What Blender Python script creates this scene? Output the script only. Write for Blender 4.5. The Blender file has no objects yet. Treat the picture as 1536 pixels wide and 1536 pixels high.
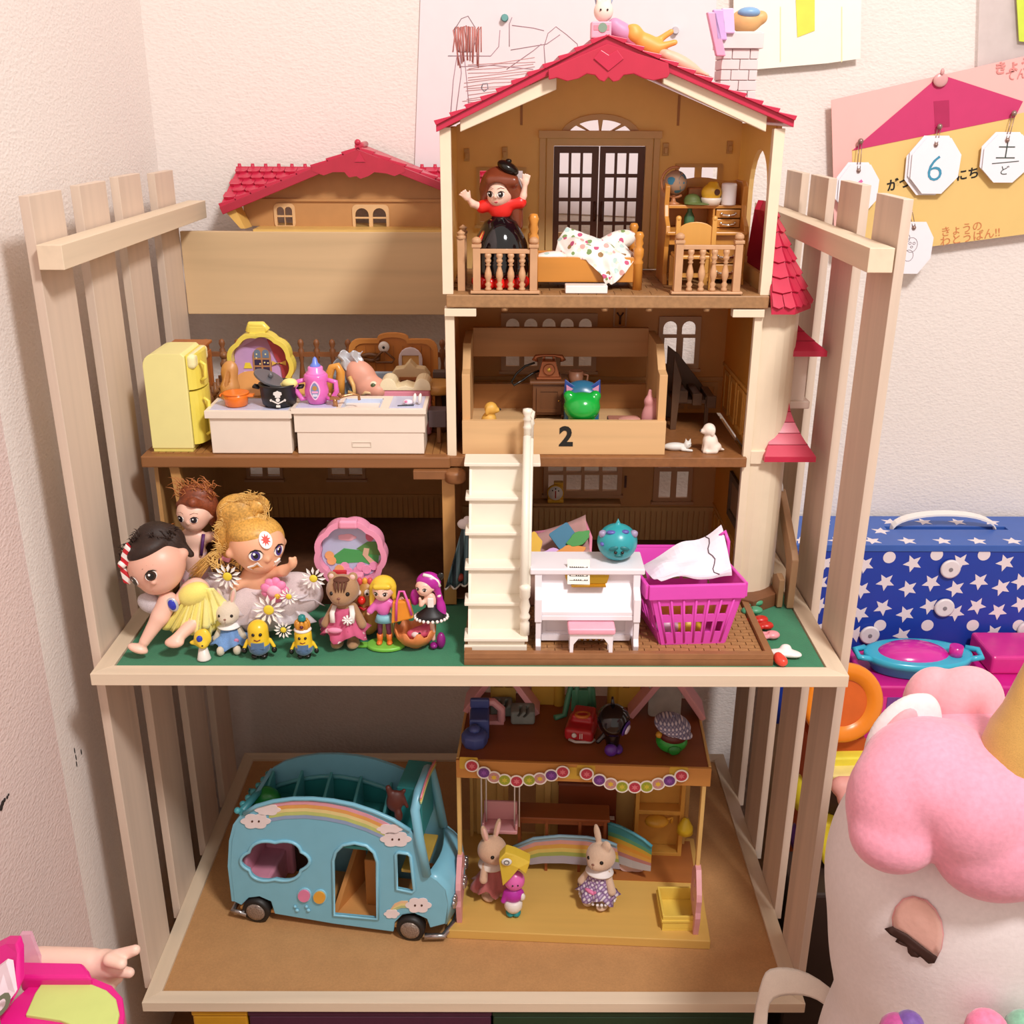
import bpy,math,random
import numpy as np
from mathutils import Vector,Matrix,Euler,noise
from mathutils.geometry import tessellate_polygon
random.seed(7)
SC=bpy.context.scene
COL=SC.collection
S=.01
V=Vector
# ---------------------------------------------------------------- camera
CAM=V((3.61,-86.02,49.04));YAW,PITCH,ROLL,FPX=-.0025,.3657,.0038,1592.7
_F=V((-math.sin(YAW)*math.cos(PITCH),math.cos(YAW)*math.cos(PITCH),-math.sin(PITCH)))
_R=V((math.cos(YAW),math.sin(YAW),0));_U=_R.cross(_F)
_R,_U=_R*math.cos(ROLL)+_U*math.sin(ROLL),-_R*math.sin(ROLL)+_U*math.cos(ROLL)
cd=bpy.data.cameras.new('camera');cam=bpy.data.objects.new('camera',cd);COL.objects.link(cam)
cd.sensor_width=36;cd.lens=FPX/1536*36;cd.clip_start=.01
mw=Matrix((_R,_U,-_F)).transposed().to_4x4();mw.translation=CAM*S;cam.matrix_world=mw
SC.camera=cam
# ---------------------------------------------------------------- light
w=bpy.data.worlds.new('world');SC.world=w;w.use_nodes=True
bg=w.node_tree.nodes['Background'];bg.inputs[0].default_value=(1,.88,.77,1);bg.inputs[1].default_value=.60
def lamp(name,loc,target,size,power,col):
 l=bpy.data.lights.new(name,'AREA');l.shape='DISK';l.size=size*S;l.energy=power;l.color=col
 o=bpy.data.objects.new(name,l);COL.objects.link(o);o.location=V(loc)*S
 o.rotation_euler=(V(target)-V(loc)).to_track_quat('-Z','Y').to_euler();return o
lamp('ceiling_lamp',(60,-90,148),(0,20,5),26,22.5,(1,.97,.95))
vs=SC.view_settings;vs.view_transform='Standard';vs.look='None';vs.gamma=1;vs.use_curve_mapping=False;vs.exposure=.25
SC.cycles.max_bounces=10
# ---------------------------------------------------------------- pixel -> point on a known plane of the room
def ray(px,py):return _F+_R*((px-768)/FPX)-_U*((py-768)/FPX)
def A(px,py,y):
 d=ray(px,py);return CAM+d*((y-CAM.y)/d.y)
def Zp(px,py,z):
 d=ray(px,py);return CAM+d*((z-CAM.z)/d.z)
# ---------------------------------------------------------------- materials (all procedural)
def lin(h):
 h=h.lstrip('#');r=[int(h[i:i+2],16)/255 for i in(0,2,4)]
 return tuple(c/12.92 if c<=.04045 else((c+.055)/1.055)**2.4 for c in r)+(1,)
_mc={}
def M(hexc,rough=.45,kind='plain',**k):
 key=(hexc,rough,kind,tuple(sorted(k.items())))
 if key in _mc:return _mc[key]
 m=bpy.data.materials.new(kind+'_'+hexc.strip('#'));m.use_nodes=True
 nt=m.node_tree;N=nt.nodes;L=nt.links;p=N['Principled BSDF']
 c=lin(hexc);p.inputs['Roughness'].default_value=rough
 def tex(t,**kw):
  n=N.new('ShaderNodeTex'+t)
  for a,b in kw.items():
   if a in n.inputs:n.inputs[a].default_value=b
  return n
 tc=N.new('ShaderNodeTexCoord');co=tc.outputs['Object']
 def mapped(sc,rot=(0,0,0)):
  mp=N.new('ShaderNodeMapping');mp.inputs['Scale'].default_value=sc;mp.inputs['Rotation'].default_value=rot
  L.new(co,mp.inputs[0]);return mp.outputs[0]
 def ramp(fac,stops):
  r=N.new('ShaderNodeValToRGB');e=r.color_ramp.elements
  while len(e)<len(stops):e.new(.5)
  for i,(pos,cc)in enumerate(stops):e[i].position=pos;e[i].color=cc
  L.new(fac,r.inputs[0]);return r.outputs[0]
 def bump(h,st,dist=.001):
  b=N.new('ShaderNodeBump');b.inputs['Strength'].default_value=st;b.inputs['Distance'].default_value=dist
  L.new(h,b.inputs['Height']);L.new(b.outputs[0],p.inputs['Normal'])
 def mul(c,f):return(min(1,c[0]*f),min(1,c[1]*f),min(1,c[2]*f),1)
 if kind=='plain':
  n=tex('Noise',Scale=k.get('scale',60),Detail=3);L.new(co,n.inputs['Vector'])
  v=k.get('var',.05)
  L.new(ramp(n.outputs[0],[(.3,mul(c,1-v)),(.7,mul(c,1+v))]),p.inputs['Base Color'])
  if k.get('coat'):p.inputs['Coat Weight'].default_value=k['coat']
  if k.get('bump'):bump(n.outputs[0],k['bump'])
  p.inputs['Metallic'].default_value=k.get('metal',0)
  if k.get('sss'):p.inputs['Subsurface Weight'].default_value=k['sss'];p.inputs['Subsurface Scale'].default_value=.004
  if k.get('trans'):
   p.inputs['Transmission Weight'].default_value=k['trans'];p.inputs['IOR'].default_value=1.35
  if k.get('alpha'):p.inputs['Alpha'].default_value=k['alpha']
 elif kind=='wood':
  sc={'x':(2.5,60,60),'y':(60,2.5,60),'z':(60,60,2.5)}[k.get('ax','z')]
  g=k.get('g',1);sc=tuple(a*g for a in sc)
  n1=tex('Noise',Scale=1,Detail=6,Distortion=.6);L.new(mapped(sc),n1.inputs['Vector'])
  n2=tex('Noise',Scale=.35,Detail=2,Distortion=1.5);L.new(mapped(sc),n2.inputs['Vector'])
  mx=N.new('ShaderNodeMix');mx.inputs[0].default_value=.5;L.new(n1.outputs[0],mx.inputs[2]);L.new(n2.outputs[0],mx.inputs[3])
  v=k.get('var',.16)
  L.new(ramp(mx.outputs[0],[(.32,mul(c,1-v*1.5)),(.5,c),(.68,mul(c,1+v))]),p.inputs['Base Color'])
  bump(n1.outputs[0],.12,.0006)
 elif kind=='paper':
  n1=tex('Noise',Scale=1,Detail=3,Roughness=.6,Distortion=.8);L.new(mapped((150,150,260)),n1.inputs['Vector'])
  v1=tex('Voronoi',Scale=1);L.new(mapped((210,210,330)),v1.inputs['Vector'])
  mx=N.new('ShaderNodeMix');mx.inputs[0].default_value=.35;L.new(n1.outputs[0],mx.inputs[2]);L.new(v1.outputs[0],mx.inputs[3])
  L.new(ramp(mx.outputs[0],[(.25,mul(c,.95)),(.6,c)]),p.inputs['Base Color']);bump(mx.outputs[0],k.get('st',.55),.0018)
 elif kind in('felt','mdf','fur','flock','cloth'):
  sc={'felt':900,'mdf':500,'fur':260,'flock':900,'cloth':1100}[kind]
  n1=tex('Noise',Scale=sc,Detail=3);L.new(co,n1.inputs['Vector'])
  n2=tex('Noise',Scale=sc/12,Detail=3);L.new(co,n2.inputs['Vector'])
  mx=N.new('ShaderNodeMix');mx.inputs[0].default_value=.4;L.new(n1.outputs[0],mx.inputs[2]);L.new(n2.outputs[0],mx.inputs[3])
  v=k.get('var',.12)
  L.new(ramp(mx.outputs[0],[(.35,mul(c,1-v)),(.65,mul(c,1+v))]),p.inputs['Base Color'])
  bump(n1.outputs[0],.3,.0008);p.inputs['Sheen Weight'].default_value=.0 if kind=='mdf' else .35
 elif kind=='floral':
  base=c;cols=k['cols'];last=None
  vo=tex('Voronoi',Scale=k.get('scale',90),Randomness=1);L.new(co,vo.inputs['Vector'])
  sep=N.new('ShaderNodeSeparateColor');L.new(vo.outputs['Color'],sep.inputs[0])
  st=[(0,lin(cols[0]))]+[((i+1)/len(cols),lin(cc))for i,cc in enumerate(cols[1:])]
  rp=N.new('ShaderNodeValToRGB');rp.color_ramp.interpolation='CONSTANT'
  e=rp.color_ramp.elements
  while len(e)<len(st):e.new(.5)
  for i,(a,b)in enumerate(st):e[i].position=a;e[i].color=b
  L.new(sep.outputs[0],rp.inputs[0])
  lt=N.new('ShaderNodeMath');lt.operation='LESS_THAN';lt.inputs[1].default_value=k.get('dot',.33);L.new(vo.outputs['Distance'],lt.inputs[0])
  mx=N.new('ShaderNodeMix');mx.data_type='RGBA';L.new(lt.outputs[0],mx.inputs[0]);mx.inputs[6].default_value=base;L.new(rp.outputs[0],mx.inputs[7])
  L.new(mx.outputs[2],p.inputs['Base Color'])
  if k.get('alpha'):p.inputs['Alpha'].default_value=k['alpha']
 elif kind=='plaid':
  ws=[]
  for ax in('X','Z'):
   wv=N.new('ShaderNodeTexWave');wv.bands_direction=ax;wv.inputs['Scale'].default_value=k.get('scale',70);L.new(co,wv.inputs['Vector']);ws.append(wv.outputs['Fac'])
  ad=N.new('ShaderNodeMath');L.new(ws[0],ad.inputs[0]);L.new(ws[1],ad.inputs[1])
  hf=N.new('ShaderNodeMath');hf.operation='MULTIPLY';hf.inputs[1].default_value=.5;L.new(ad.outputs[0],hf.inputs[0])
  L.new(ramp(hf.outputs[0],[(.1,c),(.45,lin(k['c2'])),(.9,lin(k['c3']))]),p.inputs['Base Color'])
 elif kind=='stripe':
  wv=N.new('ShaderNodeTexWave');wv.bands_direction=k.get('ax','X');wv.inputs['Scale'].default_value=k.get('scale',60);L.new(co,wv.inputs['Vector'])
  wv.inputs['Distortion'].default_value=k.get('dis',0)
  L.new(ramp(wv.outputs['Fac'],[(.42,c),(.52,lin(k['c2']))]),p.inputs['Base Color'])
 if k.get('tl'):
  out=N['Material Output'];t=N.new('ShaderNodeBsdfTranslucent');t.inputs[0].default_value=c;mx=N.new('ShaderNodeMixShader');mx.inputs[0].default_value=k['tl']
  L.new(p.outputs[0],mx.inputs[1]);L.new(t.outputs[0],mx.inputs[2]);L.new(mx.outputs[0],out.inputs[0])
 _mc[key]=m;return m
# ---------------------------------------------------------------- mesh builder
class B:
 def __init__(s,mat=None):s.v=[];s.f=[];s.mi=[];s.sm=[];s.mats=[];s.cur=0;s.T=Matrix.Identity(4);s.use(mat)if mat else None
 def use(s,mat):
  if mat not in s.mats:s.mats.append(mat)
  s.cur=s.mats.index(mat);return s
 def add(s,vs,fs,smooth=False):
  n=len(s.v);T=s.T
  s.v+=[tuple(T@V(v))for v in vs]
  for f in fs:s.f.append([i+n for i in f]);s.mi.append(s.cur);s.sm.append(smooth)
  return s
 def box(s,x0,x1,y0,y1,z0,z1):
  vs=[(x,y,z)for x in(x0,x1)for y in(y0,y1)for z in(z0,z1)]
  return s.add(vs,[(0,1,3,2),(4,6,7,5),(0,4,5,1),(2,3,7,6),(0,2,6,4),(1,5,7,3)])
 def cbox(s,c,size,rot=(0,0,0)):
  R=Euler([math.radians(a)for a in rot]).to_matrix();h=[a/2 for a in size]
  vs=[V(c)+R@V((x*h[0],y*h[1],z*h[2]))for x in(-1,1)for y in(-1,1)for z in(-1,1)]
  return s.add(vs,[(0,1,3,2),(4,6,7,5),(0,4,5,1),(2,3,7,6),(0,2,6,4),(1,5,7,3)])
 def tube(s,pts,r,n=8,closed=False,cap=True,flat=1):
  pts=[V(p)for p in pts];m=len(pts);rr=r if isinstance(r,(list,tuple))else[r]*m
  d0=(pts[1]-pts[0]).normalized();up=V((0,0,1))if abs(d0.z)<.9 else V((1,0,0))
  vs=[];u=None
  for i,p in enumerate(pts):
   d=(pts[(i+1)%m]-pts[i-1])if(closed or 0<i<m-1)else(pts[1]-pts[0]if i==0 else pts[-1]-pts[-2])
   d.normalize()
   if u is None:u=d.cross(up).normalized()
   else:u=(u-d*u.dot(d)).normalized()
   w=d.cross(u)
   for k in range(n):
    a=2*math.pi*k/n;vs.append(p+u*math.cos(a)*rr[i]+w*math.sin(a)*rr[i]*flat)
  fs=[]
  for i in range(m if closed else m-1):
   j=(i+1)%m
   for k in range(n):l=(k+1)%n;fs.append((i*n+k,i*n+l,j*n+l,j*n+k))
  s.add(vs,fs,True)
  if cap and not closed:n0=len(s.v)-len(vs);s.f+=[[n0+k for k in range(n)][::-1],[n0+(m-1)*n+k for k in range(n)]];s.mi+=[s.cur]*2;s.sm+=[False]*2
  return s
 def cyl(s,p0,p1,r0,r1=None,n=16):return s.tube([p0,p1],[r0,r0 if r1 is None else r1],n)
 def lathe(s,o,prof,n=20,ax=(0,0,1),sx=1,sy=1,smooth=True):
  ax=V(ax).normalized();q=V((0,0,1)).rotation_difference(ax);o=V(o);vs=[];fs=[];m=len(prof)
  for r,h in prof:
   for k in range(n):a=2*math.pi*k/n;vs.append(o+q@V((r*math.cos(a)*sx,r*math.sin(a)*sy,h)))
  for i in range(m-1):
   for k in range(n):l=(k+1)%n;fs.append((i*n+k,i*n+l,(i+1)*n+l,(i+1)*n+k))
  s.add(vs,fs,smooth);n0=len(s.v)-len(vs)
  for i,rev in((0,True),(m-1,False)):
   if prof[i][0]>1e-4:
    f=[n0+i*n+k for k in range(n)];s.f.append(f[::-1]if rev else f);s.mi.append(s.cur);s.sm.append(False)
  return s
 def sph(s,c,r,n=16,m=10,rot=None):
  r=(r,r,r)if not isinstance(r,(tuple,list))else r;c=V(c);vs=[];fs=[]
  R=Euler([math.radians(a)for a in rot]).to_matrix()if rot else Matrix.Identity(3)
  for i in range(1,m):
   t=math.pi*i/m
   for k in range(n):a=2*math.pi*k/n;vs.append(c+R@V((r[0]*math.sin(t)*math.cos(a),r[1]*math.sin(t)*math.sin(a),r[2]*math.cos(t))))
  vs+=[c+R@V((0,0,r[2])),c-R@V((0,0,r[2]))];T,Bo=len(vs)-2,len(vs)-1
  for i in range(m-2):
   for k in range(n):l=(k+1)%n;fs.append((i*n+k,(i+1)*n+k,(i+1)*n+l,i*n+l))
  for k in range(n):l=(k+1)%n;fs+=[(T,k,l),(Bo,(m-2)*n+l,(m-2)*n+k)]
  return s.add(vs,fs,True)
 def plate(s,polys,o,u,v,t0,t1):
  o,u,v=V(o),V(u),V(v);n=u.cross(v).normalized()
  tris=tessellate_polygon([[V((a,b,0))for a,b in P]for P in polys])
  flat=[p for P in polys for p in P];N=len(flat)
  vs=[o+u*a+v*b+n*t0 for a,b in flat]+[o+u*a+v*b+n*t1 for a,b in flat];fs=[]
  for t in tris:
   a,b,c=[V(flat[i])for i in t];ar=(b.x-a.x)*(c.y-a.y)-(b.y-a.y)*(c.x-a.x)
   if abs(ar)<1e-9:continue
   if ar<0:t=t[::-1]
   fs+=[tuple(i+N for i in t),tuple(t[::-1])]
  k=0
  for P in polys:
   m=len(P);ar=sum(P[i][0]*P[(i+1)%m][1]-P[(i+1)%m][0]*P[i][1]for i in range(m));hole=P is not polys[0]
   for i in range(m):
    a,b=k+i,k+(i+1)%m;q=(a,b,b+N,a+N)
    fs.append(q if(ar>0)!=hole else q[::-1])
   k+=m
  return s.add(vs,fs)
 def grid(s,fn,nu,nv,smooth=True):
  vs=[fn(i/nu,j/nv)for i in range(nu+1)for j in range(nv+1)]
  return s.add(vs,[(i*(nv+1)+j,(i+1)*(nv+1)+j,(i+1)*(nv+1)+j+1,i*(nv+1)+j+1)for i in range(nu)for j in range(nv)],smooth)
def circ(r,n=16,c=(0,0),r2=None,a0=0,a1=360,close=True):
 m=n if a1-a0==360 else n+1
 return[(c[0]+r*math.cos(math.radians(a0+(a1-a0)*i/n)),c[1]+(r2 or r)*math.sin(math.radians(a0+(a1-a0)*i/n)))for i in range(m)]
def rect(x0,x1,y0,y1):return[(x0,y0),(x1,y0),(x1,y1),(x0,y1)]
def rrect(x0,x1,y0,y1,r,n=4):
 o=[]
 for cx,cy,a in((x1-r,y0+r,-90),(x1-r,y1-r,0),(x0+r,y1-r,90),(x0+r,y0+r,180)):
  o+=[(cx+r*math.cos(math.radians(a+90*i/n)),cy+r*math.sin(math.radians(a+90*i/n)))for i in range(n+1)]
 return o
def arch(x0,x1,y0,y1,n=8):
 r=(x1-x0)/2;return[(x0,y0),(x1,y0)]+[(x0+r+r*math.cos(math.radians(a)),y1-r+r*math.sin(math.radians(a)))for a in[180*i/n for i in range(n+1)]]
def cloud(w,h,lobes=7,depth=.16,n=56):
 return[(w*math.cos(t)*(1-depth+depth*abs(math.cos(lobes*t/2))),h*math.sin(t)*(1-depth+depth*abs(math.cos(lobes*t/2))))for t in[2*math.pi*i/n for i in range(n)]]
def star(r,r2,n=5,a0=90,c=(0,0)):
 return[(c[0]+(r if i%2==0 else r2)*math.cos(math.radians(a0+180*i/n)),c[1]+(r if i%2==0 else r2)*math.sin(math.radians(a0+180*i/n)))for i in range(2*n)]
# ---------------------------------------------------------------- things and parts
def tag(o,label=None,cat=None,group=None,kind=None):
 for a,b in(('label',label),('category',cat),('group',group),('kind',kind)):
  if b:o[a]=b
 return o
def thing(name,loc,label,cat,rot=(0,0,0),group=None,world=True):
 """Empty at the base. world=True: children are written in scene centimetres; False: in the thing's own frame."""
 o=bpy.data.objects.new(name,None);o.empty_display_size=.01;COL.objects.link(o)
 o.location=V(loc)*S;o.rotation_euler=[math.radians(a)for a in rot];ORG[o.name]=V(loc)if world else V((0,0,0))
 return tag(o,label,cat,group)
ORG={}
def obj(name,b,parent=None,bev=0,seg=2,sub=0,solid=0,label=None,cat=None,group=None,kind=None,smooth=None):
 vs=[V(v)for v in b.v]
 lo=V([min(v[i]for v in vs)for i in range(3)]);hi=V([max(v[i]for v in vs)for i in range(3)])
 c=(lo+hi)/2
 if parent is None:c.z=lo.z
 me=bpy.data.meshes.new(name);me.from_pydata([(v-c)*S for v in vs],[],b.f)
 for m in b.mats:me.materials.append(m)
 me.polygons.foreach_set('material_index',b.mi);me.polygons.foreach_set('use_smooth',b.sm if smooth is None else[smooth]*len(b.f));me.update()
 o=bpy.data.objects.new(name,me);COL.objects.link(o);ORG[o.name]=c
 if parent:o.parent=parent;o.location=(c-ORG[parent.name])*S
 else:o.location=c*S
 if solid:md=o.modifiers.new('solidify','SOLIDIFY');md.thickness=solid*S;md.offset=0
 if bev:md=o.modifiers.new('bevel','BEVEL');md.width=bev*S;md.segments=seg;md.limit_method='ANGLE';md.angle_limit=math.radians(40);md.harden_normals=False
 if sub:md=o.modifiers.new('subsurf','SUBSURF');md.levels=md.render_levels=sub
 return tag(o,label,cat,group,kind)
def copy_tree(o,parent=None):
 c=o.copy();COL.objects.link(c);c.parent=parent
 ORG[c.name]=ORG[o.name]
 for ch in list(o.children):copy_tree(ch,c)
 return c
# ---------------------------------------------------------------- one continuous skin from rounded forms (surface nets over a smooth union)
def blob(name,prims,mat,parent=None,h=.14,k=.12,**kw):
 def bb(p):
  t=p[0]
  if t=='s':return np.array(p[1])-p[2],np.array(p[1])+p[2]
  if t=='e':r=max(p[2]);return np.array(p[1])-r,np.array(p[1])+r
  if t=='c':r=max(p[3],p[4]);return np.minimum(p[1],p[2])-r,np.maximum(p[1],p[2])+r
  r=np.linalg.norm(p[2])+p[3];return np.array(p[1])-r,np.array(p[1])+r
 pos=[p for p in prims if not p[0].startswith('-')];neg=[(p[0][1:],)+tuple(p[1:])for p in prims if p[0].startswith('-')]
 pos=[tuple([p[0]]+[tuple(x)if isinstance(x,Vector)else x for x in p[1:]])for p in pos]
 neg=[tuple([p[0]]+[tuple(x)if isinstance(x,Vector)else x for x in p[1:]])for p in neg]
 lo=np.min([bb(p)[0]for p in pos],0)-2.5*h;hi=np.max([bb(p)[1]for p in pos],0)+2.5*h
 n=np.ceil((hi-lo)/h).astype(int)+1
 ax=[lo[i]+h*np.arange(n[i])for i in range(3)]
 X=np.stack(np.meshgrid(*ax,indexing='ij'),-1)
 def rm(rot):return np.array(Euler([math.radians(a)for a in rot]).to_matrix())
 def dist(p):
  t=p[0]
  if t=='s':return np.linalg.norm(X-np.array(p[1]),axis=-1)-p[2]
  if t=='e':
   q=X-np.array(p[1])
   if len(p)>3:q=q@rm(p[3])
   r=np.array(p[2]);k0=np.linalg.norm(q/r,axis=-1);k1=np.linalg.norm(q/(r*r),axis=-1)+1e-9;return k0*(k0-1)/k1
  if t=='c':
   a,b=np.array(p[1]),np.array(p[2]);ab=b-a;q=X-a;tt=np.clip((q@ab)/(ab@ab+1e-9),0,1)
   return np.linalg.norm(q-tt[...,None]*ab,axis=-1)-(p[3]+(p[4]-p[3])*tt)
  q=X-np.array(p[1])
  if len(p)>4:q=q@rm(p[4])
  q=np.abs(q)-np.array(p[2]);return np.linalg.norm(np.maximum(q,0),axis=-1)+np.minimum(q.max(-1),0)-p[3]
 acc=0
 for p in pos:acc=acc+np.exp(np.clip(-dist(p)/k,-60,60))
 Fv=-k*np.log(acc+1e-30)
 for p in neg:Fv=np.maximum(Fv,-dist(p))
 ins=Fv<0;sh=tuple(n-1)
 tot=np.zeros(sh+(3,));cnt=np.zeros(sh)
 def sl(o):return tuple(slice(o[i],o[i]+n[i]-1)for i in range(3))
 cs=[(i,j,l)for i in(0,1)for j in(0,1)for l in(0,1)]
 for a in cs:
  for d in range(3):
   if a[d]:continue
   b=list(a);b[d]=1;fa,fb=Fv[sl(a)],Fv[sl(b)];m=(fa<0)!=(fb<0)
   t=np.where(m,fa/(fa-fb+1e-20),0);q=np.zeros(sh+(3,));q[...]=np.array(a);q[...,d]+=t
   tot+=q*m[...,None];cnt+=m
 act=cnt>0;idx=-np.ones(sh,int);idx[act]=np.arange(act.sum())
 cell=np.argwhere(act);vs=lo+h*(cell+tot[act]/cnt[act][:,None]);faces=[]
 for d in range(3):
  e,f=[(1,2),(2,0),(0,1)][d]
  sA=[slice(1,n[i]-1)for i in range(3)];sA[d]=slice(0,n[d]-1);sB=list(sA);sB[d]=slice(1,n[d])
  ia,ib=ins[tuple(sA)],ins[tuple(sB)]
  for flip,m in((False,ia&~ib),(True,~ia&ib)):
   g=np.argwhere(m)
   if not len(g):continue
   off=[1,1,1];off[d]=0;g=g+np.array(off)
   def at(de,df):
    q=g.copy();q[:,e]+=de;q[:,f]+=df;return idx[q[:,0],q[:,1],q[:,2]]
   Q=np.stack([at(-1,-1),at(0,-1),at(0,0),at(-1,0)],1)
   faces.append(Q[:,::-1]if flip else Q)
 fs=np.concatenate(faces)
 b=B(mat);b.v=[tuple(x)for x in vs];b.f=[list(map(int,q))for q in fs];b.mi=[0]*len(fs);b.sm=[True]*len(fs)
 return obj(name,b,parent,**kw)
def text(body,mat,name,parent,o,u,v,size,off=.03,**kw):
 """Flat lettering as a thin mesh, written along u with up = v, at o (scene or thing frame)."""
 c=bpy.data.curves.new(name,'FONT');c.body=body;c.size=size;c.extrude=.012;c.align_x='CENTER';c.align_y='CENTER';c.resolution_u=3
 c.offset=kw.pop('bold',0)
 t=bpy.data.objects.new('tmp',c);COL.objects.link(t);dg=bpy.context.evaluated_depsgraph_get();me=bpy.data.meshes.new_from_object(t.evaluated_get(dg))
 o,u,v=V(o),V(u).normalized(),V(v).normalized();nn=u.cross(v)
 b=B(mat);b.add([o+u*p.co.x+v*p.co.y+nn*(p.co.z+off)for p in me.vertices],[list(f.vertices)for f in me.polygons])
 bpy.data.objects.remove(t);bpy.data.curves.remove(c);bpy.data.meshes.remove(me)
 return obj(name,b,parent,**kw)
X_,Y_,Z_=V((1,0,0)),V((0,1,0)),V((0,0,1))
# ================================================================= colours shared by many builders
PINE=M('#E6D2B8',.55,'wood',ax='x',var=.08);PINEZ=M('#D9C3B0',.6,'wood',ax='z',var=.09);PINEY=M('#E0CBB0',.55,'wood',ax='y',var=.08)
CREAM=M('#EBD9BE',.35,var=.02);WHITE=M('#F1EAE6',.3,var=.015);RED=M('#C22A49',.32,var=.04);YELW=M('#D9AC55',.45,var=.03)
BROWN=M('#8A5A34',.45,var=.12);DKBR=M('#4E2C1C',.5,var=.1);TAN=M('#C08B4C',.42,var=.06);HONEY=M('#C98A3C',.35,'wood',ax='z',var=.1)
BLACK=M('#17130F',.25);PINKP=M('#EFA3B6',.35,var=.02);SKIN=M('#F3C8B4',.4,sss=.1,var=.02);WIN=M('#B98C66',.45,var=.04)
# ================================================================= the room
b=B(M('#ECE1DB',.85,'paper'));b.box(-42,120,52,54,-62,130);obj('wall_back',b,kind='structure')
b=B(M('#ECE2DC',.85,'paper'));b.box(-42.4,-40,2.0,52,-62,130);obj('wall_left',b,kind='structure')
b=B(M('#E3CDC8',.88,'paper',st=.8));b.box(-42.4,-40.02,-140,1.98,-62,130);obj('wall_left',b,kind='structure')
b=B(M('#9A6A42',.5,'wood',ax='x'));b.box(-42.4,120,-140,54,-64,-62);obj('floor',b,kind='structure')
# ================================================================= the wooden rack
rack=thing('wooden_rack',(0,22,-40.7),'pale pine rack with slatted sides holding the dollhouse against the wall','shelf')
rs=random.Random(3)
for s in(-1,1):
 for k in range(4):
  y0=3.3+10.7*k;b=B(PINEZ);x0,x1=sorted((s*35.0,s*35.85))
  b.box(x0,x1,y0,y0+6.7,-40.7,42.2+rs.uniform(-.25,.25))
  jj=rs.uniform(-.12,.12);b.v=[(v[0]+(s*.35*max(0,v[2])/42),v[1]+jj*v[2]/10,v[2])for v in b.v]
  obj('slat',b,rack,bev=.05)
 x0,x1=sorted((s*34.98,s*32.9));b=B(PINEY);b.box(x0,x1,2.4,46,36.3,38.3);obj('crossbar',b,rack,bev=.05)
def tray(ztop,h,r,D):
 W=35.0
 for pts,n in(([(-W,0),(W,0),(W-r,r),(-W+r,r)],'front_rail'),([(-W,D),(W,D),(W-r,D-r),(-W+r,D-r)],'back_rail'),
    ([(-W,0),(-W+r,r),(-W+r,D-r),(-W,D)],'side_rail'),([(W,0),(W-r,r),(W-r,D-r),(W,D)],'side_rail')):
  b=B(PINE if n!='side_rail' else PINEY);c=V((sum(p[0]for p in pts)/4,sum(p[1]for p in pts)/4))
  b.plate([[tuple(c+(V(p)-c)*1.0)for p in pts]],(0,0,ztop),X_,Y_,-h,0);obj(n,b,rack,bev=.04)
tray(0,1.2,1.65,46.3);tray(-39.4,1.2,1.65,46.3)
b=B(M('#C9A07A',.6,var=.05));b.box(-33.35,33.35,1.65,44.65,-1.0,-.35);obj('shelf_panel',b,rack)
b=B(M('#BE8E5C',.7,'mdf',var=.09));b.box(-33.35,33.35,1.65,44.65,-40.3,-39.75);obj('shelf_panel',b,rack)
b=B(M('#D8B98F',.55,'wood',ax='x',var=.14,g=.6));b.box(-35.2,12,42.2,43.0,25.4,35.1);obj('back_board',b,rack,bev=.06)
b=B(M('#1E7A52',.95,'felt',var=.1));b.box(-33.2,33.2,1.75,44.6,-.35,-.1);obj('felt_mat',b,label='green felt sheet lining the middle shelf under the dollhouse',cat='mat')
# ================================================================= the dollhouse
H=thing('dollhouse',(10,16,-.1),'open cream dollhouse with red tiled roof and three storeys on the middle shelf','dollhouse')
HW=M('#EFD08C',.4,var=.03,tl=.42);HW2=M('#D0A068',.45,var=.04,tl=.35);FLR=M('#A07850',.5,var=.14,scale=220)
def wallxz(name,outer,holes,y,t,mat,parent=H,**k):
 b=B(mat);b.plate([outer]+holes,(0,y,0),X_,Z_,-t,0);return obj(name,b,parent,**k)
def pr(x0,x1,y0,y1,y,f=rect):
 a=A(x0,y1,y);c=A(x1,y0,y);return f(a.x,c.x,a.z,c.z)
def frm(poly,g):
 xs=[p[0]for p in poly];zs=[p[1]for p in poly];return rect(min(xs)-g,max(xs)+g,min(zs)-g,max(zs)+g)
def window(holes,y,g=.45,mat=WIN,t=.35,sill=True,outer=None):
 xs=[p[0]for h in holes for p in h];zs=[p[1]for h in holes for p in h]
 o=outer or rect(min(xs)-g,max(xs)+g,min(zs)-g,max(zs)+g)
 b=B(mat);b.plate([o]+holes,(0,y,0),X_,Z_,0,t);fr=obj('window_frame',b,H)
 if sill:b=B(mat);b.box(min(xs)-g-.2,max(xs)+g+.2,y-.7,y,min(zs)-g-.3,min(zs)-g);obj('window_sill',b,fr)
 return rect(min(xs)-g*.5,max(xs)+g*.5,min(zs)-g*.5,max(zs)+g*.5)
YB=31.0
BX0,BX1=-2.0,27.6
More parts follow.
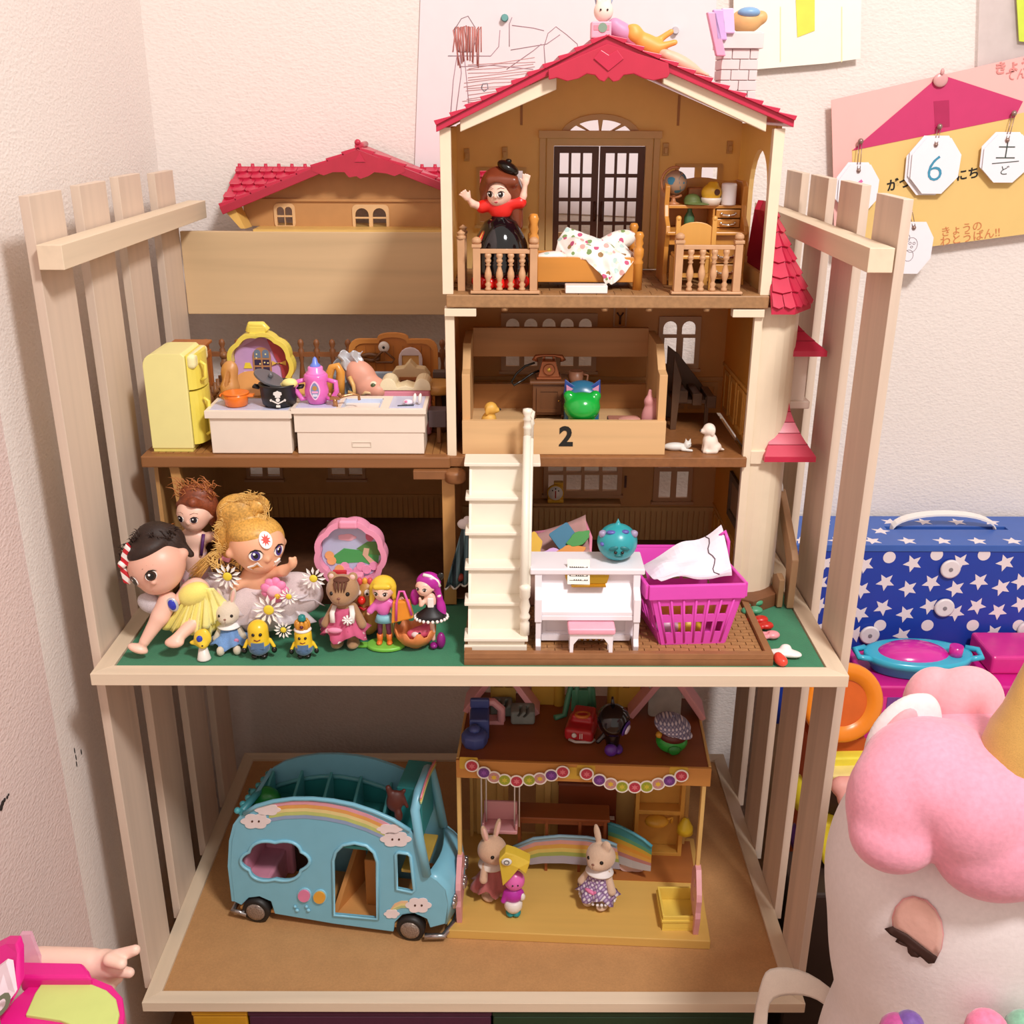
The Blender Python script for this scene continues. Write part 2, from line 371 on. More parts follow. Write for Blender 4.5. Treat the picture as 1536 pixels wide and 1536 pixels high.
# --- base with brick paving
b=B(M('#8B5E3C',.5,var=.12));b.box(-.6,28.4,2.0,31.5,-.1,.55);obj('base_plate',b,H)
for(x0,x1,y0,y1)in((-.6,28.4,2.0,2.7),(27.7,28.4,2.7,14.9),(-.6,.1,2.7,14.9)):
 b=B(M('#94643F',.45,var=.1));b.box(x0,x1,y0,y1,.55,1.15);obj('base_border',b,H,bev=.06)
bm_=M('#A9794C',.5,var=.12,scale=300);proto=None;rest=B(bm_);bw,bh=1.42,.64
for j in range(19):
 for i in range(-1,20):
  x=.15+i*bw+(bw/2 if j%2 else 0);y=2.75+j*bh;xa,xb=max(x+.04,.15),min(x+bw-.04,27.65)
  if xb-xa<.2:continue
  if xa<13.5 or xb-xa<bw-.1:rest.box(xa,xb,y+.04,y+bh-.04,.55,.7);continue
  if proto is None:
   b=B(bm_);b.box(xa,xb,y+.04,y+bh-.04,.55,.7);proto=obj('brick',b,H)
   pc=V(((xa+xb)/2,y+bh/2,0))
  else:
   o=proto.copy();COL.objects.link(o);o.location=proto.location+(V(((xa+xb)/2,y+bh/2,0))-pc)*S
obj('paving',rest,H,kind='stuff')
b=B(M('#7A4E31',.5,var=.1));b.plate([[(26.9,14.0),(28.8,12.9),(31.7,14.9),(31.7,18),(27,19)]],(0,0,0),X_,Y_,-.1,1.35);obj('entrance_step',b,H,bev=.08)
b=B(M('#6E4A32',.6,var=.15));b.box(BX0-.1,27.6,15,YB,.56,.72);obj('ground_floor',b,H)
# --- tower: ground floor back wall
w1=[pr(822+i*27,845+i*27,682+r*28,706+r*28,YB)for i in range(4)for r in(0,1)]
w2=[pr(987+i*26,1007+i*26,690+r*16,700+r*45,YB)for i in(0,1)for r in(0,1)]
o1=window(w1,YB,g=.5,t=.6);o2=window(w2,YB)
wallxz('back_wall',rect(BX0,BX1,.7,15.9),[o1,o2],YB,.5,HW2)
b=B(M('#C39A63',.5,var=.04))
zt=A(900,762,YB).z
for i in range(46):x=BX0+.3+i*.63;b.box(x,x+.5,YB-.14,YB,.8,zt-.3)
b.box(BX0,BX1,YB-.25,YB,zt-.3,zt+.2);obj('wainscot',b,H)
a=A(938,722,YB);b=B(DKBR);b.box(a.x-.12,a.x+.12,YB-.3,YB-.02,a.z-.7,a.z+.7);obj('door_handle',b,H)
# --- tower: first storey
wa=[pr(759+27.2*i,779+27.2*i,477,500,YB,arch)for i in range(5)]+[pr(759+27.2*i,779+27.2*i,505,548,YB)for i in range(5)]
wb=[pr(994+28*i,1016+28*i,481,501,YB,arch)for i in(0,1)]+[pr(994+28*i,1015+28*i,506,545,YB)for i in(0,1)]
o1=window(wa,YB,g=.55);o2=window(wb,YB,g=.5)
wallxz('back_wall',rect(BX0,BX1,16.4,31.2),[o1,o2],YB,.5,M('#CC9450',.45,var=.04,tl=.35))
b=B(M('#B98347',.5,var=.04));z0=A(900,566,YB).z
for i in range(8):x=BX0+.3+i*3.65;b.plate([rect(x,x+3.2,16.9,z0-.5),rect(x+.4,x+2.8,17.4,z0-1)],(0,YB,0),X_,Z_,0,.15)
b.box(BX0,BX1,YB-.2,YB,z0-.3,z0+.1);obj('wainscot',b,H)
a=A(930,475,YB);b=B(WIN);b.plate([rect(a.x-.75,a.x+.75,a.z-1.2,a.z+1.2),rect(a.x-.55,a.x+.55,a.z-1,a.z+1)],(0,YB,0),X_,Z_,0,.2)
b.use(DKBR).cyl((a.x,YB-.25,a.z-.8),(a.x,YB-.25,a.z+.2),.12);b.tube([(a.x-.35,YB-.25,a.z+.5),(a.x,YB-.25,a.z),(a.x+.35,YB-.25,a.z+.5)],.1);obj('wall_sconce',b,H)
# --- tower: top room
dr=pr(822,974,219,412,YB);dz0,dz1=32.6,dr[2][1];dx0,dx1=dr[0][0]+.4,dr[1][0]-.4
fan=[]
fc=A(900,206,YB);fr_=3.4
for a0,a1 in((8,42),(50,86),(94,130),(138,172)):fan.append([(fc.x+r*math.cos(math.radians(t)),fc.z+r*.5*math.sin(math.radians(t)))for r,ts in((fr_,[a0+(a1-a0)*i/5 for i in range(6)]),(fr_*.35,[a1,a0]))for t in ts])
wl=[pr(720+35*i,749+35*i,256+42*r,290+42*r,YB)for i in(0,1)for r in(0,1)]
wr=[pr(1016+34*i,1042+34*i,251+42*r,285+42*r,YB)for i in(0,1)for r in(0,1)]
ol=window(wl,YB,g=.35,mat=HW);orr=window(wr,YB,g=.35,mat=HW)
def roofz(x):return 47.1+(54.0-47.1)*(x+2.2)/14.1 if x<11.9 else 54.0-(54.0-47.6)*(x-11.9)/15.8
wallxz('back_wall',[(BX0,32.5),(BX1,32.5),(BX1,roofz(BX1)-.1),(11.9,53.8),(BX0,roofz(BX0)-.1)],[ol,orr,rect(dx0,dx1,dz0,dz1)]+fan,YB,.5,HW)
b=B(M('#DDB77A',.45,var=.03));g=.75
b.plate([rect(dx0-g,dx1+g,dz0,dz1+g),rect(dx0,dx1,dz0+.05,dz1)],(0,YB,0),X_,Z_,0,.45);b.box(dx0-1.6,dx1+1.6,YB-.8,YB,dz1+g,dz1+g+.75)
b.plate([[(fc.x+4.2*math.cos(math.radians(t)),fc.z+2.3*math.sin(math.radians(t)))for t in range(0,181,15)]]+fan,(0,YB,0),X_,Z_,0,.3)
for x in(dx0-1.5,dx1+.85):b.box(x,x+.65,YB-.3,YB,dz0,dz1+g)
obj('door_surround',b,H,bev=.04)
DB=M('#5B3420',.45,var=.06);mid=(dx0+dx1)/2
for s in(0,1):
 x0,x1=(dx0+.03,mid-.06)if s==0 else(mid+.06,dx1-.03);w_=x1-x0;hz=dz1-dz0-.1
 hs=[rect(x0+w_*.13+w_*.26*i,x0+w_*.13+w_*.26*i+w_*.2,dz0+hz*(.2+.195*r),dz0+hz*(.2+.195*r+.165))for i in range(3)for r in range(4)]
 b=B(DB);b.plate([rect(x0,x1,dz0+.05,dz1-.05)]+hs,(0,YB+.1,0),X_,Z_,-.05,.3);d=obj('glazed_door',b,H,bev=.03)
 hx=x1-.3 if s==0 else x0+.3
 b=B(DKBR);b.tube([(hx,YB-.25,dz0+5),(hx,YB-.55,dz0+5.3),(hx,YB-.55,dz0+6.6),(hx,YB-.25,dz0+6.9)],.12);obj('handle',b,d)
for(px,py)in((700,232),(757,230),(998,224),(1094,221)):
 a=A(px,py,YB);b=B(HW);b.box(a.x-.3,a.x+.3,YB-.45,YB,a.z-.65,a.z+.65);b.box(a.x-.18,a.x+.18,YB-.8,YB-.45,a.z-.4,a.z+.2);obj('lamp_bracket',b,H,bev=.06)
b=B(HW2)
for x in(BX0+6.6,BX1-6.8):b.box(x,x+.25,YB-.12,YB,dz1+2,roofz(x)-.3)
obj('wall_rib',b,H,kind='stuff')
# --- side walls, posts and floors
def sidewall(name,x0,x1,outer,holes,mat):
 b=B(mat);b.plate([outer]+holes,(x0,0,0),Y_,Z_,0,x1-x0);return obj(name,b,H)
sidewall('side_wall',27.6,28.05,rect(15.6,YB+.5,32.4,47.4),[arch(17.5,25.5,34.0,45.2,12)],HW)
sidewall('side_wall',-2.5,-2.0,rect(15.6,YB+.5,32.4,47.0),[],HW)
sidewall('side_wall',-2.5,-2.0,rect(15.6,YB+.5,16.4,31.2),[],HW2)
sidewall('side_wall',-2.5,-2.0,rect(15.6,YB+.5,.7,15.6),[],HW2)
sidewall('side_wall',27.6,28.0,rect(15.6,YB+.5,16.4,31.2),[],M('#D99C40',.45,var=.03,tl=.4))
sidewall('side_wall',27.6,28.0,rect(15.6,YB+.5,.7,15.6),[],M('#D9A045',.45,var=.03,tl=.4))
b=B(M('#D09A48',.45,var=.03))
for z0,z1 in((17.2,21.8),(1.2,5)):
 for y in(16.5,19.8,23.5,27):b.plate([rect(y,y+2.8,z0,z1),rect(y+.35,y+2.45,z0+.4,z1-.4)],(27.6,0,0),Y_,Z_,-.12,0)
 b.box(27.45,27.6,16,30.9,z1+.3,z1+.6)
obj('wall_panelling',b,H,kind='stuff')
for x0,x1 in((-2.75,-1.75),(27.15,28.15)):b=B(CREAM);b.box(x0,x1,14.7,15.6,32.4,47.2);obj('corner_post',b,H,bev=.05)
b=B(CREAM);b.box(-2.6,-1.7,14.9,15.6,15.3,31.2);b.box(-2.6,.4,14.5,15.6,30.35,31.1);obj('corner_post',b,H,bev=.05)
b=B(CREAM);b.box(26.9,27.7,14.9,15.6,.7,31.2);b.box(24.7,27.7,14.5,15.6,30.35,31.1);obj('corner_post',b,H,bev=.05)
b=B(M('#C79457',.45,var=.06));b.box(-3.2,-1.9,14.6,15.6,.1,15.1);obj('corner_post',b,H,bev=.05)
b=B(FLR);b.box(BX0-.4,28.0,14.4,YB+.4,31.2,32.4);obj('upper_floor',b,H,bev=.1)
b=B(M('#9A7046',.5,var=.12,scale=260))
for j in range(9):
 for i in range(17):x=BX0+i*1.72+(.8 if j%2 else 0);b.box(x+.03,min(x+1.69,27.4),14.8+j*1.7,14.8+j*1.7+1.64,32.4,32.5)
obj('floor_tiling',b,H,kind='stuff')
for px in(757,908,975,1062):a=A(px,455,14.4);b=B(FLR);b.lathe((a.x,14.9,30.8),[(0,0),(.3,.05),(.4,.4)],10);obj('floor_peg',b,H)
b=B(M('#8C5B33',.5,var=.12,scale=180));b.box(BX0-.4,27.2,14.4,YB+.4,15.4,16.4);obj('middle_floor',b,H,bev=.08)
# --- turret and awnings on the right
b=B(M('#E8D6BB',.4,var=.02));cx,cy,R0=28.2,19.2,3.9
def turret(z0,z1,r):
 pts=[(cx+r*math.cos(math.radians(t)),cy+r*1.05*math.sin(math.radians(t)))for t in range(-98,95,12)];inner=[(cx+(r-.4)*math.cos(math.radians(t)),cy+(r-.4)*1.05*math.sin(math.radians(t)))for t in range(94,-99,-12)]
 b.plate([pts+inner],(0,0,0),X_,Y_,z0,z1)
turret(1.35,31.2,R0);o=obj('turret',b,H,bev=0)
b=B(M('#E8D6BB',.4,var=.02));turret(15.6,17.0,R0+.28);obj('turret_band',b,H,bev=.08)
tile_cache={}
def tiles(parent,o,u,v,nu,nv,mat,lw,lv,keep=None,name='roof_tile'):
 """rows of round-ended tiles lying on a slope: u along the eave, v down the slope."""
 o,u,v=V(o),V(u).normalized(),V(v).normalized();n=u.cross(v).normalized();n=n if n.z>0 else-n;pr_=None
 for j in range(nv):
  for i in range(nu):
   c=o+u*(lw*(i+(.5 if j%2 else 0)))+v*(lv*j)
   if keep and not keep(c+u*lw*.5+v*lv*.6):continue
   if pr_ is None:
    b=B(mat);pts=[(0,0),(0,lv*.75)]+[(lw*.5-lw*.5*math.cos(t),lv*.75+lv*.38*math.sin(t))for t in(math.pi*.25,math.pi*.5,math.pi*.75)]+[(lw,lv*.75),(lw,0)]
    vs=[]
    for(a,q)in pts:base=c+u*(a*.96+lw*.02)+v*q;hgt=.12+.16*(q/lv)+.12*math.sin(math.pi*a/lw);vs+=[base,base+n*hgt]
    m=len(pts);fs=[tuple(range(0,2*m,2)),tuple(range(1,2*m,2))[::-1]]+[(2*k,2*((k+1)%m),2*((k+1)%m)+1,2*k+1)for k in range(m)]
    b.add(vs,fs);pr_=obj(name,b,parent);p0=c
   else:t=pr_.copy();COL.objects.link(t);t.location=pr_.location+(c-p0)*S
# top awning over the turret: half cone of slabs with tiles
aw=B(RED);ap=V((28.1,21,40.3));eave=[V((28.1,13.6,31.4)),V((30.4,13.9,31.35)),V((32.7,17,31.4)),V((33.3,21,31.4)),V((32.7,26,31.4)),V((28.1,27.5,31.4))]
top=[V((28.1,18.5,40.6)),V((28.4,18.6,40.5)),V((28.6,19.2,40.4)),V((28.7,21,40.4)),V((28.5,22.5,40.4)),V((28.1,23,40.4))]
vs=[];
for e,t in zip(eave,top):vs+=[e,t,e+V((0,0,-.6)),t+V((-.3,0,-.9))]
fs=[]
for i in range(5):a,c=4*i,4*i+4;fs+=[(a,c,c+1,a+1),(a+2,a+3,c+3,c+2),(a,a+2,c+2,c),(a+1,c+1,c+3,a+3)]
fs+=[(0,1,3,2),(20,22,23,21)];aw.add(vs,fs);awn=obj('awning_roof',aw,H)
for i in range(0,3):
 e0,e1,t0,t1=eave[i],eave[i+1],top[i],top[i+1];n_=(e1-e0).cross(t0-e0).normalized();n_=n_ if n_.z>0 else-n_
 for r in range(7):
  f0,f1=r/7,(r+.95)/7;p0,p1=t0.lerp(e0,f0),t1.lerp(e1,f0);q0,q1=t0.lerp(e0,f1),t1.lerp(e1,f1);m=max(1,round((q1-q0).length/1.35))
  for k in range(m):
   a0,a1=(k+.04)/m,(k+.96)/m;P=[p0.lerp(p1,a0),p0.lerp(p1,a1),q0.lerp(q1,a1),q0.lerp(q1,(a0+a1)/2)+(q0-p0)*.16,q0.lerp(q1,a0)]
   b=B(RED);hh=[.05,.05,.28,.32,.28];vv=[]
   for p,h_ in zip(P,hh):vv+=[p,p+n_*h_]
   b.add(vv,[(0,2,4,6,8),(9,7,5,3,1)]+[(2*z,2*((z+1)%5),2*((z+1)%5)+1,2*z+1)for z in range(5)]);obj('roof_tile',b,awn)
# small hipped awnings lower down
def small_awning(x0,x1,y0,y1,z0,z1,tx0,tx1):
 b=B(RED);vs=[(x0,y0,z0),(x1,y0,z0),(x1,y1,z0),(x0,y1,z0)];n=5
 rows=[]
 for i in range(n+1):
  t=i/n;s_=(1-t)**1.6;rows.append([(tx0+(x0-tx0)*s_,y0+(1-s_)*(y1-y0)*.45,z0+(z1-z0)*t),(tx1+(x1-tx1)*s_,y0+(1-s_)*(y1-y0)*.45,z0+(z1-z0)*t),(tx1+(x1-tx1)*s_,y1,z0+(z1-z0)*t),(tx0+(x0-tx0)*s_,y1,z0+(z1-z0)*t)])
 rows=[[(x,y,z-.55)for x,y,z in rows[0]]]+rows
 vv=[p for r in rows for p in r];fs=[(3,2,1,0),tuple(len(vv)-4+i for i in range(4))]
 for i in range(len(rows)-1):
  for k in range(4):l=(k+1)%4;fs.append((4*i+k,4*i+l,4*i+4+l,4*i+4+k))
 b.add(vv,fs);a_=obj('window_awning',b,H)
 for i in range(2,len(rows)-1):
  b=B(M('#8E1F35',.4));r=rows[i];b.tube([r[0],r[1],r[2]],.05,5);obj('tile_line',b,a_)
small_awning(28.9,34.0,14.2,21,16.6,21.4,30.4,31.6)
small_awning(30.6,34.8,17,24,26.6,30.6,30.8,31.2)
b=B(M('#E3D0C2',.4,var=.02));b.box(31.6,33.6,19,23.6,20.9,26.6);b.box(31.4,34.1,18.6,24,20.3,21.1);obj('bay_window',b,H,bev=.12)
b=B(M('#5A4630',.6,var=.1));b.plate([rect(16.6,22,7.6,12.5),rect(17.3,21.3,8.4,11.8)],(27.55,0,0),Y_,Z_,-.3,0);b.use(M('#8C6A48',.6));b.plate([rect(17.3,21.3,8.4,11.8)],(27.5,0,0),Y_,Z_,-.05,0);obj('wall_picture',b,H)
# --- tower roof
rf=B(RED);zl,zr,zp=46.8,47.3,53.9;xl,xr,xp=-3.0,28.7,11.95
prof=[(xl,zl),(xp,zp),(xr,zr),(xr,zr+.6),(xp,zp+.75),(xl,zl+.6)]
rf.plate([prof],(0,14.0,0),X_,Z_,-19.0,0);roof=obj('roof',rf,H,bev=.05)
for s in(-1,1):
 ex,ez=(xl,zl+.6)if s<0 else(xr,zr+.6);m=11;d=V((xp-ex,0,zp+.75-ez));n_=V((-d.z,0,d.x)).normalized();n_=n_ if n_.z>0 else-n_
 for k in range(m):
  p0=V((ex,0,ez))+d*(k/m);p1=V((ex,0,ez))+d*((k+1.12)/m);b=B(RED)
  vs=[p0+V((0,yy,0))+n_*h_ for yy in(13.7,33)for p_,h_ in((p0,-.3),(p0,.5))];vs=[]
  for yy in(13.7,33):vs+=[p0+V((0,yy,0))+n_*-.02,p1+V((0,yy,0))+n_*-.02,p1+V((0,yy,0))+n_*.06,p0+V((0,yy,0))+n_*.42]
  b.add(vs,[(0,1,2,3),(7,6,5,4),(0,4,5,1),(1,5,6,2),(2,6,7,3),(3,7,4,0)]);obj('tile_course',b,roof,bev=.05)
gb=[(823,120),(835,117),(850,122),(868,118),(880,111),(892,113),(898,120),(906,123),(912,116),(919,123),(928,121),(935,113),(950,111),(965,118),(980,121),(1000,117),(1004,111),(1002,95),(910,66),(822,104)]
b=B(M('#BE2C46',.32,var=.03));b.plate([[(A(x,y,13.8).x,A(x,y,13.8).z)for x,y in gb]],(0,13.8,0),X_,Z_,0,.35);bg_=obj('gable_board',b,roof,bev=.08)
b=B(RED);a=A(913,90,13.4);b.plate([[(a.x-1.3,a.z+.1),(a.x,a.z-.9),(a.x+1.3,a.z+.1),(a.x+.7,a.z+.8),(a.x,a.z+.4),(a.x-.7,a.z+.8)]],(0,13.45,0),X_,Z_,0,.14);obj('gable_ornament',b,roof,bev=.05)
for(p,q)in(((690,186),(835,122)),((995,113),(1150,186))):
 a,c=A(*p,14.6),A(*q,14.6);up=V((0,0,1.35));b=B(CREAM);dy=V((0,.8,0))
 vs=[a-up*.5,c-up*.5,c+up*.5,a+up*.5];vs=vs+[v+dy for v in vs];b.add(vs,[(0,1,2,3),(7,6,5,4),(0,4,5,1),(1,5,6,2),(2,6,7,3),(3,7,4,0)]);obj('roof_beam',b,H,bev=.08)
# --- chimney of bricks
CH=M('#D9D0CE',.5,var=.03);ca=A(1078,128,25);cb=A(1135,128,25);c_x0,c_x1=ca.x+.1,cb.x;zt=A(1100,47,25).z
b=B(M('#B9AEAC',.6));b.box(c_x0+.15,c_x1-.15,25.15,28.35,50.6,zt-1.4);ch=obj('chimney',b,H)
rows=7;rh=(zt-1.5-47.6)/rows
for r in range(rows):
 xs=[c_x0,(c_x0+c_x1)/2,c_x1]if r%2 else[c_x0,c_x0+(c_x1-c_x0)*.28,c_x0+(c_x1-c_x0)*.76,c_x1]
 for x0,x1 in zip(xs[:-1],xs[1:]):
  zb_=max(47.6+r*rh+.04,roofz((x0+x1)/2)+.25)
  if zb_>47.6+(r+1)*rh-.15:continue
  b=B(CH);b.box(x0+.04,x1-.04,25,28.5,zb_,47.6+(r+1)*rh-.04);obj('brick',b,ch,bev=.04)
b=B(CH);b.box(c_x0-.25,c_x1+.3,24.7,28.8,zt-1.5,zt-.1);b.box(c_x0-.05,c_x1+.1,24.9,28.6,zt-.1,zt);obj('chimney_cap',b,ch,bev=.08)
# --- wing
WX0,WX1=-32.6,-2.6
b=B(M('#5E3A24',.6,var=.14,scale=140));b.box(WX0,WX1,15,38.6,-.1,.5);obj('ground_floor',b,H)
b=B(M('#8F5E36',.45,'wood',ax='x',var=.12));b.box(WX0-.4,WX1+.3,14.2,38.6,15.25,16.45);wf=obj('middle_floor',b,H,bev=.15)
b=B(M('#A0703F',.5,var=.14))
for i in range(40):b.box(WX0+.4+i*.74,WX0+.4+i*.74+.66,15.2,38,16.45,16.52)
obj('floor_boards',b,H,kind='stuff')
hw=[pr(497+26*i,517+26*i,690,713,38.6)for i in(0,1)];hw2=[pr(375+26*i,393+26*i,690,713,38.6)for i in(0,1)]
window(hw,38.6,g=.35,t=.3);window(hw2,38.6,g=.35,t=.3)
wallxz('back_wall',rect(WX0,WX1,.5,15.25),hw+hw2,38.6,.5,M('#B98248',.5,var=.05))
b=B(M('#BE8A4E',.5,var=.05));zt=A(500,745,38.6).z
for i in range(45):b.box(WX0+.2+i*.65,WX0+.2+i*.65+.5,38.45,38.6,.6,zt)
b.box(WX0,WX1,38.35,38.6,zt,zt+.4);obj('wainscot',b,H)
a=A(262,690,15.2);b=B(M('#C2925A',.45,var=.06));b.box(WX0+.2,WX0+.6,16.0,38.6,.5,15.2);obj('side_wall',b,H)
b=B(M('#C79457',.45,var=.05));b.add([(a.x-.6+x+z*.0,y,z_)for(x,z_,z)in((0,15.2,0),(1.0,15.2,0),(2.2,.5,0),(1.3,.5,0))for y in(15.0,15.8)],[(0,2,4,6),(7,5,3,1),(0,1,3,2),(2,3,5,4),(4,5,7,6),(6,7,1,0)]);obj('corner_post',b,H,bev=.05)
b=B(BROWN);a,c=A(620,702,14),A(692,715,14);b.box(a.x,c.x,13.6,14.6,14.3,15.2);b.lathe((c.x-.6,13.9,14.0),[(.9,0),(1.05,.2),(1.05,1.0),(.8,1.25)],16);obj('hinge_bar',b,H,bev=.06)
# railing at the back of the wing terrace
rb=M('#8A5632',.5,var=.1);yr=37.6
b=B(rb);b.box(WX0,WX1,yr-.25,yr+.25,21.3,21.8);b.box(WX0,WX1,yr-.25,yr+.25,16.9,17.3);rl=obj('railing',b,H)
for i in range(17):x=WX0+.5+i*1.85;b=B(rb);b.lathe((x,yr,16.5),[(.35,0),(.35,.6),(.22,1),(.42,2.2),(.2,4),(.35,5),(.35,5.6),(.2,5.8),(.38,6.3),(.3,6.7),(0,6.9)],10);obj('rail_post',b,rl)
# --- wing roof standing on the back board
AT=thing('roof_section',(-15,46,35.1),'separate red tiled dollhouse roof with arched attic windows on the back board','toy roof')
b=B(M('#E2B96A',.45,var=.03));b.box(-26.6,4,42.25,50,35.1,35.35);obj('base',b,AT)
YG,YR_,YW=43.2,50.2,46.0
Lp,Pk,Rp=A(330,309,YG),A(537,222,YG),A(748,305,YG)
rz=A(357,251,YR_).z;rxL=A(357,251,YR_).x
gx=lambda z,a,c:a.x+(c.x-a.x)*(z-a.z)/(c.z-a.z)
pL=V((gx(rz,Lp,Pk),YR_,rz));pR=V((gx(rz,Rp,Pk),YR_,rz))
def slab(name,poly,th,mat,par,**k):
 poly=[V(p)for p in poly];n_=(poly[1]-poly[0]).cross(poly[2]-poly[0]).normalized();n_=n_ if n_.z>0 else-n_
 m=len(poly);b=B(mat);b.add(poly+[p-n_*th for p in poly],[tuple(range(m)),tuple(range(2*m-1,m-1,-1))]+[(i,i+m,(i+1)%m+m,(i+1)%m)for i in range(m)]);return obj(name,b,par,**k),n_
ml,nl=slab('main_slope',[Lp,V((rxL,YR_,rz)),pL+V((1,0,0))],.35,RED,AT)
mr,nr=slab('main_slope',[Rp,V((Rp.x+2,YG,Rp.z)),V((Rp.x+2,YR_,rz)),pR-V((1,0,0))],.35,RED,AT)
PkB=V((Pk.x,YR_+.6,Pk.z))
gl,_=slab('gable_slope',[Lp,Pk,PkB,pL],.3,RED,AT);gr,_=slab('gable_slope',[Rp,Pk,PkB,pR],.3,RED,AT)
sd=(Lp-V((rxL,YR_,rz))).normalized()
def inL(c):
 t=(c.y-YG)/(YR_-YG);xa=Lp.x+(rxL-Lp.x)*t;xb=Lp.x+(pL.x-Lp.x)*t;return 0<t<1.0 and xa-.2<c.x<xb+.4
tiles(ml,V((rxL-.1,YR_,rz)),X_,sd,9,6,RED,1.5,(Lp-V((rxL,YR_,rz))).length/6,keep=inL)
def inR(c):
 t=(c.y-YG)/(YR_-YG);xb=Rp.x+(pR.x-Rp.x)*t;return 0<t<1.0 and xb-.4<c.x<Rp.x+1.5
tiles(mr,V((pR.x-1,YR_,rz)),X_,V((0,YG-YR_,Rp.z-rz)).normalized(),12,6,RED,1.5,V((0,YG-YR_,Rp.z-rz)).length/6,keep=inR)
b=B(RED)
for x in np.arange(rxL+.2,pL.x,1.6):b.cyl((x,YR_,rz-.3),(x,YR_,rz+.45),.28,.2,8)
b.box(rxL-.2,pL.x+1,YR_-.2,YR_+.3,rz-.4,rz+.1);b.box(pR.x-1,Rp.x+2,YR_-.2,YR_+.3,rz-.4,rz+.1)
for x in np.arange(pR.x,Rp.x+1.5,1.6):b.cyl((x,YR_,rz-.3),(x,YR_,rz+.45),.28,.2,8)
obj('ridge_caps',b,AT)
# stepped verge tiles of the gable
for(a,s)in((Lp,1),(Rp,-1)):
 d=(Pk-a);n_=V((-d.z*s,0,abs(d.x)*1)).normalized();m=9
 for k in range(m):
  p0,p1=a+d*(k/m),a+d*((k+1.1)/m);b=B(RED);vs=[]
  for yy in(-.3,1.2):vs+=[p0+V((0,yy,0))+n_*-.9,p1+V((0,yy,0))+n_*-.9,p1+V((0,yy,0))+n_*.1,p0+V((0,yy,0))+n_*.32]
  b.add(vs,[(0,1,2,3),(7,6,5,4),(0,4,5,1),(1,5,6,2),(2,6,7,3),(3,7,4,0)]);obj('verge_tile',b,AT,bev=.04)
 b=B(M('#B02840',.32));vs=[]
 for yy in(-.55,-.1):vs+=[a+V((0,yy,0))+n_*-1.0,Pk+V((0,yy,0))+n_*-1.0,Pk+V((0,yy,0))+n_*-.1,a+V((0,yy,0))+n_*-.1]
 b.add(vs,[(0,1,2,3),(7,6,5,4),(0,4,5,1),(1,5,6,2),(2,6,7,3),(3,7,4,0)]);obj('verge_board',b,AT,bev=.06)
b=B(RED);b.cyl((Pk.x,YG-.3,Pk.z+.2),(Pk.x,YR_,Pk.z+.2),.35,n=10);b.sph((Pk.x,YG-.1,Pk.z+.6),.38,10,8);obj('finial',b,AT)
gp=[(468,256),(486,263),(500,258),(517,258),(524,266),(535,264),(541,268),(553,264),(562,258),(580,260),(592,264),(607,258),(608,250),(537,226),(468,250)]
b=B(M('#B92B43',.32));b.plate([[(A(x,y,YG-.3).x,A(x,y,YG-.3).z)for x,y in gp]],(0,YG-.3,0),X_,Z_,0,.3);obj('gable_board',b,AT,bev=.07)
b=B(RED);a=A(540,238,YG-.6);b.plate([star(.7,.35,3,90,(a.x,a.z))],(0,YG-.6,0),X_,Z_,0,.12);obj('gable_ornament',b,AT)
aw=[pr(417+12*i,426+12*i,310,338,YW,arch)for i in(0,1)]+[pr(534+26*i,553+26*i,312,341,YW,arch)for i in(0,1)]
WA=M('#BF8C56',.5,var=.04)
b=B(WA);x0=A(367,330,YW).x;x1=3.8;b.plate([[(x0,35.35),(x1,35.35),(x1,Rp.z),(Pk.x,Pk.z-.6),(x0,Lp.z+.5)]]+aw,(0,YW,0),X_,Z_,-.3,0);aw_=obj('attic_wall',b,AT)
for hs in(aw[:2],aw[2:]):
 xs=[p[0]for h in hs for p in h];zs=[p[1]for h in hs for p in h];b=B(M('#DDB583',.45));b.plate([arch(min(xs)-.35,max(xs)+.35,min(zs)-.3,max(zs)+.5)if hs is not aw[2:]and False else rrect(min(xs)-.35,max(xs)+.35,min(zs)-.3,max(zs)+.4,.6)]+hs,(0,YW,0),X_,Z_,0,.18)
 zm=(min(zs)+max(zs))/2
 b.box(min(xs),max(xs),YW-.15,YW,zm-.1,zm+.1);obj('window_frame',b,AT)
b=B(WA);zz=A(500,300,YW).z;b.box(x0,x1,YW-.3,YW,zz-.15,zz+.15);obj('moulding',b,AT)
b=B(M('#E2B562',.45));q=[A(333,312,YG+.2),A(352,312,YG+.2),A(368,343,YG+.2),A(361,343,YG+.2)];b.add(q+[p+V((.3,2.2,0))for p in q],[(3,2,1,0),(4,5,6,7),(0,1,5,4),(1,2,6,5),(2,3,7,6),(3,0,4,7)]);obj('corner_bracket',b,AT)
# ================================================================= figure helpers
def P3(px,py,y):return A(px,py,y)
def dots(name,cs,r,mat,parent,label=None):
 for c in cs:b=B(mat);b.sph(c,r,10,7);obj(name,b,parent,label=label)
EYEB=M('#1A0F0C',.12)
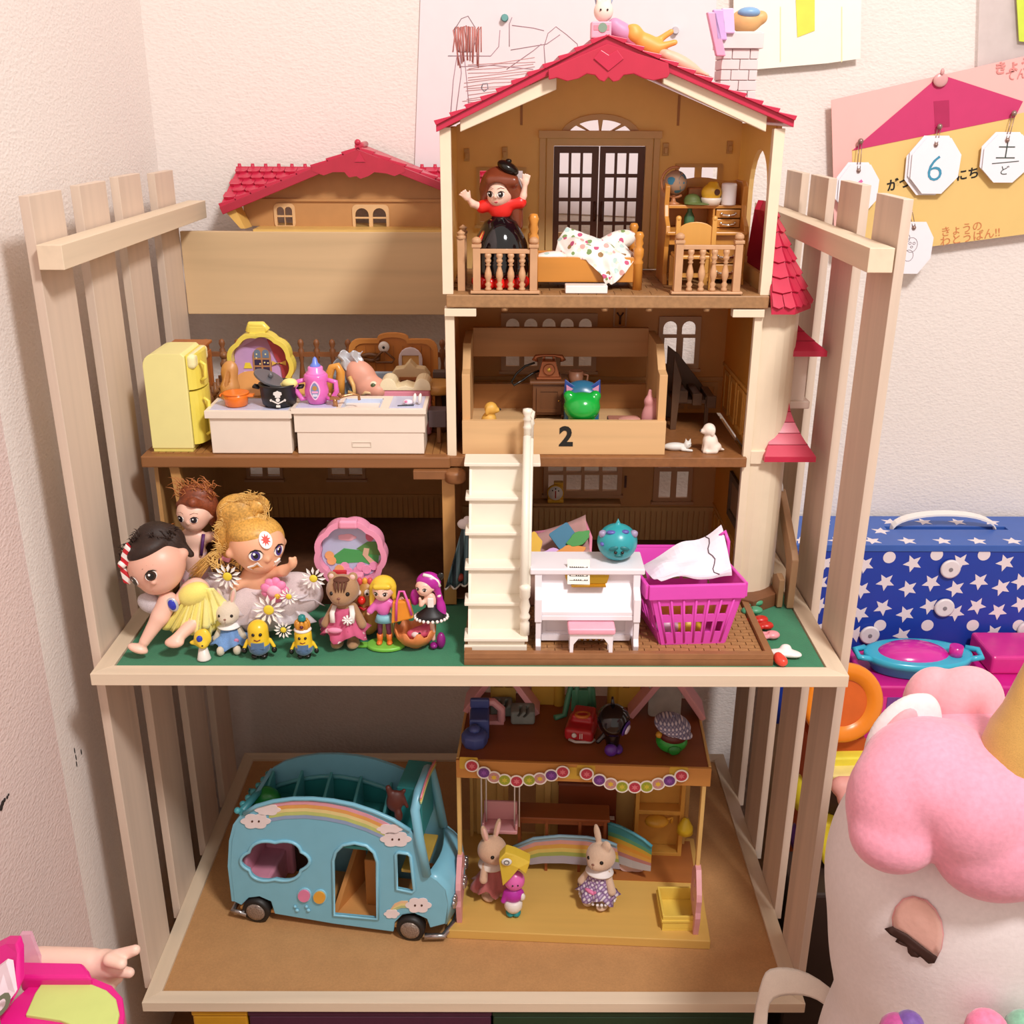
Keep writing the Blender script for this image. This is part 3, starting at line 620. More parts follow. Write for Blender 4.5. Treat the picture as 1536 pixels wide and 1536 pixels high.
# ================================================================= top room
F3=32.5
def railing(xa,xb,y,zb,zt_,label,side=False,c=None):
 t=thing('toy_railing',((xa+xb)/2,y,zb),label,'railing',group='turned toy railings');m=M('#C89A72',.45,var=.08)
 b=B(m);b.box(xa-.25,xb+.25,y-.45,y+.45,zb,zb+.25);obj('base_strip',b,t,bev=.06)
 b=B(m);b.box(xa+.4,xb-.4,y-.22,y+.22,zt_-.85,zt_-.45);obj('hand_rail',b,t,bev=.05)
 for x in(xa+.35,xb-.35):
  b=B(m);b.box(x-.35,x+.35,y-.35,y+.35,zb+.25,zt_-.1);b.box(x-.45,x+.45,y-.45,y+.45,zt_-.3,zt_);b.lathe((x,y,zt_),[(.3,0),(.45,.2),(.42,.45),(.2,.62),(0,.66)],12);obj('post',b,t,bev=.04)
 n=4
 for i in range(n):
  x=xa+.35+(xb-xa-.7)*(i+1)/(n+1);h=zt_-.85-zb-.25;pf=[(.3,0),(.3,.06),(.2,.1),(.32,.17),(.18,.22),(.2,.25),(.34,.38),(.32,.48),(.18,.62),(.16,.66),(.28,.69),(.16,.73),(.3,.78),(.3,.82),(.2,.86),(.32,.92),(.3,1)]
  b=B(m);b.lathe((x,y,zb+.25),[(r,q*h)for r,q in pf],12);obj('baluster',b,t)
 return t
a0,a1=A(713,436,14.9),A(800,436,14.9);zt_=A(757,366,14.9).z
railing(a0.x-.2,a1.x+.35,14.9,F3,zt_,'turned wooden toy railing in front of the waving doll in the top room')
a0,a1=A(1012,430,14.9),A(1106,430,14.9)
railing(a0.x-.1,a1.x+.2,14.9,F3,A(1060,360,14.9).z,'turned wooden toy railing in front of the desk in the top room')
b=B(M('#C89A72',.45,var=.08));a=A(692,360,17);t=thing('toy_railing',(a.x,17.5,F3),'short toy railing turned sideways along the left wall of the top room','railing',group='turned toy railings')
b.box(a.x-.35,a.x+.35,15.9,16.6,F3,a.z+.2);b.lathe((a.x,16.2,a.z+.2),[(.45,0),(.45,.25),(.3,.3),(.42,.55),(0,.85)],12);obj('post',b,t,bev=.04)
b=B(M('#C89A72',.45));b.box(a.x-.35,a.x+.35,20.5,21.2,F3,a.z+.2);b.lathe((a.x,20.8,a.z+.2),[(.45,0),(.45,.25),(.3,.3),(.42,.55),(0,.85)],12);obj('post',b,t,bev=.04)
b=B(M('#C89A72',.45));b.box(a.x-.2,a.x+.2,16.6,20.5,a.z-.6,a.z-.2);b.box(a.x-.2,a.x+.2,16.6,20.5,F3,F3+.25);obj('hand_rail',b,t)
for i in range(3):b=B(M('#C89A72',.45));b.lathe((a.x,17.4+i*1.1,F3+.25),[(.25,0),(.15,.5),(.3,1.3),(.14,2.2),(.25,3)],10);obj('baluster',b,t)
# ---- waving doll
dy=18.0
def PX(px,py,y=dy):return A(px,py,y)
base=PX(751,430);base.z=F3
D=thing('fashion_doll',base,'waving plastic doll in red blouse and glossy black skirt with long brown hair','doll')
HAIR=M('#7A3A22',.3,var=.06);REDB=M('#E0241C',.35,var=.03);GB=M('#0D0C10',.08,coat=.5)
bx=base.x;zw=PX(751,324).z;zs=PX(751,372).z;sk=(PX(795,372).x-PX(709,372).x)/2
zf=F3+.9
b=B(GB);b.lathe((bx,dy,zf+.4),[(sk*.93,0),(sk*1.0,.6),(sk*.98,(zs-zf)*.6),(sk*.93,zs-zf),(sk*.8,zs-zf+.9),(sk*.55,zs-zf+2.1),(sk*.34,zw-zf-.6),(sk*.32,zw-zf-.4)],28);obj('skirt',b,D)
b=B(M('#C23A2A',.3));c0=sk*.93
for k,cc in enumerate(('#C9322A','#E7B95A','#C9322A')):
 b.use(M(cc,.3));pts=[]
 for i in range(8):
  t=i/7;z=zs+(zw-zs)*t*.95-.2;r=sk*(.98-.6*t**1.6);an=math.radians(205+k*5+8*t);pts.append((bx+r*math.cos(an),dy+r*math.sin(an),z))
 b.tube(pts,.13,6)
obj('ribbon',b,D)
for i in range(7):an=math.radians(200+i*23);b=B(M('#E8201A',.2));b.sph((bx+sk*.85*math.cos(an),dy+sk*.8*math.sin(an),F3+.75),.62,12,8);obj('hem_ball',b,D)
zn=PX(751,298).z;hd=PX(750,286,dy-.1);hr=1.45
blob('blouse',[('e',(bx,dy,(zw+zn)/2+.05),(1.15,.85,(zn-zw)/2+.55)),('c',(bx-1.0,dy,zn-.45),(bx-1.75,dy-.1,zn-.75),.65,.6),('c',(bx+1.0,dy,zn-.4),(bx+1.85,dy-.1,zn-.3),.65,.6)],REDB,D,h=.12)
hL,hR=PX(697,292,dy-1.2),PX(789,268,dy-.4)
for s,sh,hand in((-1,V((bx-1.9,dy-.1,zn-.75)),hL),(1,V((bx+1.9,dy-.1,zn-.35)),hR)):
 el=sh.lerp(hand,.5)+V((0,0,-.25 if s<0 else-.45));d=(hand-el).normalized();q=d.cross(V((0,1,0))).normalized()
 pr_=[('c',sh,el,.38,.32),('c',el,hand-d*.55,.32,.22),('e',hand-d*.3,(.34,.22,.36))]
 for f in range(4):pr_.append(('c',hand-d*.1+q*(.22-.15*f),hand+d*(.42-.06*abs(f-1.3))+q*(.34-.22*f),.1,.08))
 pr_.append(('c',hand-d*.5+q*.2*s,hand-d*.05+q*.55*s,.11,.08));blob('arm',pr_,SKIN,D,h=.08,k=.05)
blob('head',[('e',hd,(1.38,1.25,1.35)),('e',hd+V((-.25,-.35,-.65)),(.85,.75,.75)),('c',(bx,dy,zn-.3),hd,.38,.4),('s',hd+V((-.42,-1.25,-.45)),.14)],SKIN,D,h=.11,k=.1)
hz=PX(751,250).z
blob('hair',[('e',hd+V((0,.35,.45)),(1.85,1.6,1.75)),('c',hd+V((-1.35,.2,0)),hd+V((-1.45,.3,-1.7)),.55,.35),('c',hd+V((1.4,.3,-.2)),hd+V((1.6,.6,-3.2)),.75,.6),('c',hd+V((.4,1,0)),hd+V((1.0,.9,-3.6)),.8,.5),('c',hd+V((-.9,-.75,1.0)),hd+V((1.25,-.9,.9)),.5,.5),('-e',hd+V((-.28,-1.35,-.45)),(1.12,1.0,1.28))],HAIR,D,h=.11,k=.15)
def face(c,r,yaw,parent,eye='#33160F',size=.36,gap=.5,dz=-.1,lips='#D8596A',my=-.75,brow=True,tilt=0,lash=True,ry=None,gl=True,ir=.68):
 """almond eyes with iris, glint, brow and mouth laid on the front of a head; c centre, r radius, yaw degrees."""
 R=Euler((0,math.radians(tilt),math.radians(yaw))).to_matrix();c=V(c);ry=ry or r
 def on(u,w,e=.0):
  q=max(.05,1-(u/r)**2-(w/r)**2);return c+R@V((u,-ry*math.sqrt(q)-e,w))
 ux,uz=R@V((1,0,0)),R@V((0,0,1))
 for s in(-1,1):
  p=on(s*gap,dz,.0);n=(p-c).normalized();u_=(ux-n*ux.dot(n)).normalized();w_=(uz-n*uz.dot(n)).normalized()
  b=B(M('#FBF6F2',.25));b.plate([circ(size*1.0,18,(0,0),size*.82)],p,u_,w_,-.06,.03)
  b.use(M(eye,.15)).plate([circ(size*ir,16,(0,-.02*size),size*min(.8,ir*1.12))],p,u_,w_,.03,.05)
  b.use(BLACK).plate([circ(size*ir*.55,12,(0,-.02),size*ir*.62)],p,u_,w_,.05,.06)
  if gl:b.use(M('#FFFFFF',.1)).plate([circ(size*.2,10,(-size*.2,size*.28))],p,u_,w_,.06,.075)
  if lash:b.use(BLACK).plate([[(-size*1.1,size*.1),(-size*.7,size*.72),(0,size*1.0),(size*.75,size*.78),(size*1.25,size*.35 if s>0 else size*.1),(size*.7,size*.6),(0,size*.78),(-size*.7,size*.5)]],p,u_,w_,.02,.07)
  obj('eye',b,parent)
  if brow:
   b=B(M('#8A5440',.5));q=[on(s*gap+size*x,dz+size*z)for x,z in((-.9,1.45),(0,1.8),(.9,1.5))];b.tube([p_+(p_-c).normalized()*.01 for p_ in q],size*.07,5);obj('eyebrow',b,parent)
 p=on(0,my,0);n=(p-c).normalized();u_=(ux-n*ux.dot(n)).normalized();w_=(uz-n*uz.dot(n)).normalized()
 b=B(M(lips,.3));b.plate([[(-size*.55,0),(-size*.2,size*.22),(0,size*.12),(size*.2,size*.22),(size*.55,0),(0,-size*.3)]],p,u_,w_,-.1,.05);obj('mouth',b,parent)
face(hd+V((-.12,-.05,-.1)),1.34,-14,D,size=.34,gap=.5,dz=-.15,my=-.85,ry=1.3)
b=B(BLACK);a=PX(762,250,dy-.2);b.sph(a+V((0,0,-.1)),(1.1,1.1,.55),20,10,(0,28,0));b.sph(a+V((.05,0,.5)),(.3,.3,.2));b.lathe(a+V((-.15,0,-.4)),[(.75,0),(.8,.2)],18,ax=(.4,0,1));obj('beret',b,D)
# ---- bed
zb=F3
def post(b,x,y,z,h,r=.45):b.lathe((x,y,z),[(r,0),(r,h*.45),(r*1.15,h*.47),(r*.8,h*.52),(r*1.1,h*.6),(r*1.1,h*.7),(r*.7,h*.74),(r*1.0,h*.8),(r*.75,h*.86),(r*1.05,h*.93),(r*.7,h*.99),(0,h)],14)
bp=A(957,432,16.4);bl=A(800,432,17.2)
BD=thing('toy_bed',((bp.x+bl.x)/2,19,zb),'honey wooden toy bed with turned posts beneath the floral cover','bed')
HON=M('#D08A38',.3,'wood',ax='x',var=.08);x0,x1=bl.x,bp.x;y0,y1=17.2,22.0
for x,y,zt_ in((x1,y0,A(957,347,y0).z),(x1,y1,A(945,334,y1).z),(x0,y0,A(800,320,y0).z),(x0,y1,A(805,320,y1).z)):
 b=B(HON);post(b,x,y,zb,zt_-zb);obj('bed_post',b,BD)
b=B(HON);zc=A(880,392,y0).z;b.box(x0+.3,x1-.3,y0-.1,y0+.3,zb+.7,zc+.4);b.box(x0+.3,x1-.3,y1-.2,y1+.2,zb+.7,zc+.4);obj('side_rail',b,BD,bev=.06)
b=B(HON);b.box(x0+.3,x1-.3,y0+.3,y1-.2,zc-.1,zc+.3);obj('mattress_board',b,BD)
b=B(HON);b.box(x0-.1,x0+.2,y0,y1,zb+1,zb+5.0);obj('headboard',b,BD,bev=.1);b=B(HON);b.box(x1-.2,x1+.1,y0,y1,zb+1,zb+3.4);obj('footboard',b,BD,bev=.1)
FLO=M('#F2ECE4',.8,'floral',cols=('#C2577B','#7E9A5E','#D9A7A0','#B9D3CC','#9C7A50','#E8DCC8'),scale=135,dot=.36)
# crumpled floral cover draped over the bed and down its front
def cover(path,nu=46,amp=.28,seed=1):
 rows=[[V(p)for p in r]for r in path]
 def fn(u,v):
  i=min(int(u*(len(rows)-1)),len(rows)-2);f=u*(len(rows)-1)-i
  r0,r1=rows[i],rows[i+1];j=min(int(v*(len(r0)-1)),len(r0)-2);g=v*(len(r0)-1)-j
  p=r0[j].lerp(r0[j+1],g).lerp(r1[j].lerp(r1[j+1],g),f)
  q=noise.noise(V((u*5,v*6,seed)))*amp+noise.noise(V((u*12,v*14,seed)))*amp*.4;return p+V((q*.4,-q,q))
 b=B(FLO);b.grid(fn,nu,nu);return b
g=lambda px,py,y:tuple(A(px,py,y))
b=cover([[g(832,385,18.6),g(836,360,20),g(850,340,20.5),g(872,352,21.4)],
  [g(850,392,17.6),g(862,366,18),g(880,352,19.5),g(905,366,21)],
  [g(880,388,16.9),g(898,372,17.4),g(915,366,18.5),g(930,362,20.5)],
  [g(905,420,16.5),g(915,398,16.7),g(930,380,17.2),g(951,380,18.4)],
  [g(908,426,16.4),g(922,425,16.4),g(938,410,16.6),g(950,392,17)]],seed=2)
obj('floral_cover',b,solid=.06,sub=1,label='crumpled white floral cloth sliding off the front of the toy bed',cat='blanket')
a=A(935,362,20.4);blob('floral_pillow',[('e',a+V((-.6,0,0)),(1.9,.8,1.0),(10,-18,0)),('e',a+V((-2.2,0,-.5)),(1.2,.7,.7),(0,-18,0))],FLO,label='floral pillow propped against the right end of the toy bed',cat='pillow',h=.14)
a=A(820,388,18.2);blob('floral_pillow',[('e',a,(1.75,1.0,.62),(0,-8,10)),('e',a+V((1.1,0,.1)),(1.1,.8,.5))],FLO,label='small flat floral pillow at the left end of the toy bed',cat='pillow',h=.14)
a,c=A(848,437,14.9),A(911,437,14.9);b=B(WHITE);b.box(a.x,c.x,14.7,16.2,F3+.02,F3+.75);t=obj('toy_tray',b,bev=.07,label='small flat white box on the floor below the toy bed',cat='box')
# ---- desk with hutch
dl,drr=A(990,400,20.5),A(1118,400,20.5);HX0,HX1=dl.x+.3,drr.x-.1;hy0,hy1=20.2,25.5
DK=thing('toy_desk',((HX0+HX1)/2,23,F3),'honey wooden toy writing desk with hutch, arched back and small drawers','desk')
zz=lambda py,y=hy0:A(1050,py,y).z
zsurf=zz(347);zshelf=zz(308,hy0+1.5);ztop=zz(268,hy1)
for x in(HX0,HX1-.45):
 b=B(HONEY);pts=[(hy0,F3),(hy0+.5,F3+1),(hy0+.3,zsurf-1.5),(hy0-.4,zsurf-.2),(hy0-.2,zsurf+.5),(hy0+1.2,zsurf+1.3),(hy0+1.6,zshelf),(hy0+1.3,zshelf+1.8),(hy0+2.2,zshelf+2.2),(hy1,zshelf+2.2),(hy1,F3)]
 b.plate([pts],(x,0,0),Y_,Z_,0,.45);obj('side_panel',b,DK,bev=.08)
b=B(HONEY);xm=(HX0+HX1)/2;hw_=(HX1-HX0)/2
b.plate([[(HX0+.4,zsurf),(HX1-.4,zsurf)]+[(xm+hw_*.95*math.cos(t),zshelf+2.0+(ztop-zshelf-2.0)*max(0,math.sin(t))**.8+.15*math.cos(4*t))for t in[math.pi*i/16 for i in range(17)]]],(0,hy1,0),X_,Z_,0,.3)
b.box(HX0+.4,HX1-.4,hy1-.3,hy1,F3+.4,zsurf);obj('back_panel',b,DK,bev=.04)
b=B(HONEY);b.box(HX0+.1,HX1-.1,hy0-.5,hy1-.3,zsurf-.35,zsurf);obj('desk_top',b,DK,bev=.1)
b=B(HONEY);b.box(HX0+.45,HX1-.45,hy0+1.6,hy1-.3,zshelf-.3,zshelf);obj('shelf',b,DK,bev=.04)
b=B(HONEY);b.box(HX1-3.2,HX1-3.0,hy0+1.7,hy1-.3,zsurf,zshelf-.3);b.box(HX1-3.0,HX1-.45,hy0+1.75,hy1-.3,zsurf,zsurf+.12);obj('divider',b,DK)
b=B(HONEY);b.box(HX0+.45,HX1-.45,hy0+.1,hy0+.4,zsurf-1.3,zsurf-.35);obj('apron',b,DK,bev=.04)
CHR=M('#E6E2DC',.12,metal=1)
def drawer(x0,x1,y,z0,z1,par=DK):
 b=B(HONEY);b.box(x0,x1,y-.2,y+.4,z0,z1);d=obj('drawer',b,par,bev=.08)
 b=B(CHR);xm_,zm=(x0+x1)/2,(z0+z1)/2;w_=(x1-x0)*.28;b.tube([(xm_-w_,y-.2,zm),(xm_-w_*.8,y-.5,zm-.1),(xm_,y-.6,zm-.16),(xm_+w_*.8,y-.5,zm-.1),(xm_+w_,y-.2,zm)],.13,8);b.sph((xm_-w_,y-.25,zm),.17,8,6);b.sph((xm_+w_,y-.25,zm),.17,8,6);obj('handle',b,d,label='silver drawer handle')
dh=(zshelf-.35-zsurf-.15)/2
for i in range(2):drawer(HX1-2.9,HX1-.5,hy0+1.85,zsurf+.2+i*dh,zsurf+.1+(i+1)*dh)
for i in range(2):drawer(HX1-3.3,HX1-.5,hy0+.6,F3+.5+i*1.55,F3+1.95+i*1.55)
b=B(HONEY);b.box(HX1-3.5,HX1-3.35,hy0+.5,hy1-.3,F3+.3,zsurf-.35);obj('inner_panel',b,DK)
# ---- things on the desk
gy=22.6;c=A(1013,275,gy);b0=A(1009,307,gy)
G=thing('toy_globe',(c.x,gy,zshelf),'miniature tan and blue globe on a curved wooden stand on the desk shelf','globe')
c.z=max(c.z,zshelf+2.1);r=1.12
b=B(M('#B6774C',.4));b.lathe((c.x-.1,gy,zshelf),[(.62,0),(.62,.12),(.25,.3),(.15,.8),(.3,.95)],14);b.tube([c+V((-(r+.25)*math.sin(t),0,-(r+.3)*math.cos(t)))+V((0,0,0))for t in[math.radians(-30+a)for a in range(0,231,15)]],.14,6);b.cyl(c+V((0,0,r)),c+V((0,0,r+.45)),.08);obj('stand',b,G)
b=B(M('#A98B72',.5));b.sph(c,r,24,16);sp=obj('sphere',b,G)
for(th,ph,sx,sz)in((-32,10,.35,.4),(40,0,.55,.95),(12,-50,.3,.25),(60,40,.4,.5)):
 n_=V((math.sin(math.radians(th))*math.cos(math.radians(ph)),-math.cos(math.radians(th))*math.cos(math.radians(ph)),math.sin(math.radians(ph))));b=B(M('#2F7592',.5));R=n_.to_track_quat('Z','Y').to_matrix()
 vs=[c+n_*(r+.02)*1.0];m=14
 for k in range(m):a=2*math.pi*k/m;q=(n_*1.0+(R@V((1,0,0)))*sx*math.cos(a)*(1+.2*math.sin(3*a))+(R@V((0,1,0)))*sz*math.sin(a)*(1+.15*math.cos(2*a))).normalized();vs.append(c+q*(r+.012))
 b.add(vs,[(0,k+1,(k+1)%m+1)for k in range(m)],True);obj('painted_sea',b,sp)
zsf=zshelf
def small(name,prims,mat,label,cat,h=.09,**k):return blob(name,prims,mat,None,h=h,label=label,cat=cat,**k)
a=A(1052,300,22.4);small('toy_hat',[('e',(a.x-.9,22.4,zsf+.45),(.8,.75,.6)),('e',(a.x-.2,22.0,zsf+.12),(1.5,.8,.12)),('-b',(a.x,22,zsf-1),(5,5,1),0)],M('#5C6B35',.6),'tiny olive green cap on the desk shelf beside the globe','hat')
a=A(1045,292,23.4);b=B(M('#9A5F30',.5));b.box(a.x-.9,a.x+.7,22.9,24.2,zsf,zsf+1.55);obj('toy_box',b,bev=.15,label='little brown box behind the tiny green cap',cat='box')
a=A(1067,292,22.2);K=thing('toy_house_bank',(a.x,22.2,zsf),'little yellow round toy with a dark hole on the desk shelf','toy')
blob('body',[('e',(a.x,22.2,zsf+1.15),(1.0,.8,.85)),('s',(a.x-.1,22.2,zsf+1.95),.25),('s',(a.x+.35,22.2,zsf+1.95),.25)],M('#D9A92C',.4),K,h=.09)
b=B(M('#F0E6D8',.4));b.lathe((a.x,22.2,zsf),[(.85,0),(1.0,.5),(1.0,.7)],18);obj('foot',b,K);b=B(DKBR);b.lathe((a.x+.4,21.55,zsf+1.25),[(.3,0),(.3,.12)],12,ax=(.3,-1,0));obj('hole',b,K)
a=A(1093,292,22.2);b=B(M('#F2EEF0',.3));b.lathe((a.x,22.2,zsf),[(.7,0),(.74,.1),(.74,1.9),(.68,2.05),(.55,2.05),(.55,1.9)],24);obj('toy_canister',b,label='small white canister at the right end of the desk shelf',cat='canister')
a=A(1035,325,22.6);b=B(M('#3F6B4A',.25));b.lathe((a.x,23.0,zsurf),[(.5,0),(.52,.1),(.52,1.1),(.25,1.6),(.22,2.1),(.28,2.15),(.28,2.3)],16);obj('toy_bottle',b,label='dark green miniature bottle standing inside the desk hutch',cat='bottle')
# ---- chair
a=A(1038,425,17.4);CHX=a.x;CH_=thing('toy_chair',(CHX,18,F3),'small light wooden toy chair with curved back in front of the desk','chair');LW=M('#D69C4C',.35,'wood',ax='z',var=.07)
zc0,zc1=F3+2.9,A(1038,333,16.9).z;hwid=1.7
for s in(-1,1):
 b=B(LW);b.box(CHX+s*hwid-.22,CHX+s*hwid+.22,16.8,17.25,F3,zc1+.3);b.sph((CHX+s*hwid,17.0,zc1+.3),.28,10,6);obj('leg',b,CH_,bev=.05)
 b=B(LW);b.box(CHX+s*hwid-.2,CHX+s*hwid+.2,19.8,20.2,F3,zc0);obj('leg',b,CH_,bev=.05)
b=B(LW);b.box(CHX-hwid-.1,CHX+hwid+.1,17.0,20.3,zc0,zc0+.35);obj('seat',b,CH_,bev=.1)
b=B(LW);b.plate([[(CHX-hwid,zc0+1.0),(CHX+hwid,zc0+1.0)]+[(CHX+hwid*math.cos(t),zc1-.9+.9*math.sin(t))for t in[math.pi*i/10 for i in range(11)]]],(0,17.2,0),X_,Z_,0,.25);obj('backrest',b,CH_,bev=.06)
b=B(LW);b.box(CHX-hwid,CHX+hwid,17.0,17.2,F3+1.2,F3+1.6);obj('stretcher',b,CH_)
# ================================================================= first storey of the tower
F2=16.4
ky0,ky1=15.3,26.5
cl,cr=A(695,660,ky0),A(998,660,ky0);kx0,kx1=cl.x-.1,cr.x;CR=thing('wooden_crate',((kx0+kx1)/2,21,F2),'open fronted pine crate marked with a black number 2 on the first storey','crate')
CP=M('#D9B07E',.5,'wood',ax='x',var=.12);CPZ=M('#D2A673',.5,'wood',ax='z',var=.12)
zf1=A(850,632,ky0).z
b=B(CP);b.box(kx0,kx1,ky0,ky0+.7,F2+.02,zf1);fb=obj('front_board',b,CR,bev=.04)
n2=A(849,656,ky0);text('2',BLACK,'number',fb,(n2.x,ky0,n2.z),X_,Z_,2.75,bold=.1)
for x0,x1 in((kx0,kx0+.8),(kx1-.8,kx1)):
 b=B(CPZ);zt1=A(985,496,ky1).z
 b.plate([[(ky0+.7,F2+.02),(ky1,F2+.02),(ky1,zt1),(ky0+4.5,zt1),(ky0+3.4,zt1-1.0),(ky0+2.2,zt1-2.1),(ky0+.7,zt1-2.3)]],(x0,0,0),Y_,Z_,0,x1-x0);obj('side_board',b,CR,bev=.04)
CD=M('#A9733F',.5,'wood',ax='x',var=.2)
for py0,py1 in((490,533),(574,632)):
 b=B(CD);b.box(kx0+.8,kx1-.8,ky1-.7,ky1,max(F2+.6,A(850,py1,ky1).z),A(850,py0,ky1).z);obj('back_slat',b,CR,bev=.04)
b=B(CP);b.box(kx0+.8,kx1-.8,ky0+.7,ky1-.7,F2+1.3,F2+1.9);obj('crate_floor',b,CR)
FC=F2+1.92
# telephone and its table
ty=22.8;a=A(823,560,ty);TT=thing('toy_cabinet',(a.x,ty,FC),'dark wooden toy telephone cabinet inside the crate','cabinet');WD=M('#6E4427',.4,'wood',ax='z',var=.12)
zt1=A(823,572,ty-1.6).z;x0,x1=A(802,600,ty-1.6).x-.2,A(845,600,ty-1.6).x+.2
b=B(WD);b.box(x0,x1,ty-1.4,ty+1.6,FC+.5,zt1-.35);obj('body',b,TT,bev=.05)
b=B(WD);b.box(x0-.35,x1+.35,ty-1.7,ty+1.8,zt1-.35,zt1);obj('top',b,TT,bev=.1)
for x in(x0+.2,x1-.2):
 for y in(ty-1.2,ty+1.4):b=B(WD);b.lathe((x,y,FC),[(.12,0),(.22,.3),(.2,.5)],8);obj('leg',b,TT)
b=B(WD);b.plate([rect(x0+.4,x1-.4,FC+.8,zt1-.7),rect(x0+.8,x1-.8,FC+1.2,zt1-1.1)],(0,ty-1.4,0),X_,Z_,0,.18);b.box(x0+.5,x1-.5,ty-1.48,ty-1.4,FC+.9,zt1-.8);d=obj('door',b,TT)
b=B(M('#C9A04E',.2,metal=1));b.sph((x1-.65,ty-1.65,(FC+zt1)/2),.12,8,6);obj('knob',b,d)
COP=M('#9E5A36',.25,metal=.55);TP=thing('toy_telephone',(a.x,ty,zt1),'copper coloured antique toy telephone with black cord on the dark cabinet','telephone')
b=B(COP);hb=1.9;m=4
b.add([(a.x+sx*1.15,ty+sy*1.0,zt1+.25)for sx,sy in((-1,-1),(1,-1),(1,1),(-1,1))]+[(a.x+sx*.7,ty+sy*.6,zt1+hb)for sx,sy in((-1,-1),(1,-1),(1,1),(-1,1))],[(3,2,1,0),(4,5,6,7)]+[(i,(i+1)%4,(i+1)%4+4,i+4)for i in range(4)]);b.box(a.x-1.3,a.x+1.3,ty-1.15,ty+1.15,zt1,zt1+.3);obj('body',b,TP,bev=.1)
dc=V((a.x,ty-.92,zt1+1.05));b=B(COP);b.lathe(dc,[(.62,0),(.62,.1),(.5,.16),(.42,.14)],20,ax=(0,-1,.22));b.use(M('#C8A545',.3,metal=.6));b.lathe(dc+V((0,-.1,.03)),[(.25,0),(.2,.08),(0,.1)],12,ax=(0,-1,.22));obj('dial',b,TP)
b=B(COP)
for s in(-1,1):b.cyl((a.x+s*.5,ty,zt1+hb),(a.x+s*.5,ty,zt1+hb+.4),.12)
b.tube([(a.x-1.45,ty,zt1+hb-.1),(a.x-1.3,ty,zt1+hb+.35),(a.x-.6,ty,zt1+hb+.45),(a.x+.6,ty,zt1+hb+.45),(a.x+1.3,ty,zt1+hb+.35),(a.x+1.45,ty,zt1+hb-.1)],[.36,.22,.15,.15,.22,.36],10);obj('handset',b,TP)
b=B(BLACK);b.tube([A(802,544,ty-.6),A(788,549,ty-.8),A(775,560,ty-1),A(767,573,ty-1.2),A(771,578,ty-1.2),A(783,571,ty-1),A(797,561,ty-.6),A(808,556,ty-.3)],.12,8);obj('cord',b,TP)
a=A(864,566,22.6);b=B(M('#9C6A50',.4));b.lathe((a.x,22.6,a.z-1.0),[(.6,0),(.72,.1),(.78,1.7),(.68,1.7),(.6,.2)],18);t=obj('toy_mug',b,label='brown toy mug beside the copper telephone',cat='mug')
b=B(WD);b.box(a.x-1,a.x+.9,21.4,23.8,FC,a.z-1.0);obj('toy_stand',b,bev=.06,label='plain dark wooden block stand under the brown toy mug',cat='stand')
b=B(M('#9C6A50',.4));b.tube([(a.x+.7,22.4,a.z-.5),(a.x+1.15,22.3,a.z-.5),(a.x+1.2,22.3,a.z+.3),(a.x+.72,22.4,a.z+.4)],.12,6);obj('handle',b,t)
# green ball toy with blue ears behind
gy_=17.6;a=A(873,609,gy_);r=(A(901,609,gy_).x-A(846,609,gy_).x)/2
T1=thing('green_ball_toy',(a.x,gy_,FC),'glossy green rounded toy with two bumps, sitting in the crate','toy');GRN=M('#12A63C',.2,coat=.3)
zc_=a.z-.1
blob('body',[('e',(a.x,gy_,zc_),(r,r*.9,r*.82)),('s',(a.x-r*.72,gy_,zc_+r*.62),r*.3),('s',(a.x+r*.72,gy_,zc_+r*.62),r*.3),('c',(a.x-r*.5,gy_-.3,zc_-r*.7),(a.x+r*.9,gy_-.5,zc_-r*.85),.4,.3)],GRN,T1,h=.13)
b=B(WHITE);b.sph((a.x+r*1.1,gy_-.5,zc_-r*.85),.28,10,8);obj('tip',b,T1)
b=B(GRN);b.lathe((a.x,gy_,FC),[(1.3,0),(1.2,.4),(1.4,.9)],18);obj('foot',b,T1)
cy_=19.9;a=A(873,585,cy_);BL=M('#2C6A8C',.3);T2=thing('blue_eared_toy',(a.x,cy_,FC),'blue toy head with pointed dark blue ears behind the green toy','toy')
w_=(A(902,585,cy_).x-A(847,585,cy_).x)/2
blob('head',[('b',(a.x,cy_,(a.z+FC)/2-.4),(w_-.7,.7,(a.z-FC)/2),.6),('e',(a.x,cy_,a.z-.3),(w_,1.3,1.3))],BL,T2,h=.14)
for s in(-1,1):
 b=B(M('#22448C',.3));b.add([(a.x+s*w_*1.02,cy_-.7,a.z-.9),(a.x+s*w_*.98,cy_-.5,a.z+1.35),(a.x+s*w_*.2,cy_-.9,a.z+.35),(a.x+s*w_*.7,cy_+.6,a.z-.2),],[(0,1,2),(1,3,2),(0,3,1),(0,2,3)]);e=obj('ear',b,T2,bev=.1)
 b=B(M('#C98AA8',.4));b.add([(a.x+s*w_*.86,cy_-.98,a.z-.1),(a.x+s*w_*.88,cy_-.82,a.z+.75),(a.x+s*w_*.5,cy_-1.0,a.z+.35)],[(0,1,2)]);obj('inner_ear',b,e,solid=.06)
dots('eye',[(a.x-w_*.5,cy_-1.3,a.z-.65),(a.x+w_*.45,cy_-1.3,a.z-.65)],.2,BLACK,T2)
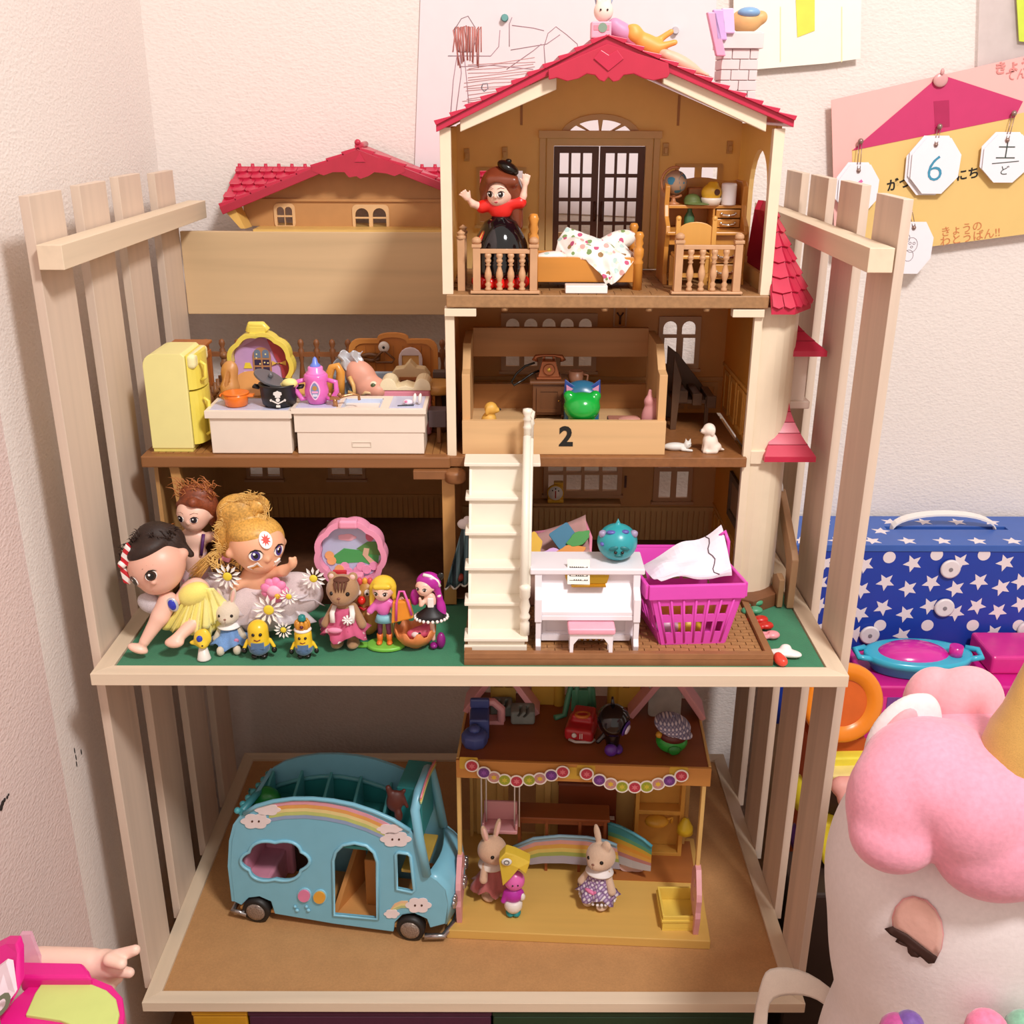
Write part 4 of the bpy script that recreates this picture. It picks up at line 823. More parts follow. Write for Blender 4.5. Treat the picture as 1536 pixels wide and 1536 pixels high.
# yellow puppy, white figure, pink figures, at the crate front
def puppy(px,py,y,z,s,mat,label,face_=1,name='toy_dog',group=None):
 a=A(px,py,y);x=a.x;D_=thing(name,(x,y,z),label,'dog figurine',group=group);f=face_
 blob('body',[('e',(x,y,z+.85*s),(.62*s,.6*s,.85*s),(0,10*f,0)),('e',(x-.25*f*s,y,z+.45*s),(.7*s,.6*s,.45*s)),('s',(x+.18*f*s,y-.08,z+1.95*s),.52*s),('e',(x+.58*f*s,y-.15,z+1.82*s),(.34*s,.26*s,.22*s)),
  ('c',(x+.3*f*s,y-.3*s,z+1.0*s),(x+.5*f*s,y-.35*s,z+.12*s),.2*s,.16*s),('c',(x+.3*f*s,y+.25*s,z+1.0*s),(x+.5*f*s,y+.25*s,z+.12*s),.2*s,.16*s),('c',(x-.4*f*s,y-.45*s,z+.2*s),(x+.3*f*s,y-.5*s,z+.13*s),.22*s,.15*s),('c',(x-.7*f*s,y,z+.3*s),(x-1.15*f*s,y,z+.2*s),.15*s,.08*s),
  ('e',(x-.1*f*s,y-.48*s,z+1.85*s),(.16*s,.12*s,.38*s),(0,10,0)),('e',(x-.1*f*s,y+.42*s,z+1.85*s),(.16*s,.12*s,.38*s))],mat,D_,h=.09,k=.06)
 dots('eye',[(x+.42*f*s,y-.42*s,z+2.05*s),(x+.55*f*s,y+.18*s,z+2.08*s)],.07*s,BLACK,D_);dots('nose',[(x+.9*f*s,y-.15*s,z+1.88*s)],.1*s,BLACK,D_);return D_
puppy(733,620,16.9,FC,1.25,M('#D9A548',.5),'yellow sitting toy puppy in the left corner of the crate')
a=A(762,627,16.6);T=thing('toy_kitten',(a.x,16.6,FC),'tiny white kitten lying down behind the crate front','cat figurine')
blob('body',[('e',(a.x+.4,16.6,FC+.35),(1.0,.45,.4)),('s',(a.x-.6,16.5,FC+.55),.38),('c',(a.x-.75,16.5,FC+.8),(a.x-.85,16.5,FC+1.1),.12,.05),('c',(a.x-.45,16.5,FC+.8),(a.x-.4,16.5,FC+1.1),.12,.05),('c',(a.x-.3,16.3,FC+.15),(a.x-1.0,16.2,FC+.12),.15,.12)],WHITE,T,h=.08,k=.05)
dots('eye',[(a.x-.85,16.2,FC+.62)],.05,BLACK,T)
a=A(748,622,17.0);b=B(M('#5B8A32',.4));b.sph((a.x,17,FC+.5),(.55,.4,.5));obj('toy_leaf_ball',b,label='small green ball beside the yellow toy puppy',cat='ball')
a=A(975,605,17.6);blob('toy_figure',[('e',(a.x,17.6,FC+1.5),(.8,.6,1.5),(0,8,0)),('s',(a.x-.1,17.6,FC+3.0),.5),('c',(a.x-.1,17.6,FC+3.2),(a.x-.05,17.6,FC+4.1),.25,.18),('e',(a.x+.6,17.8,FC+1.6),(.5,.5,1.7))],M('#C98A8A',.6),label='dusty pink long-eared toy leaning in the right corner of the crate',cat='toy',h=.12)
a=A(935,622,17.6);b=B(M('#A96F5C',.6));b.box(a.x-1.5,a.x+1.8,16.8,19.2,FC,FC+1.1);b.use(M('#B98072',.6));b.sph((a.x+.6,17.4,FC+1.15),(1.2,.5,.35));obj('toy_box',b,bev=.15,label='low dusky pink box beside the long-eared toy in the crate',cat='box')
# dark toy staircase lying at the right, with the two white animals
st=thing('dark_toy_steps',(A(1035,600,26).x,26,F2),'dark brown wooden toy steps standing at the back right of the first storey','toy stairs');DW=M('#5A3D28',.5,'wood',ax='y',var=.15)
xb_=A(1004,600,26).x;xe_=A(1068,600,26).x;zt0=A(1004,525,27).z
b=B(DW);b.plate([[(xb_,F2),(xb_+.8,F2),(xb_+1.2,F2+2.2),(xe_-.4,F2+2.4),(xe_,F2+3.0),(xb_+1.3,zt0-1),(xb_,zt0)]],(0,29.5,0),X_,Z_,0,.4);obj('side_board',b,st,bev=.05)
b=B(DW);b.plate([[(xb_,F2),(xb_+.6,F2),(xb_+.9,zt0-2.5),(xb_,zt0)]],(0,24.6,0),X_,Z_,0,.4);obj('side_board',b,st,bev=.05)
for i in range(3):
 t_=(i+.5)/3;x=xb_+.5+(xe_-xb_)*t_;z=F2+4.2-.3*i
 b=B(DW);b.box(x-.55,x+.3,24.9,29,z-.5,z);b.cbox((x,25.0,z-.7),(1.0,.5,1.3));obj('tread',b,st,bev=.06)
b=B(DW);b.box(xe_-.9,xe_-.5,25,25.4,F2,F2+3.4);obj('leg',b,st);b=B(DW);b.box(xb_+.3,xe_-.5,25,29,F2+2.7,F2+3.1);obj('shelf',b,st)
a=A(1019,662,16.9);T=thing('toy_cat',(a.x,16.9,F2),'white and grey toy cat lying flat right of the crate','cat figurine')
blob('body',[('e',(a.x-.4,16.9,F2+.4),(1.15,.5,.42)),('s',(a.x+.85,16.8,F2+.62),.38),('c',(a.x+.7,16.9,F2+.85),(a.x+.65,17,F2+1.2),.13,.04),('c',(a.x+1.05,16.9,F2+.85),(a.x+1.12,17,F2+1.2),.13,.04),('c',(a.x+.3,16.5,F2+.2),(a.x+1.2,16.3,F2+.15),.16,.13),('c',(a.x-1.3,16.9,F2+.3),(a.x-2.2,16.8,F2+.12),.13,.08)],M('#DAD6D0',.5),T,h=.08,k=.05)
dots('eye',[(a.x+.95,16.45,F2+.7),(a.x+1.15,16.55,F2+.7)],.05,BLACK,T)
puppy(1066,655,16.4,F2,1.22,M('#EFE0D2',.55),'white sitting toy dog looking left at the right end of the first storey',face_=-1)
# ================================================================= terrace of the wing (z = 16.5)
FW=16.54
# ---- yellow refrigerator, seen from behind
f0,f1=A(229,675,15.4),A(291,677,15.4);fx0,fx1=f0.x,f1.x;fzt=A(255,531,15.4).z
R1=thing('toy_fridge',((fx0+fx1)/2+.5,17,FW),'pale yellow toy fridge with rounded top at the left end of the terrace','fridge');FY=M('#F1E79C',.3,var=.015)
b=B(FY);prof=[(fx0,FW+.35)]+[(fx1-.0,FW+.35),(fx1-.0,fzt-.3)]+[(fx1-.3,fzt)]+[(fx0+1.2-1.2*math.sin(t),fzt-1.2+1.2*math.cos(t))for t in[math.pi/2*i/5 for i in range(6)]]
b.plate([prof],(0,15.4,0),X_,Z_,-5.6,0);obj('cabinet',b,R1,bev=.08)
b=B(M('#E9DB76',.3));b.box(fx0+.1,fx1-.1,15.5,20.8,FW,FW+.35);obj('plinth',b,R1)
FD=M('#EBD95C',.35,var=.02);x1=fx1+1.25;zm=A(291,588,15.4).z
for(z0,z1,n_)in((FW+.7,zm-.1,'door'),(zm+.1,fzt-.2,'freezer_door')):
 b=B(FD if n_=='door' else FD);r=1.0
 pts=[(fx1+.05,15.7)]+[(fx1+.1+1.1*math.sin(math.pi*i/10),15.7+4.9*(1-math.cos(math.pi*i/10))/2)for i in range(11)]+[(fx1+.05,20.6)]
 b.plate([pts],(0,0,0),X_,Y_,z0,z1);d=obj(n_,b,R1,bev=.2,seg=3)
 b=B(FD);b.tube([(x1-.1,16.6,z0+.8),(x1+.35,16.6,z0+1.1),(x1+.35,16.6,z1-1.1),(x1-.1,16.6,z1-.8)],.18,8);obj('handle',b,d)
b=B(M('#F3EBB4',.25));b.box(fx1+.05,fx1+.95,15.6,20.6,fzt-1.6,fzt-.15);obj('top_cap',b,R1,bev=.4,seg=4)
# ---- brown wardrobe behind it
w0,w1=A(256,520,24),A(306,520,24);T=thing('toy_wardrobe',((w0.x+w1.x)/2,23.5,FW),'reddish brown toy wardrobe standing behind the yellow fridge','wardrobe');RB=M('#A9612C',.4,'wood',ax='z',var=.08)
zt_=A(280,517,25).z;b=B(RB);b.box(w0.x,w1.x,21.6,26,FW,zt_);obj('body',b,T,bev=.1)
b=B(RB);b.box(w0.x-.2,w1.x+.3,21.3,26.2,zt_,zt_+.35);obj('top',b,T,bev=.1)
b=B(RB);b.plate([rect(21.9,25.7,FW+.6,zt_-.6),rect(22.4,25.2,FW+1.2,zt_-1.2)],(w1.x,0,0),Y_,Z_,0,.25);b.box(w1.x-.02,w1.x+.12,21.9,25.7,FW+.6,zt_-.6);d=obj('door',b,T,bev=.04)
b=B(CHR);b.sph((w1.x+.35,22.3,zt_-1.5),.22,10,8);b.sph((w1.x+.35,22.3,zt_-3.0),.16,10,8);obj('knob',b,d)
# ---- kitchen counters seen from behind
KW=M('#EFE0D0',.35,var=.015);KT=M('#C9CDE8',.25,var=.02)
def counter(pl,pr_,ptop,label,sink=False):
 a,c=A(pl,678,15.0),A(pr_,679,15.0);zt1=A((pl+pr_)/2,ptop,14.9).z;x0,x1=a.x,c.x;T=thing('toy_counter',((x0+x1)/2,17.4,FW),label,'kitchen unit',group='kitchen units seen from behind')
 dpt=19.6
 b=B(KW)
 if not sink:b.box(x0+.25,x1-.15,15.0,dpt,FW,zt1-.75)
 else:
  zs_=A(540,650,15).z;b.box(x0+.3,x1-.25,15.05,dpt,FW,zt1-1.6);b.box(x0+.1,x1-.1,14.95,dpt,zs_+.1,zt1-.45);b.use(M('#DDCFBE',.4));q=A(528,671,15);q2=A(557,665,15);b.plate([rect(q.x,q2.x,q.z,q2.z+.15),rect(q.x+.1,q2.x-.1,q.z+.1,q2.z+.05)],(0,15.05,0),X_,Z_,0,.06)
 obj('carcass',b,T,bev=.07)
 b=B(KW)
 if not sink:b.box(x0-.1,x1+.05,14.7,dpt+.2,zt1-.75,zt1);b.use(KT);b.box(x0+.3,x1-.3,15.1,dpt,zt1,zt1+.05)
 else:
  s0,s1=A(512,606,16).x,A(571,606,16).x;b.plate([rect(x0-.1,x1+.05,14.7,dpt+.2),rect(s0,s1,15.3,18.9)],(0,0,0),X_,Y_,zt1-.5,zt1);b.use(KT);b.box(x0+.3,s0-.4,15.1,dpt,zt1,zt1+.05);b.box(s1+.9,x1-.3,15.1,dpt,zt1,zt1+.05)
 obj('worktop',b,T,bev=.06)
 if sink:
  b=B(M('#C4D2EC',.25));b.box(s0,s1,15.3,18.9,zt1-1.6,zt1-1.45);b.box(s0,s0+.15,15.3,18.9,zt1-1.5,zt1-.05);b.box(s1-.15,s1,15.3,18.9,zt1-1.5,zt1-.05);b.box(s0,s1,15.3,15.45,zt1-1.5,zt1-.05);b.box(s0,s1,18.75,18.9,zt1-1.5,zt1-.05);obj('basin',b,T)
  f=A(503,612,15.6);g_=M('#B9855A',.25,metal=.7);b=B(g_);z=zt1;b.cyl((f.x,15.7,z),(f.x,15.7,z+.9),.28,.2,12);b.box(f.x-.5,f.x+.5,15.5,15.9,z+.7,z+1.0);b.sph((f.x-.5,15.7,z+1.2),.22,8,6);b.sph((f.x+.5,15.7,z+1.2),.22,8,6)
  b.tube([(f.x+.1,15.8,z+.75),(f.x+.9,16.2,z+.95),(f.x+1.7,16.5,z+1.05),(f.x+2.2,16.7,z+.9),(f.x+2.25,16.7,z+.4)],[.16,.15,.14,.14,.16],8);obj('tap',b,T,label='gold coloured swan-neck tap')
 return zt1,x0,x1
zc1,ax0,ax1=counter(315,441,616,'plain cream toy kitchen unit carrying the orange and black pots')
zc2,bx0_,bx1_=counter(443,640,613,'long cream toy kitchen unit with a blue sink and gold tap',True)
KZ=zc1+.05
# ---- orange pot
a=A(354,607,16.3);r=(A(373,600,16.3).x-A(335,600,16.3).x)/2;T=thing('orange_pot',(a.x,16.6,KZ),'small orange toy casserole with white inside on the left kitchen unit','pot');ORG_=M('#EE7A26',.25)
b=B(ORG_);b.lathe((a.x,16.6,KZ),[(r*.72,0),(r*.88,.15),(r*.95,.9),(r*1.0,1.25)],26,smooth=True);b.lathe((a.x,16.6,KZ+1.0),[(r*1.0,.25),(r*1.05,.28),(r*1.05,.38),(r*.94,.38)],26);obj('body',b,T)
b=B(M('#F0DDD2',.3));b.lathe((a.x,16.6,KZ+.5),[(0,0),(r*.7,.02),(r*.93,.85)],26);obj('lining',b,T)
for s in(-1,1):b=B(ORG_);b.box(a.x+s*r*1.0-.15,a.x+s*r*1.0+s*.45+.1,16.2,17.0,KZ+.95,KZ+1.2);obj('handle',b,T,bev=.1)
# ---- black pot with lid and ladle
a=A(418,607,16.4);r=(A(446,590,16.4).x-A(390,590,16.4).x)/2;px_,py_=a.x,16.9;zt1=A(418,578,16.4).z;hP=zt1-KZ-.2
T=thing('black_pot',(px_,py_,KZ),'black toy cauldron with a white chef drawing, between orange pot and pink cup','pot');PB=M('#1E1B1D',.4)
b=B(PB);b.lathe((px_,py_,KZ+.15),[(r*.78,0),(r*.9,.1),(r*.97,hP*.5),(r,hP),(r*1.05,hP+.05),(r*1.05,hP+.2),(r*.93,hP+.2),(r*.88,hP-.4),(r*.8,.5),(0,.45)],30);obj('body',b,T)
for i in range(3):t=math.radians(90+120*i);b=B(PB);b.sph((px_+r*.7*math.cos(t),py_+r*.7*math.sin(t),KZ+.15),(.2,.2,.18),8,6);obj('foot',b,T)
for s in(-1,1):b=B(PB);b.tube([(px_+s*r,py_-.3,KZ+hP-.1),(px_+s*(r+.55),py_-.3,KZ+hP),(px_+s*(r+.55),py_+.3,KZ+hP),(px_+s*r,py_+.3,KZ+hP-.1)],.17,8);obj('handle',b,T)
# chef mark
e=V((px_+.25,py_-r*.985,KZ+hP*.5));WH=M('#EDE8E4',.4);b=B(WH);u,v=X_,Z_
b.plate([[(-.25,.25),(.25,.25),(.25,.45),(.42,.55),(.38,.78),(.15,.85),(0,.95),(-.15,.85),(-.38,.78),(-.42,.55),(-.25,.45)]],e,u,v,-.05,.04)
b.plate([circ(.2,12,(0,.02))],e,u,v,-.05,.04)
b.plate([[(-.65,-.1),(-.6,-.0),(.0,-.28),(.6,.02),(.65,-.08),(.0,-.42)]],e,u,v,-.05,.04);b.plate([rect(-.2,.2,-.72,-.5)],e,u,v,-.05,.04);b.plate([circ(.12,8,(.68,.0))],e,u,v,-.05,.04);b.plate([circ(.12,8,(-.68,-.02))],e,u,v,-.05,.04);obj('chef_mark',b,T,label='white chef figure with crossed arms')
l0,l1=A(378,560,15.9),A(424,581,16.2);d=(l1-l0).normalized();q=V((0,1,.15)).normalized();nn=d.cross(q).normalized();nn=nn if nn.z>0 else-nn
b=B(M('#6F6E74',.3,metal=.3));m=(l0+l1)/2+V((0,.9,0));R_=(l1-l0).length/2;b.plate([circ(R_,28,(0,0),R_*.9)],m,d,q,-.12,.12);b.sph(m+nn*.35,(.25,.25,.3),10,8);obj('pot_lid',b,label='dark grey pot lid tilted on the rim of the black toy pot',cat='lid',bev=.04)
a=A(434,576,16.2);blob('toy_food',[('e',(a.x,16.5,a.z),(.78,.6,.5)),('e',(a.x-.7,16.8,a.z-.3),(.4,.4,.3))],M('#EFDF8E',.5),label='pale yellow lump of toy food on the rim of the black pot',cat='toy food',h=.1)
a=A(411,580,16.6);b=B(M('#D98AA0',.5));b.sph((a.x,16.8,a.z-.2),(.5,.5,.4));obj('toy_food',b,label='small pink piece of toy food inside the black pot',cat='toy food')
# ---- pink training cup
py_=16.8;a=A(475,607,16.3);zt1=A(475,540,py_).z;r=(A(493,585,py_).x-A(457,585,py_).x)/2;KZ2=zc2+.05;hC=zt1-KZ2
T=thing('training_cup',(a.x,py_,KZ2),'bright pink toy training cup with blue nozzle and two handles','cup');PK=M('#E56FC0',.25,coat=.2)
b=B(PK);b.lathe((a.x,py_,KZ2),[(r*.55,0),(r*.75,.1),(r*.98,hC*.2),(r*1.0,hC*.32),(r*.88,hC*.46),(r*1.0,hC*.58),(r*.98,hC*.66),(r*.85,hC*.7)],28);obj('body',b,T)
b=B(M('#EE85CE',.25));b.lathe((a.x,py_,KZ2+hC*.68),[(r*.8,0),(r*.82,hC*.04),(r*.62,hC*.08),(r*.62,hC*.16),(r*.5,hC*.18)],24);obj('collar',b,T)
b=B(M('#6C86E0',.3));b.lathe((a.x,py_,KZ2+hC*.84),[(r*.42,0),(r*.45,hC*.04),(r*.25,hC*.1),(r*.16,hC*.2),(.0,hC*.24)],18);obj('nozzle',b,T)
for s in(-1,1):b=B(PK);b.tube([(a.x+s*r*.85,py_,KZ2+hC*.55),(a.x+s*(r+.75),py_-.1,KZ2+hC*.5),(a.x+s*(r+.8),py_-.1,KZ2+hC*.28),(a.x+s*(r+.3),py_-.1,KZ2+hC*.1),(a.x+s*r*.6,py_,KZ2+hC*.12)],[.22,.26,.26,.24,.2],10);obj('handle',b,T)
e=V((a.x+.05,py_-r*1.0,KZ2+hC*.36));b=B(M('#F2C9E4',.3));ow=[(.52*math.cos(t)*(1-.22*math.cos(2*t)*-1)*.8,.95*math.sin(t))for t in[2*math.pi*i/24 for i in range(24)]];b.plate([ow],e,X_,Z_,-.2,.06);b.use(M('#7E8CB8',.4)).plate([[(p[0]*.8,p[1]*.84)for p in ow]],e,X_,Z_,.06,.08);b.use(M('#B9894A',.5)).plate([circ(.24,12,(0,.25))],e,X_,Z_,.08,.1);b.use(M('#E9A3CC',.5)).plate([rect(-.3,.3,-.25,-.05)],e,X_,Z_,.08,.1);b.use(M('#D8D4EA',.5)).plate([rect(-.25,.25,-.6,-.35)],e,X_,Z_,.08,.1);obj('sticker',b,T)
# ---- slippers on the right of the sink unit
for i,(px,lb)in enumerate(((622,'tiny white slipper standing on end, the left of the pair by the sink'),(630,'tiny white slipper standing on end at the right edge of the sink unit'))):
 a=A(px,611,16.0);b=B(WHITE);b.sph((a.x,16.2,KZ2+.62),(.2,.38,.62),12,8,(15,8,0));obj('toy_slipper',b,label=lb,cat='slipper')
a=A(612,611,16);b=B(M('#E8DAE6',.4));b.sph((a.x,16.1,KZ2+.3),(.5,.35,.3));b.use(M('#D977A0',.4)).sph((a.x-.15,15.85,KZ2+.4),(.18,.12,.14),8,6);b.use(M('#3A3F46',.4)).cyl((a.x-1.0,15.7,KZ2+.05),(a.x+.6,15.8,KZ2+.08),.06,n=6);obj('toy_brush',b,label='tiny pale toy with a pink spot lying left of the white slippers',cat='toy')
# ---- yellow scalloped compact, open
cy_=26.0;c=A(393,545,cy_);R_=(A(443,545,cy_).x-A(342,545,cy_).x)/2;T=thing('yellow_compact',(c.x,cy_,FW),'yellow scalloped toy compact standing open with a lavender room inside','toy compact');YC=M('#E8D45C',.3,var=.02)
zsc=(A(393,493,cy_).z-A(393,592,cy_).z)/2/R_
sc=lambda k,n=72:[(R_*k*math.cos(t)*(.94+.06*abs(math.cos(4.5*t+.4))),R_*k*zsc*math.sin(t)*(.94+.06*abs(math.cos(4.5*t+.4))))for t in[2*math.pi*i/n for i in range(n)]]
cz=A(393,545,cy_).z;T.location.z=FW*S
b=B(YC);b.plate([sc(1.0),sc(.86)],(c.x,cy_,cz),X_,Z_,-.3,1.1);b.plate([sc(1.0)],(c.x,cy_,cz),X_,Z_,-.5,-.2);sh=obj('shell',b,T,bev=.18,seg=3)
b=B(YC);tz=A(393,486,cy_).z;b.tube([(c.x-1.0,cy_-.5,tz-.75),(c.x-.8,cy_-.5,tz),(c.x+.5,cy_-.5,tz),(c.x+1.0,cy_-.5,tz-.6)],.4,10);b.box(c.x-.9,c.x+.8,cy_-.9,cy_,tz-1.0,tz-.1);obj('clasp',b,T,bev=.1)
b=B(YC);b.lathe((c.x,cy_-3.6,FW),[(R_*.8,0),(R_*1.0,.5),(R_*1.0,2.4),(R_*.9,2.6)],36,sy=.85);obj('lower_shell',b,T)
o_=V((c.x,cy_-.0,cz));b=B(M('#C7A0D8',.5,var=.06));b.plate([sc(.85)],o_,X_,Z_,-.28,-.1);bk=obj('backdrop',b,T)
def flat(name,polys,o,u,v,t0,t1,mat,par):b=B(mat);b.plate(polys,o,u,v,t0,t1);return obj(name,b,par)
flat('printed_ceiling',[[(-R_*.55,R_*.5),(R_*.0,R_*.78),(R_*.45,R_*.6),(R_*.3,R_*.35),(-R_*.2,R_*.45)]],o_,X_,Z_,-.1,-.06,M('#A87AA6',.5),bk)
flat('printed_window',[arch(-.95,1.0,-1.2,1.75)],o_,X_,Z_,-.1,0,M('#B5835A',.5),bk)
b=B(M('#3C3350',.3))
for x in(-.78,.1):
 for z,h_ in((-1.0,.6),(-.2,.6)):b.plate([rect(x,x+.7,z,z+h_)],o_,X_,Z_,0,.03)
b.use(M('#6D7F9A',.3));b.plate([arch(-.78,-.08,.6,1.5)],o_,X_,Z_,0,.03);b.plate([arch(.1,.8,.6,1.5)],o_,X_,Z_,0,.03);b.use(M('#F3E6A2',.4))
for x,z in((-.5,1.0),(.45,1.0),(-.2,-.05),(.3,.1),(.65,.05),(-.55,.6)):b.plate([circ(.09,8,(x,z))],o_,X_,Z_,.03,.05)
obj('printed_panes',b,bk)
flat('printed_curtain',[[(R_*.2,R_*.72),(R_*.55,R_*.55),(R_*.75,R_*.2),(R_*.8,-R_*.3),(R_*.6,-R_*.55),(R_*.55,-R_*.1),(R_*.4,R_*.2)]],o_,X_,Z_,-.1,.06,M('#A93E48',.5),bk)
flat('printed_lamp',[[(-2.0,-.55),(-1.1,-.55),(-1.3,.05),(-1.8,.05)]],o_,X_,Z_,-.1,-.02,M('#F1DA4A',.4),bk)
flat('printed_bow',[[(R_*.48,.1),(R_*.72,-.2),(R_*.72,.35),(R_*.48,.0),(R_*.3,.3),(R_*.3,-.2)]],o_,X_,Z_,.06,.1,M('#E0B95A',.4),bk)
flat('printed_cupboard',[rect(-2.0,-1.0,-2.3,-.9)],o_,X_,Z_,-.1,-.02,M('#DDE3C4',.5),bk)
# ---- tan discs and boards behind the counters
for(px,py,y,rw,lb,rot)in((445,582,23.5,4.9,'tan round toy table top behind the black pot and pink cup',0),):
 a=A(px,py,y);T=thing('toy_round_table',(a.x,y,FW),lb,'table');TM=M('#D9A45A',.4,'wood',ax='x',var=.05)
 b=B(TM);b.lathe((a.x,y,a.z-.3),[(rw*.97,0),(rw,.1),(rw,.35),(rw*.97,.45)],36,sy=.62);obj('table_top',b,T)
 b=B(BROWN);b.lathe((a.x+.8,y,FW),[(.6,0),(.6,.3),(.5,.8),(.45,a.z-FW-.3)],18);obj('pedestal',b,T)
a=A(380,576,20.5);b=B(M('#C88B48',.4));b.plate([circ(1.9,28,(0,0),1.55)],a,V((1,0,-.15)),V((.05,.75,.62)).normalized(),-.15,.15);obj('toy_cutting_board',b,bev=.06,label='round brown board leaning behind the orange pot',cat='board')
a=A(346,582,19.4);T=thing('wooden_peg',(a.x,19.4,FW),'carved light brown wooden toy piece upright behind the orange pot','wooden toy');q=A(338,547,19.4)
blob('body',[('c',(a.x,19.4,FW+.3),(a.x-.1,19.5,a.z),1.0,.95),('e',(q.x+.3,19.6,q.z-.7),(.85,.45,1.1),(0,18,0)),('c',(a.x,19.4,a.z),(q.x+.4,19.6,q.z-.6),.8,.6),('-e',(a.x-.15,18.9,a.z+.9),(.25,.3,1.1),(0,12,0))],M('#C98F52',.4,'wood',ax='z',var=.1),T,h=.12)
# wicker fence slanting at the left
a0,a1=A(318,600,22),A(333,545,30);T=thing('woven_fence',(a0.x+1,26,FW),'brown woven basket fence between the wardrobe and the yellow compact','fence');WK=M('#8F6038',.6,var=.2,scale=200)
p0,p1=V((A(312,590,21).x,21.5,FW)),V((A(338,560,31).x,31,FW));hz=4.3
for r_ in range(7):
 b=B(WK);b.tube([p0.lerp(p1,t/12)+V((.22*(-1)**(t+r_),0,.4+r_*.58))for t in range(13)],.26,6);obj('wicker_strand',b,T)
for t in range(0,13,2):b=B(BROWN);q=p0.lerp(p1,t/12);b.cyl(q,q+V((0,0,hz+.5)),.2,n=8);obj('stake',b,T)
b=B(BROWN);b.sph(p1+V((0,0,hz+1.0)),.5,10,8);b.sph(p1+V((0,0,hz+2.0)),.45,10,8);b.cyl(p1,p1+V((0,0,hz+2)),.3,n=8);obj('post',b,T)
# ---- orange brown panel with hooks and mirror
hy=33.5;q0,q1=A(527,570,hy),A(659,575,hy);zt1=A(592,499,hy).z;zsd=A(545,508,hy).z;x0,x1=q0.x,q1.x;xm=(x0+x1)/2-.1
T=thing('toy_wall_panel',(xm,hy,FW),'orange brown toy washroom panel with wavy top, towel ring and mirror','panel');OP=M('#C27A36',.4,'wood',ax='z',var=.05)
def wavy(g):
 w_=(x1-x0)/2-g;pts=[(xm-w_,FW+g),(xm+w_,FW+g),(xm+w_,zsd-1.2)]
 pts+=[(xm+w_-1.2+1.2*math.cos(t),zsd-g-1.2+1.2*math.sin(t))for t in(.4,.8,1.2,1.57)]
 pts+=[(xm+w_*.35*math.cos(t)*1.0+.0,zsd-g+(zt1-zsd)*max(0,math.sin(t))**.7)for t in[math.pi*i/12 for i in range(13)]]
 pts+=[(xm-w_+1.2-1.2*math.cos(t),zsd-g-1.2+1.2*math.sin(t))for t in(1.57,1.2,.8,.4)]+[(xm-w_,zsd-1.2)];return pts
b=B(OP);b.plate([wavy(0)],(0,hy,0),X_,Z_,-.35,0);obj('board',b,T,bev=.06)
b=B(M('#CE8A42',.4));b.plate([wavy(0),wavy(.5)],(0,hy,0),X_,Z_,0,.25);obj('rim',b,T,bev=.08)
for i in range(9):b=B(M('#A9672E',.5));x=xm-4.2+i*1.05;b.box(x,x+.06,hy-.05,hy,FW+.6,zsd-.8);obj('groove_strip',b,T)
c=A(576,520,hy-.5);b=B(M('#E8E2DE',.3));b.lathe(c,[(.62,0),(.62,.3),(.3,.4)],18,ax=(0,-1,0));b.use(BLACK).sph(c+V((0,-.45,0)),.16,8,6);b.use(M('#6B4527',.35));b.tube([c+V((-.2,-.25,-.5)),c+V((-1.15,-.25,-1.4)),c+V((-.9,-.25,-1.75)),c+V((.9,-.25,-1.75)),c+V((1.15,-.25,-1.4)),c+V((.2,-.25,-.5))],.13,8,closed=True);obj('towel_ring',b,T)
c=A(554,537,hy-.5);b=B(M('#6B4527',.35));b.tube([c+V((-1.1,0,-.8)),c+V((-1.2,0,.2)),c+V((0,-.2,.45)),c+V((1.2,0,.3)),c+V((1.1,0,-.1)),c+V((.3,0,-.3)),c+V((-.6,0,-.1))],.25,8);obj('paper_holder',b,T)
c=A(616,540,hy-1);b=B(M('#D9CBD0',.3));b.plate([arch(-1.35,1.35,-1.7,1.5),rect(-.95,.95,-1.5,.55)],c,X_,Z_,0,.3);m_=obj('mirror_frame',b,T,bev=.08);b=B(M('#D9A869',.2));b.plate([rect(-.95,.95,-1.5,.55)],c,X_,Z_,.02,.1);obj('mirror_glass',b,m_)
# cream cabinet below mirror
c=A(615,562,27);b=B(M('#DCC79C',.4));T=thing('toy_washstand',(c.x,27.5,FW),'cream miniature washstand with slatted front behind the pink bear-eared toaster','washstand');zz_=A(615,551,27).z
b.plate([[(c.x-2.1,FW),(c.x+2.1,FW),(c.x+2.1,zz_-.9),(c.x+1.6,zz_-.2),(c.x+.7,zz_-.1),(c.x,zz_+.7),(c.x-.7,zz_-.1),(c.x-1.6,zz_-.2),(c.x-2.1,zz_-.9)]],(0,27,0),X_,Z_,-1.6,0);obj('body',b,T,bev=.1)
for i in range(3):b=B(M('#A96F3C',.4));b.box(c.x-1.15,c.x+1.15,26.75,27,zz_-1.35-.42*i,zz_-1.05-.42*i);obj('slat',b,T)
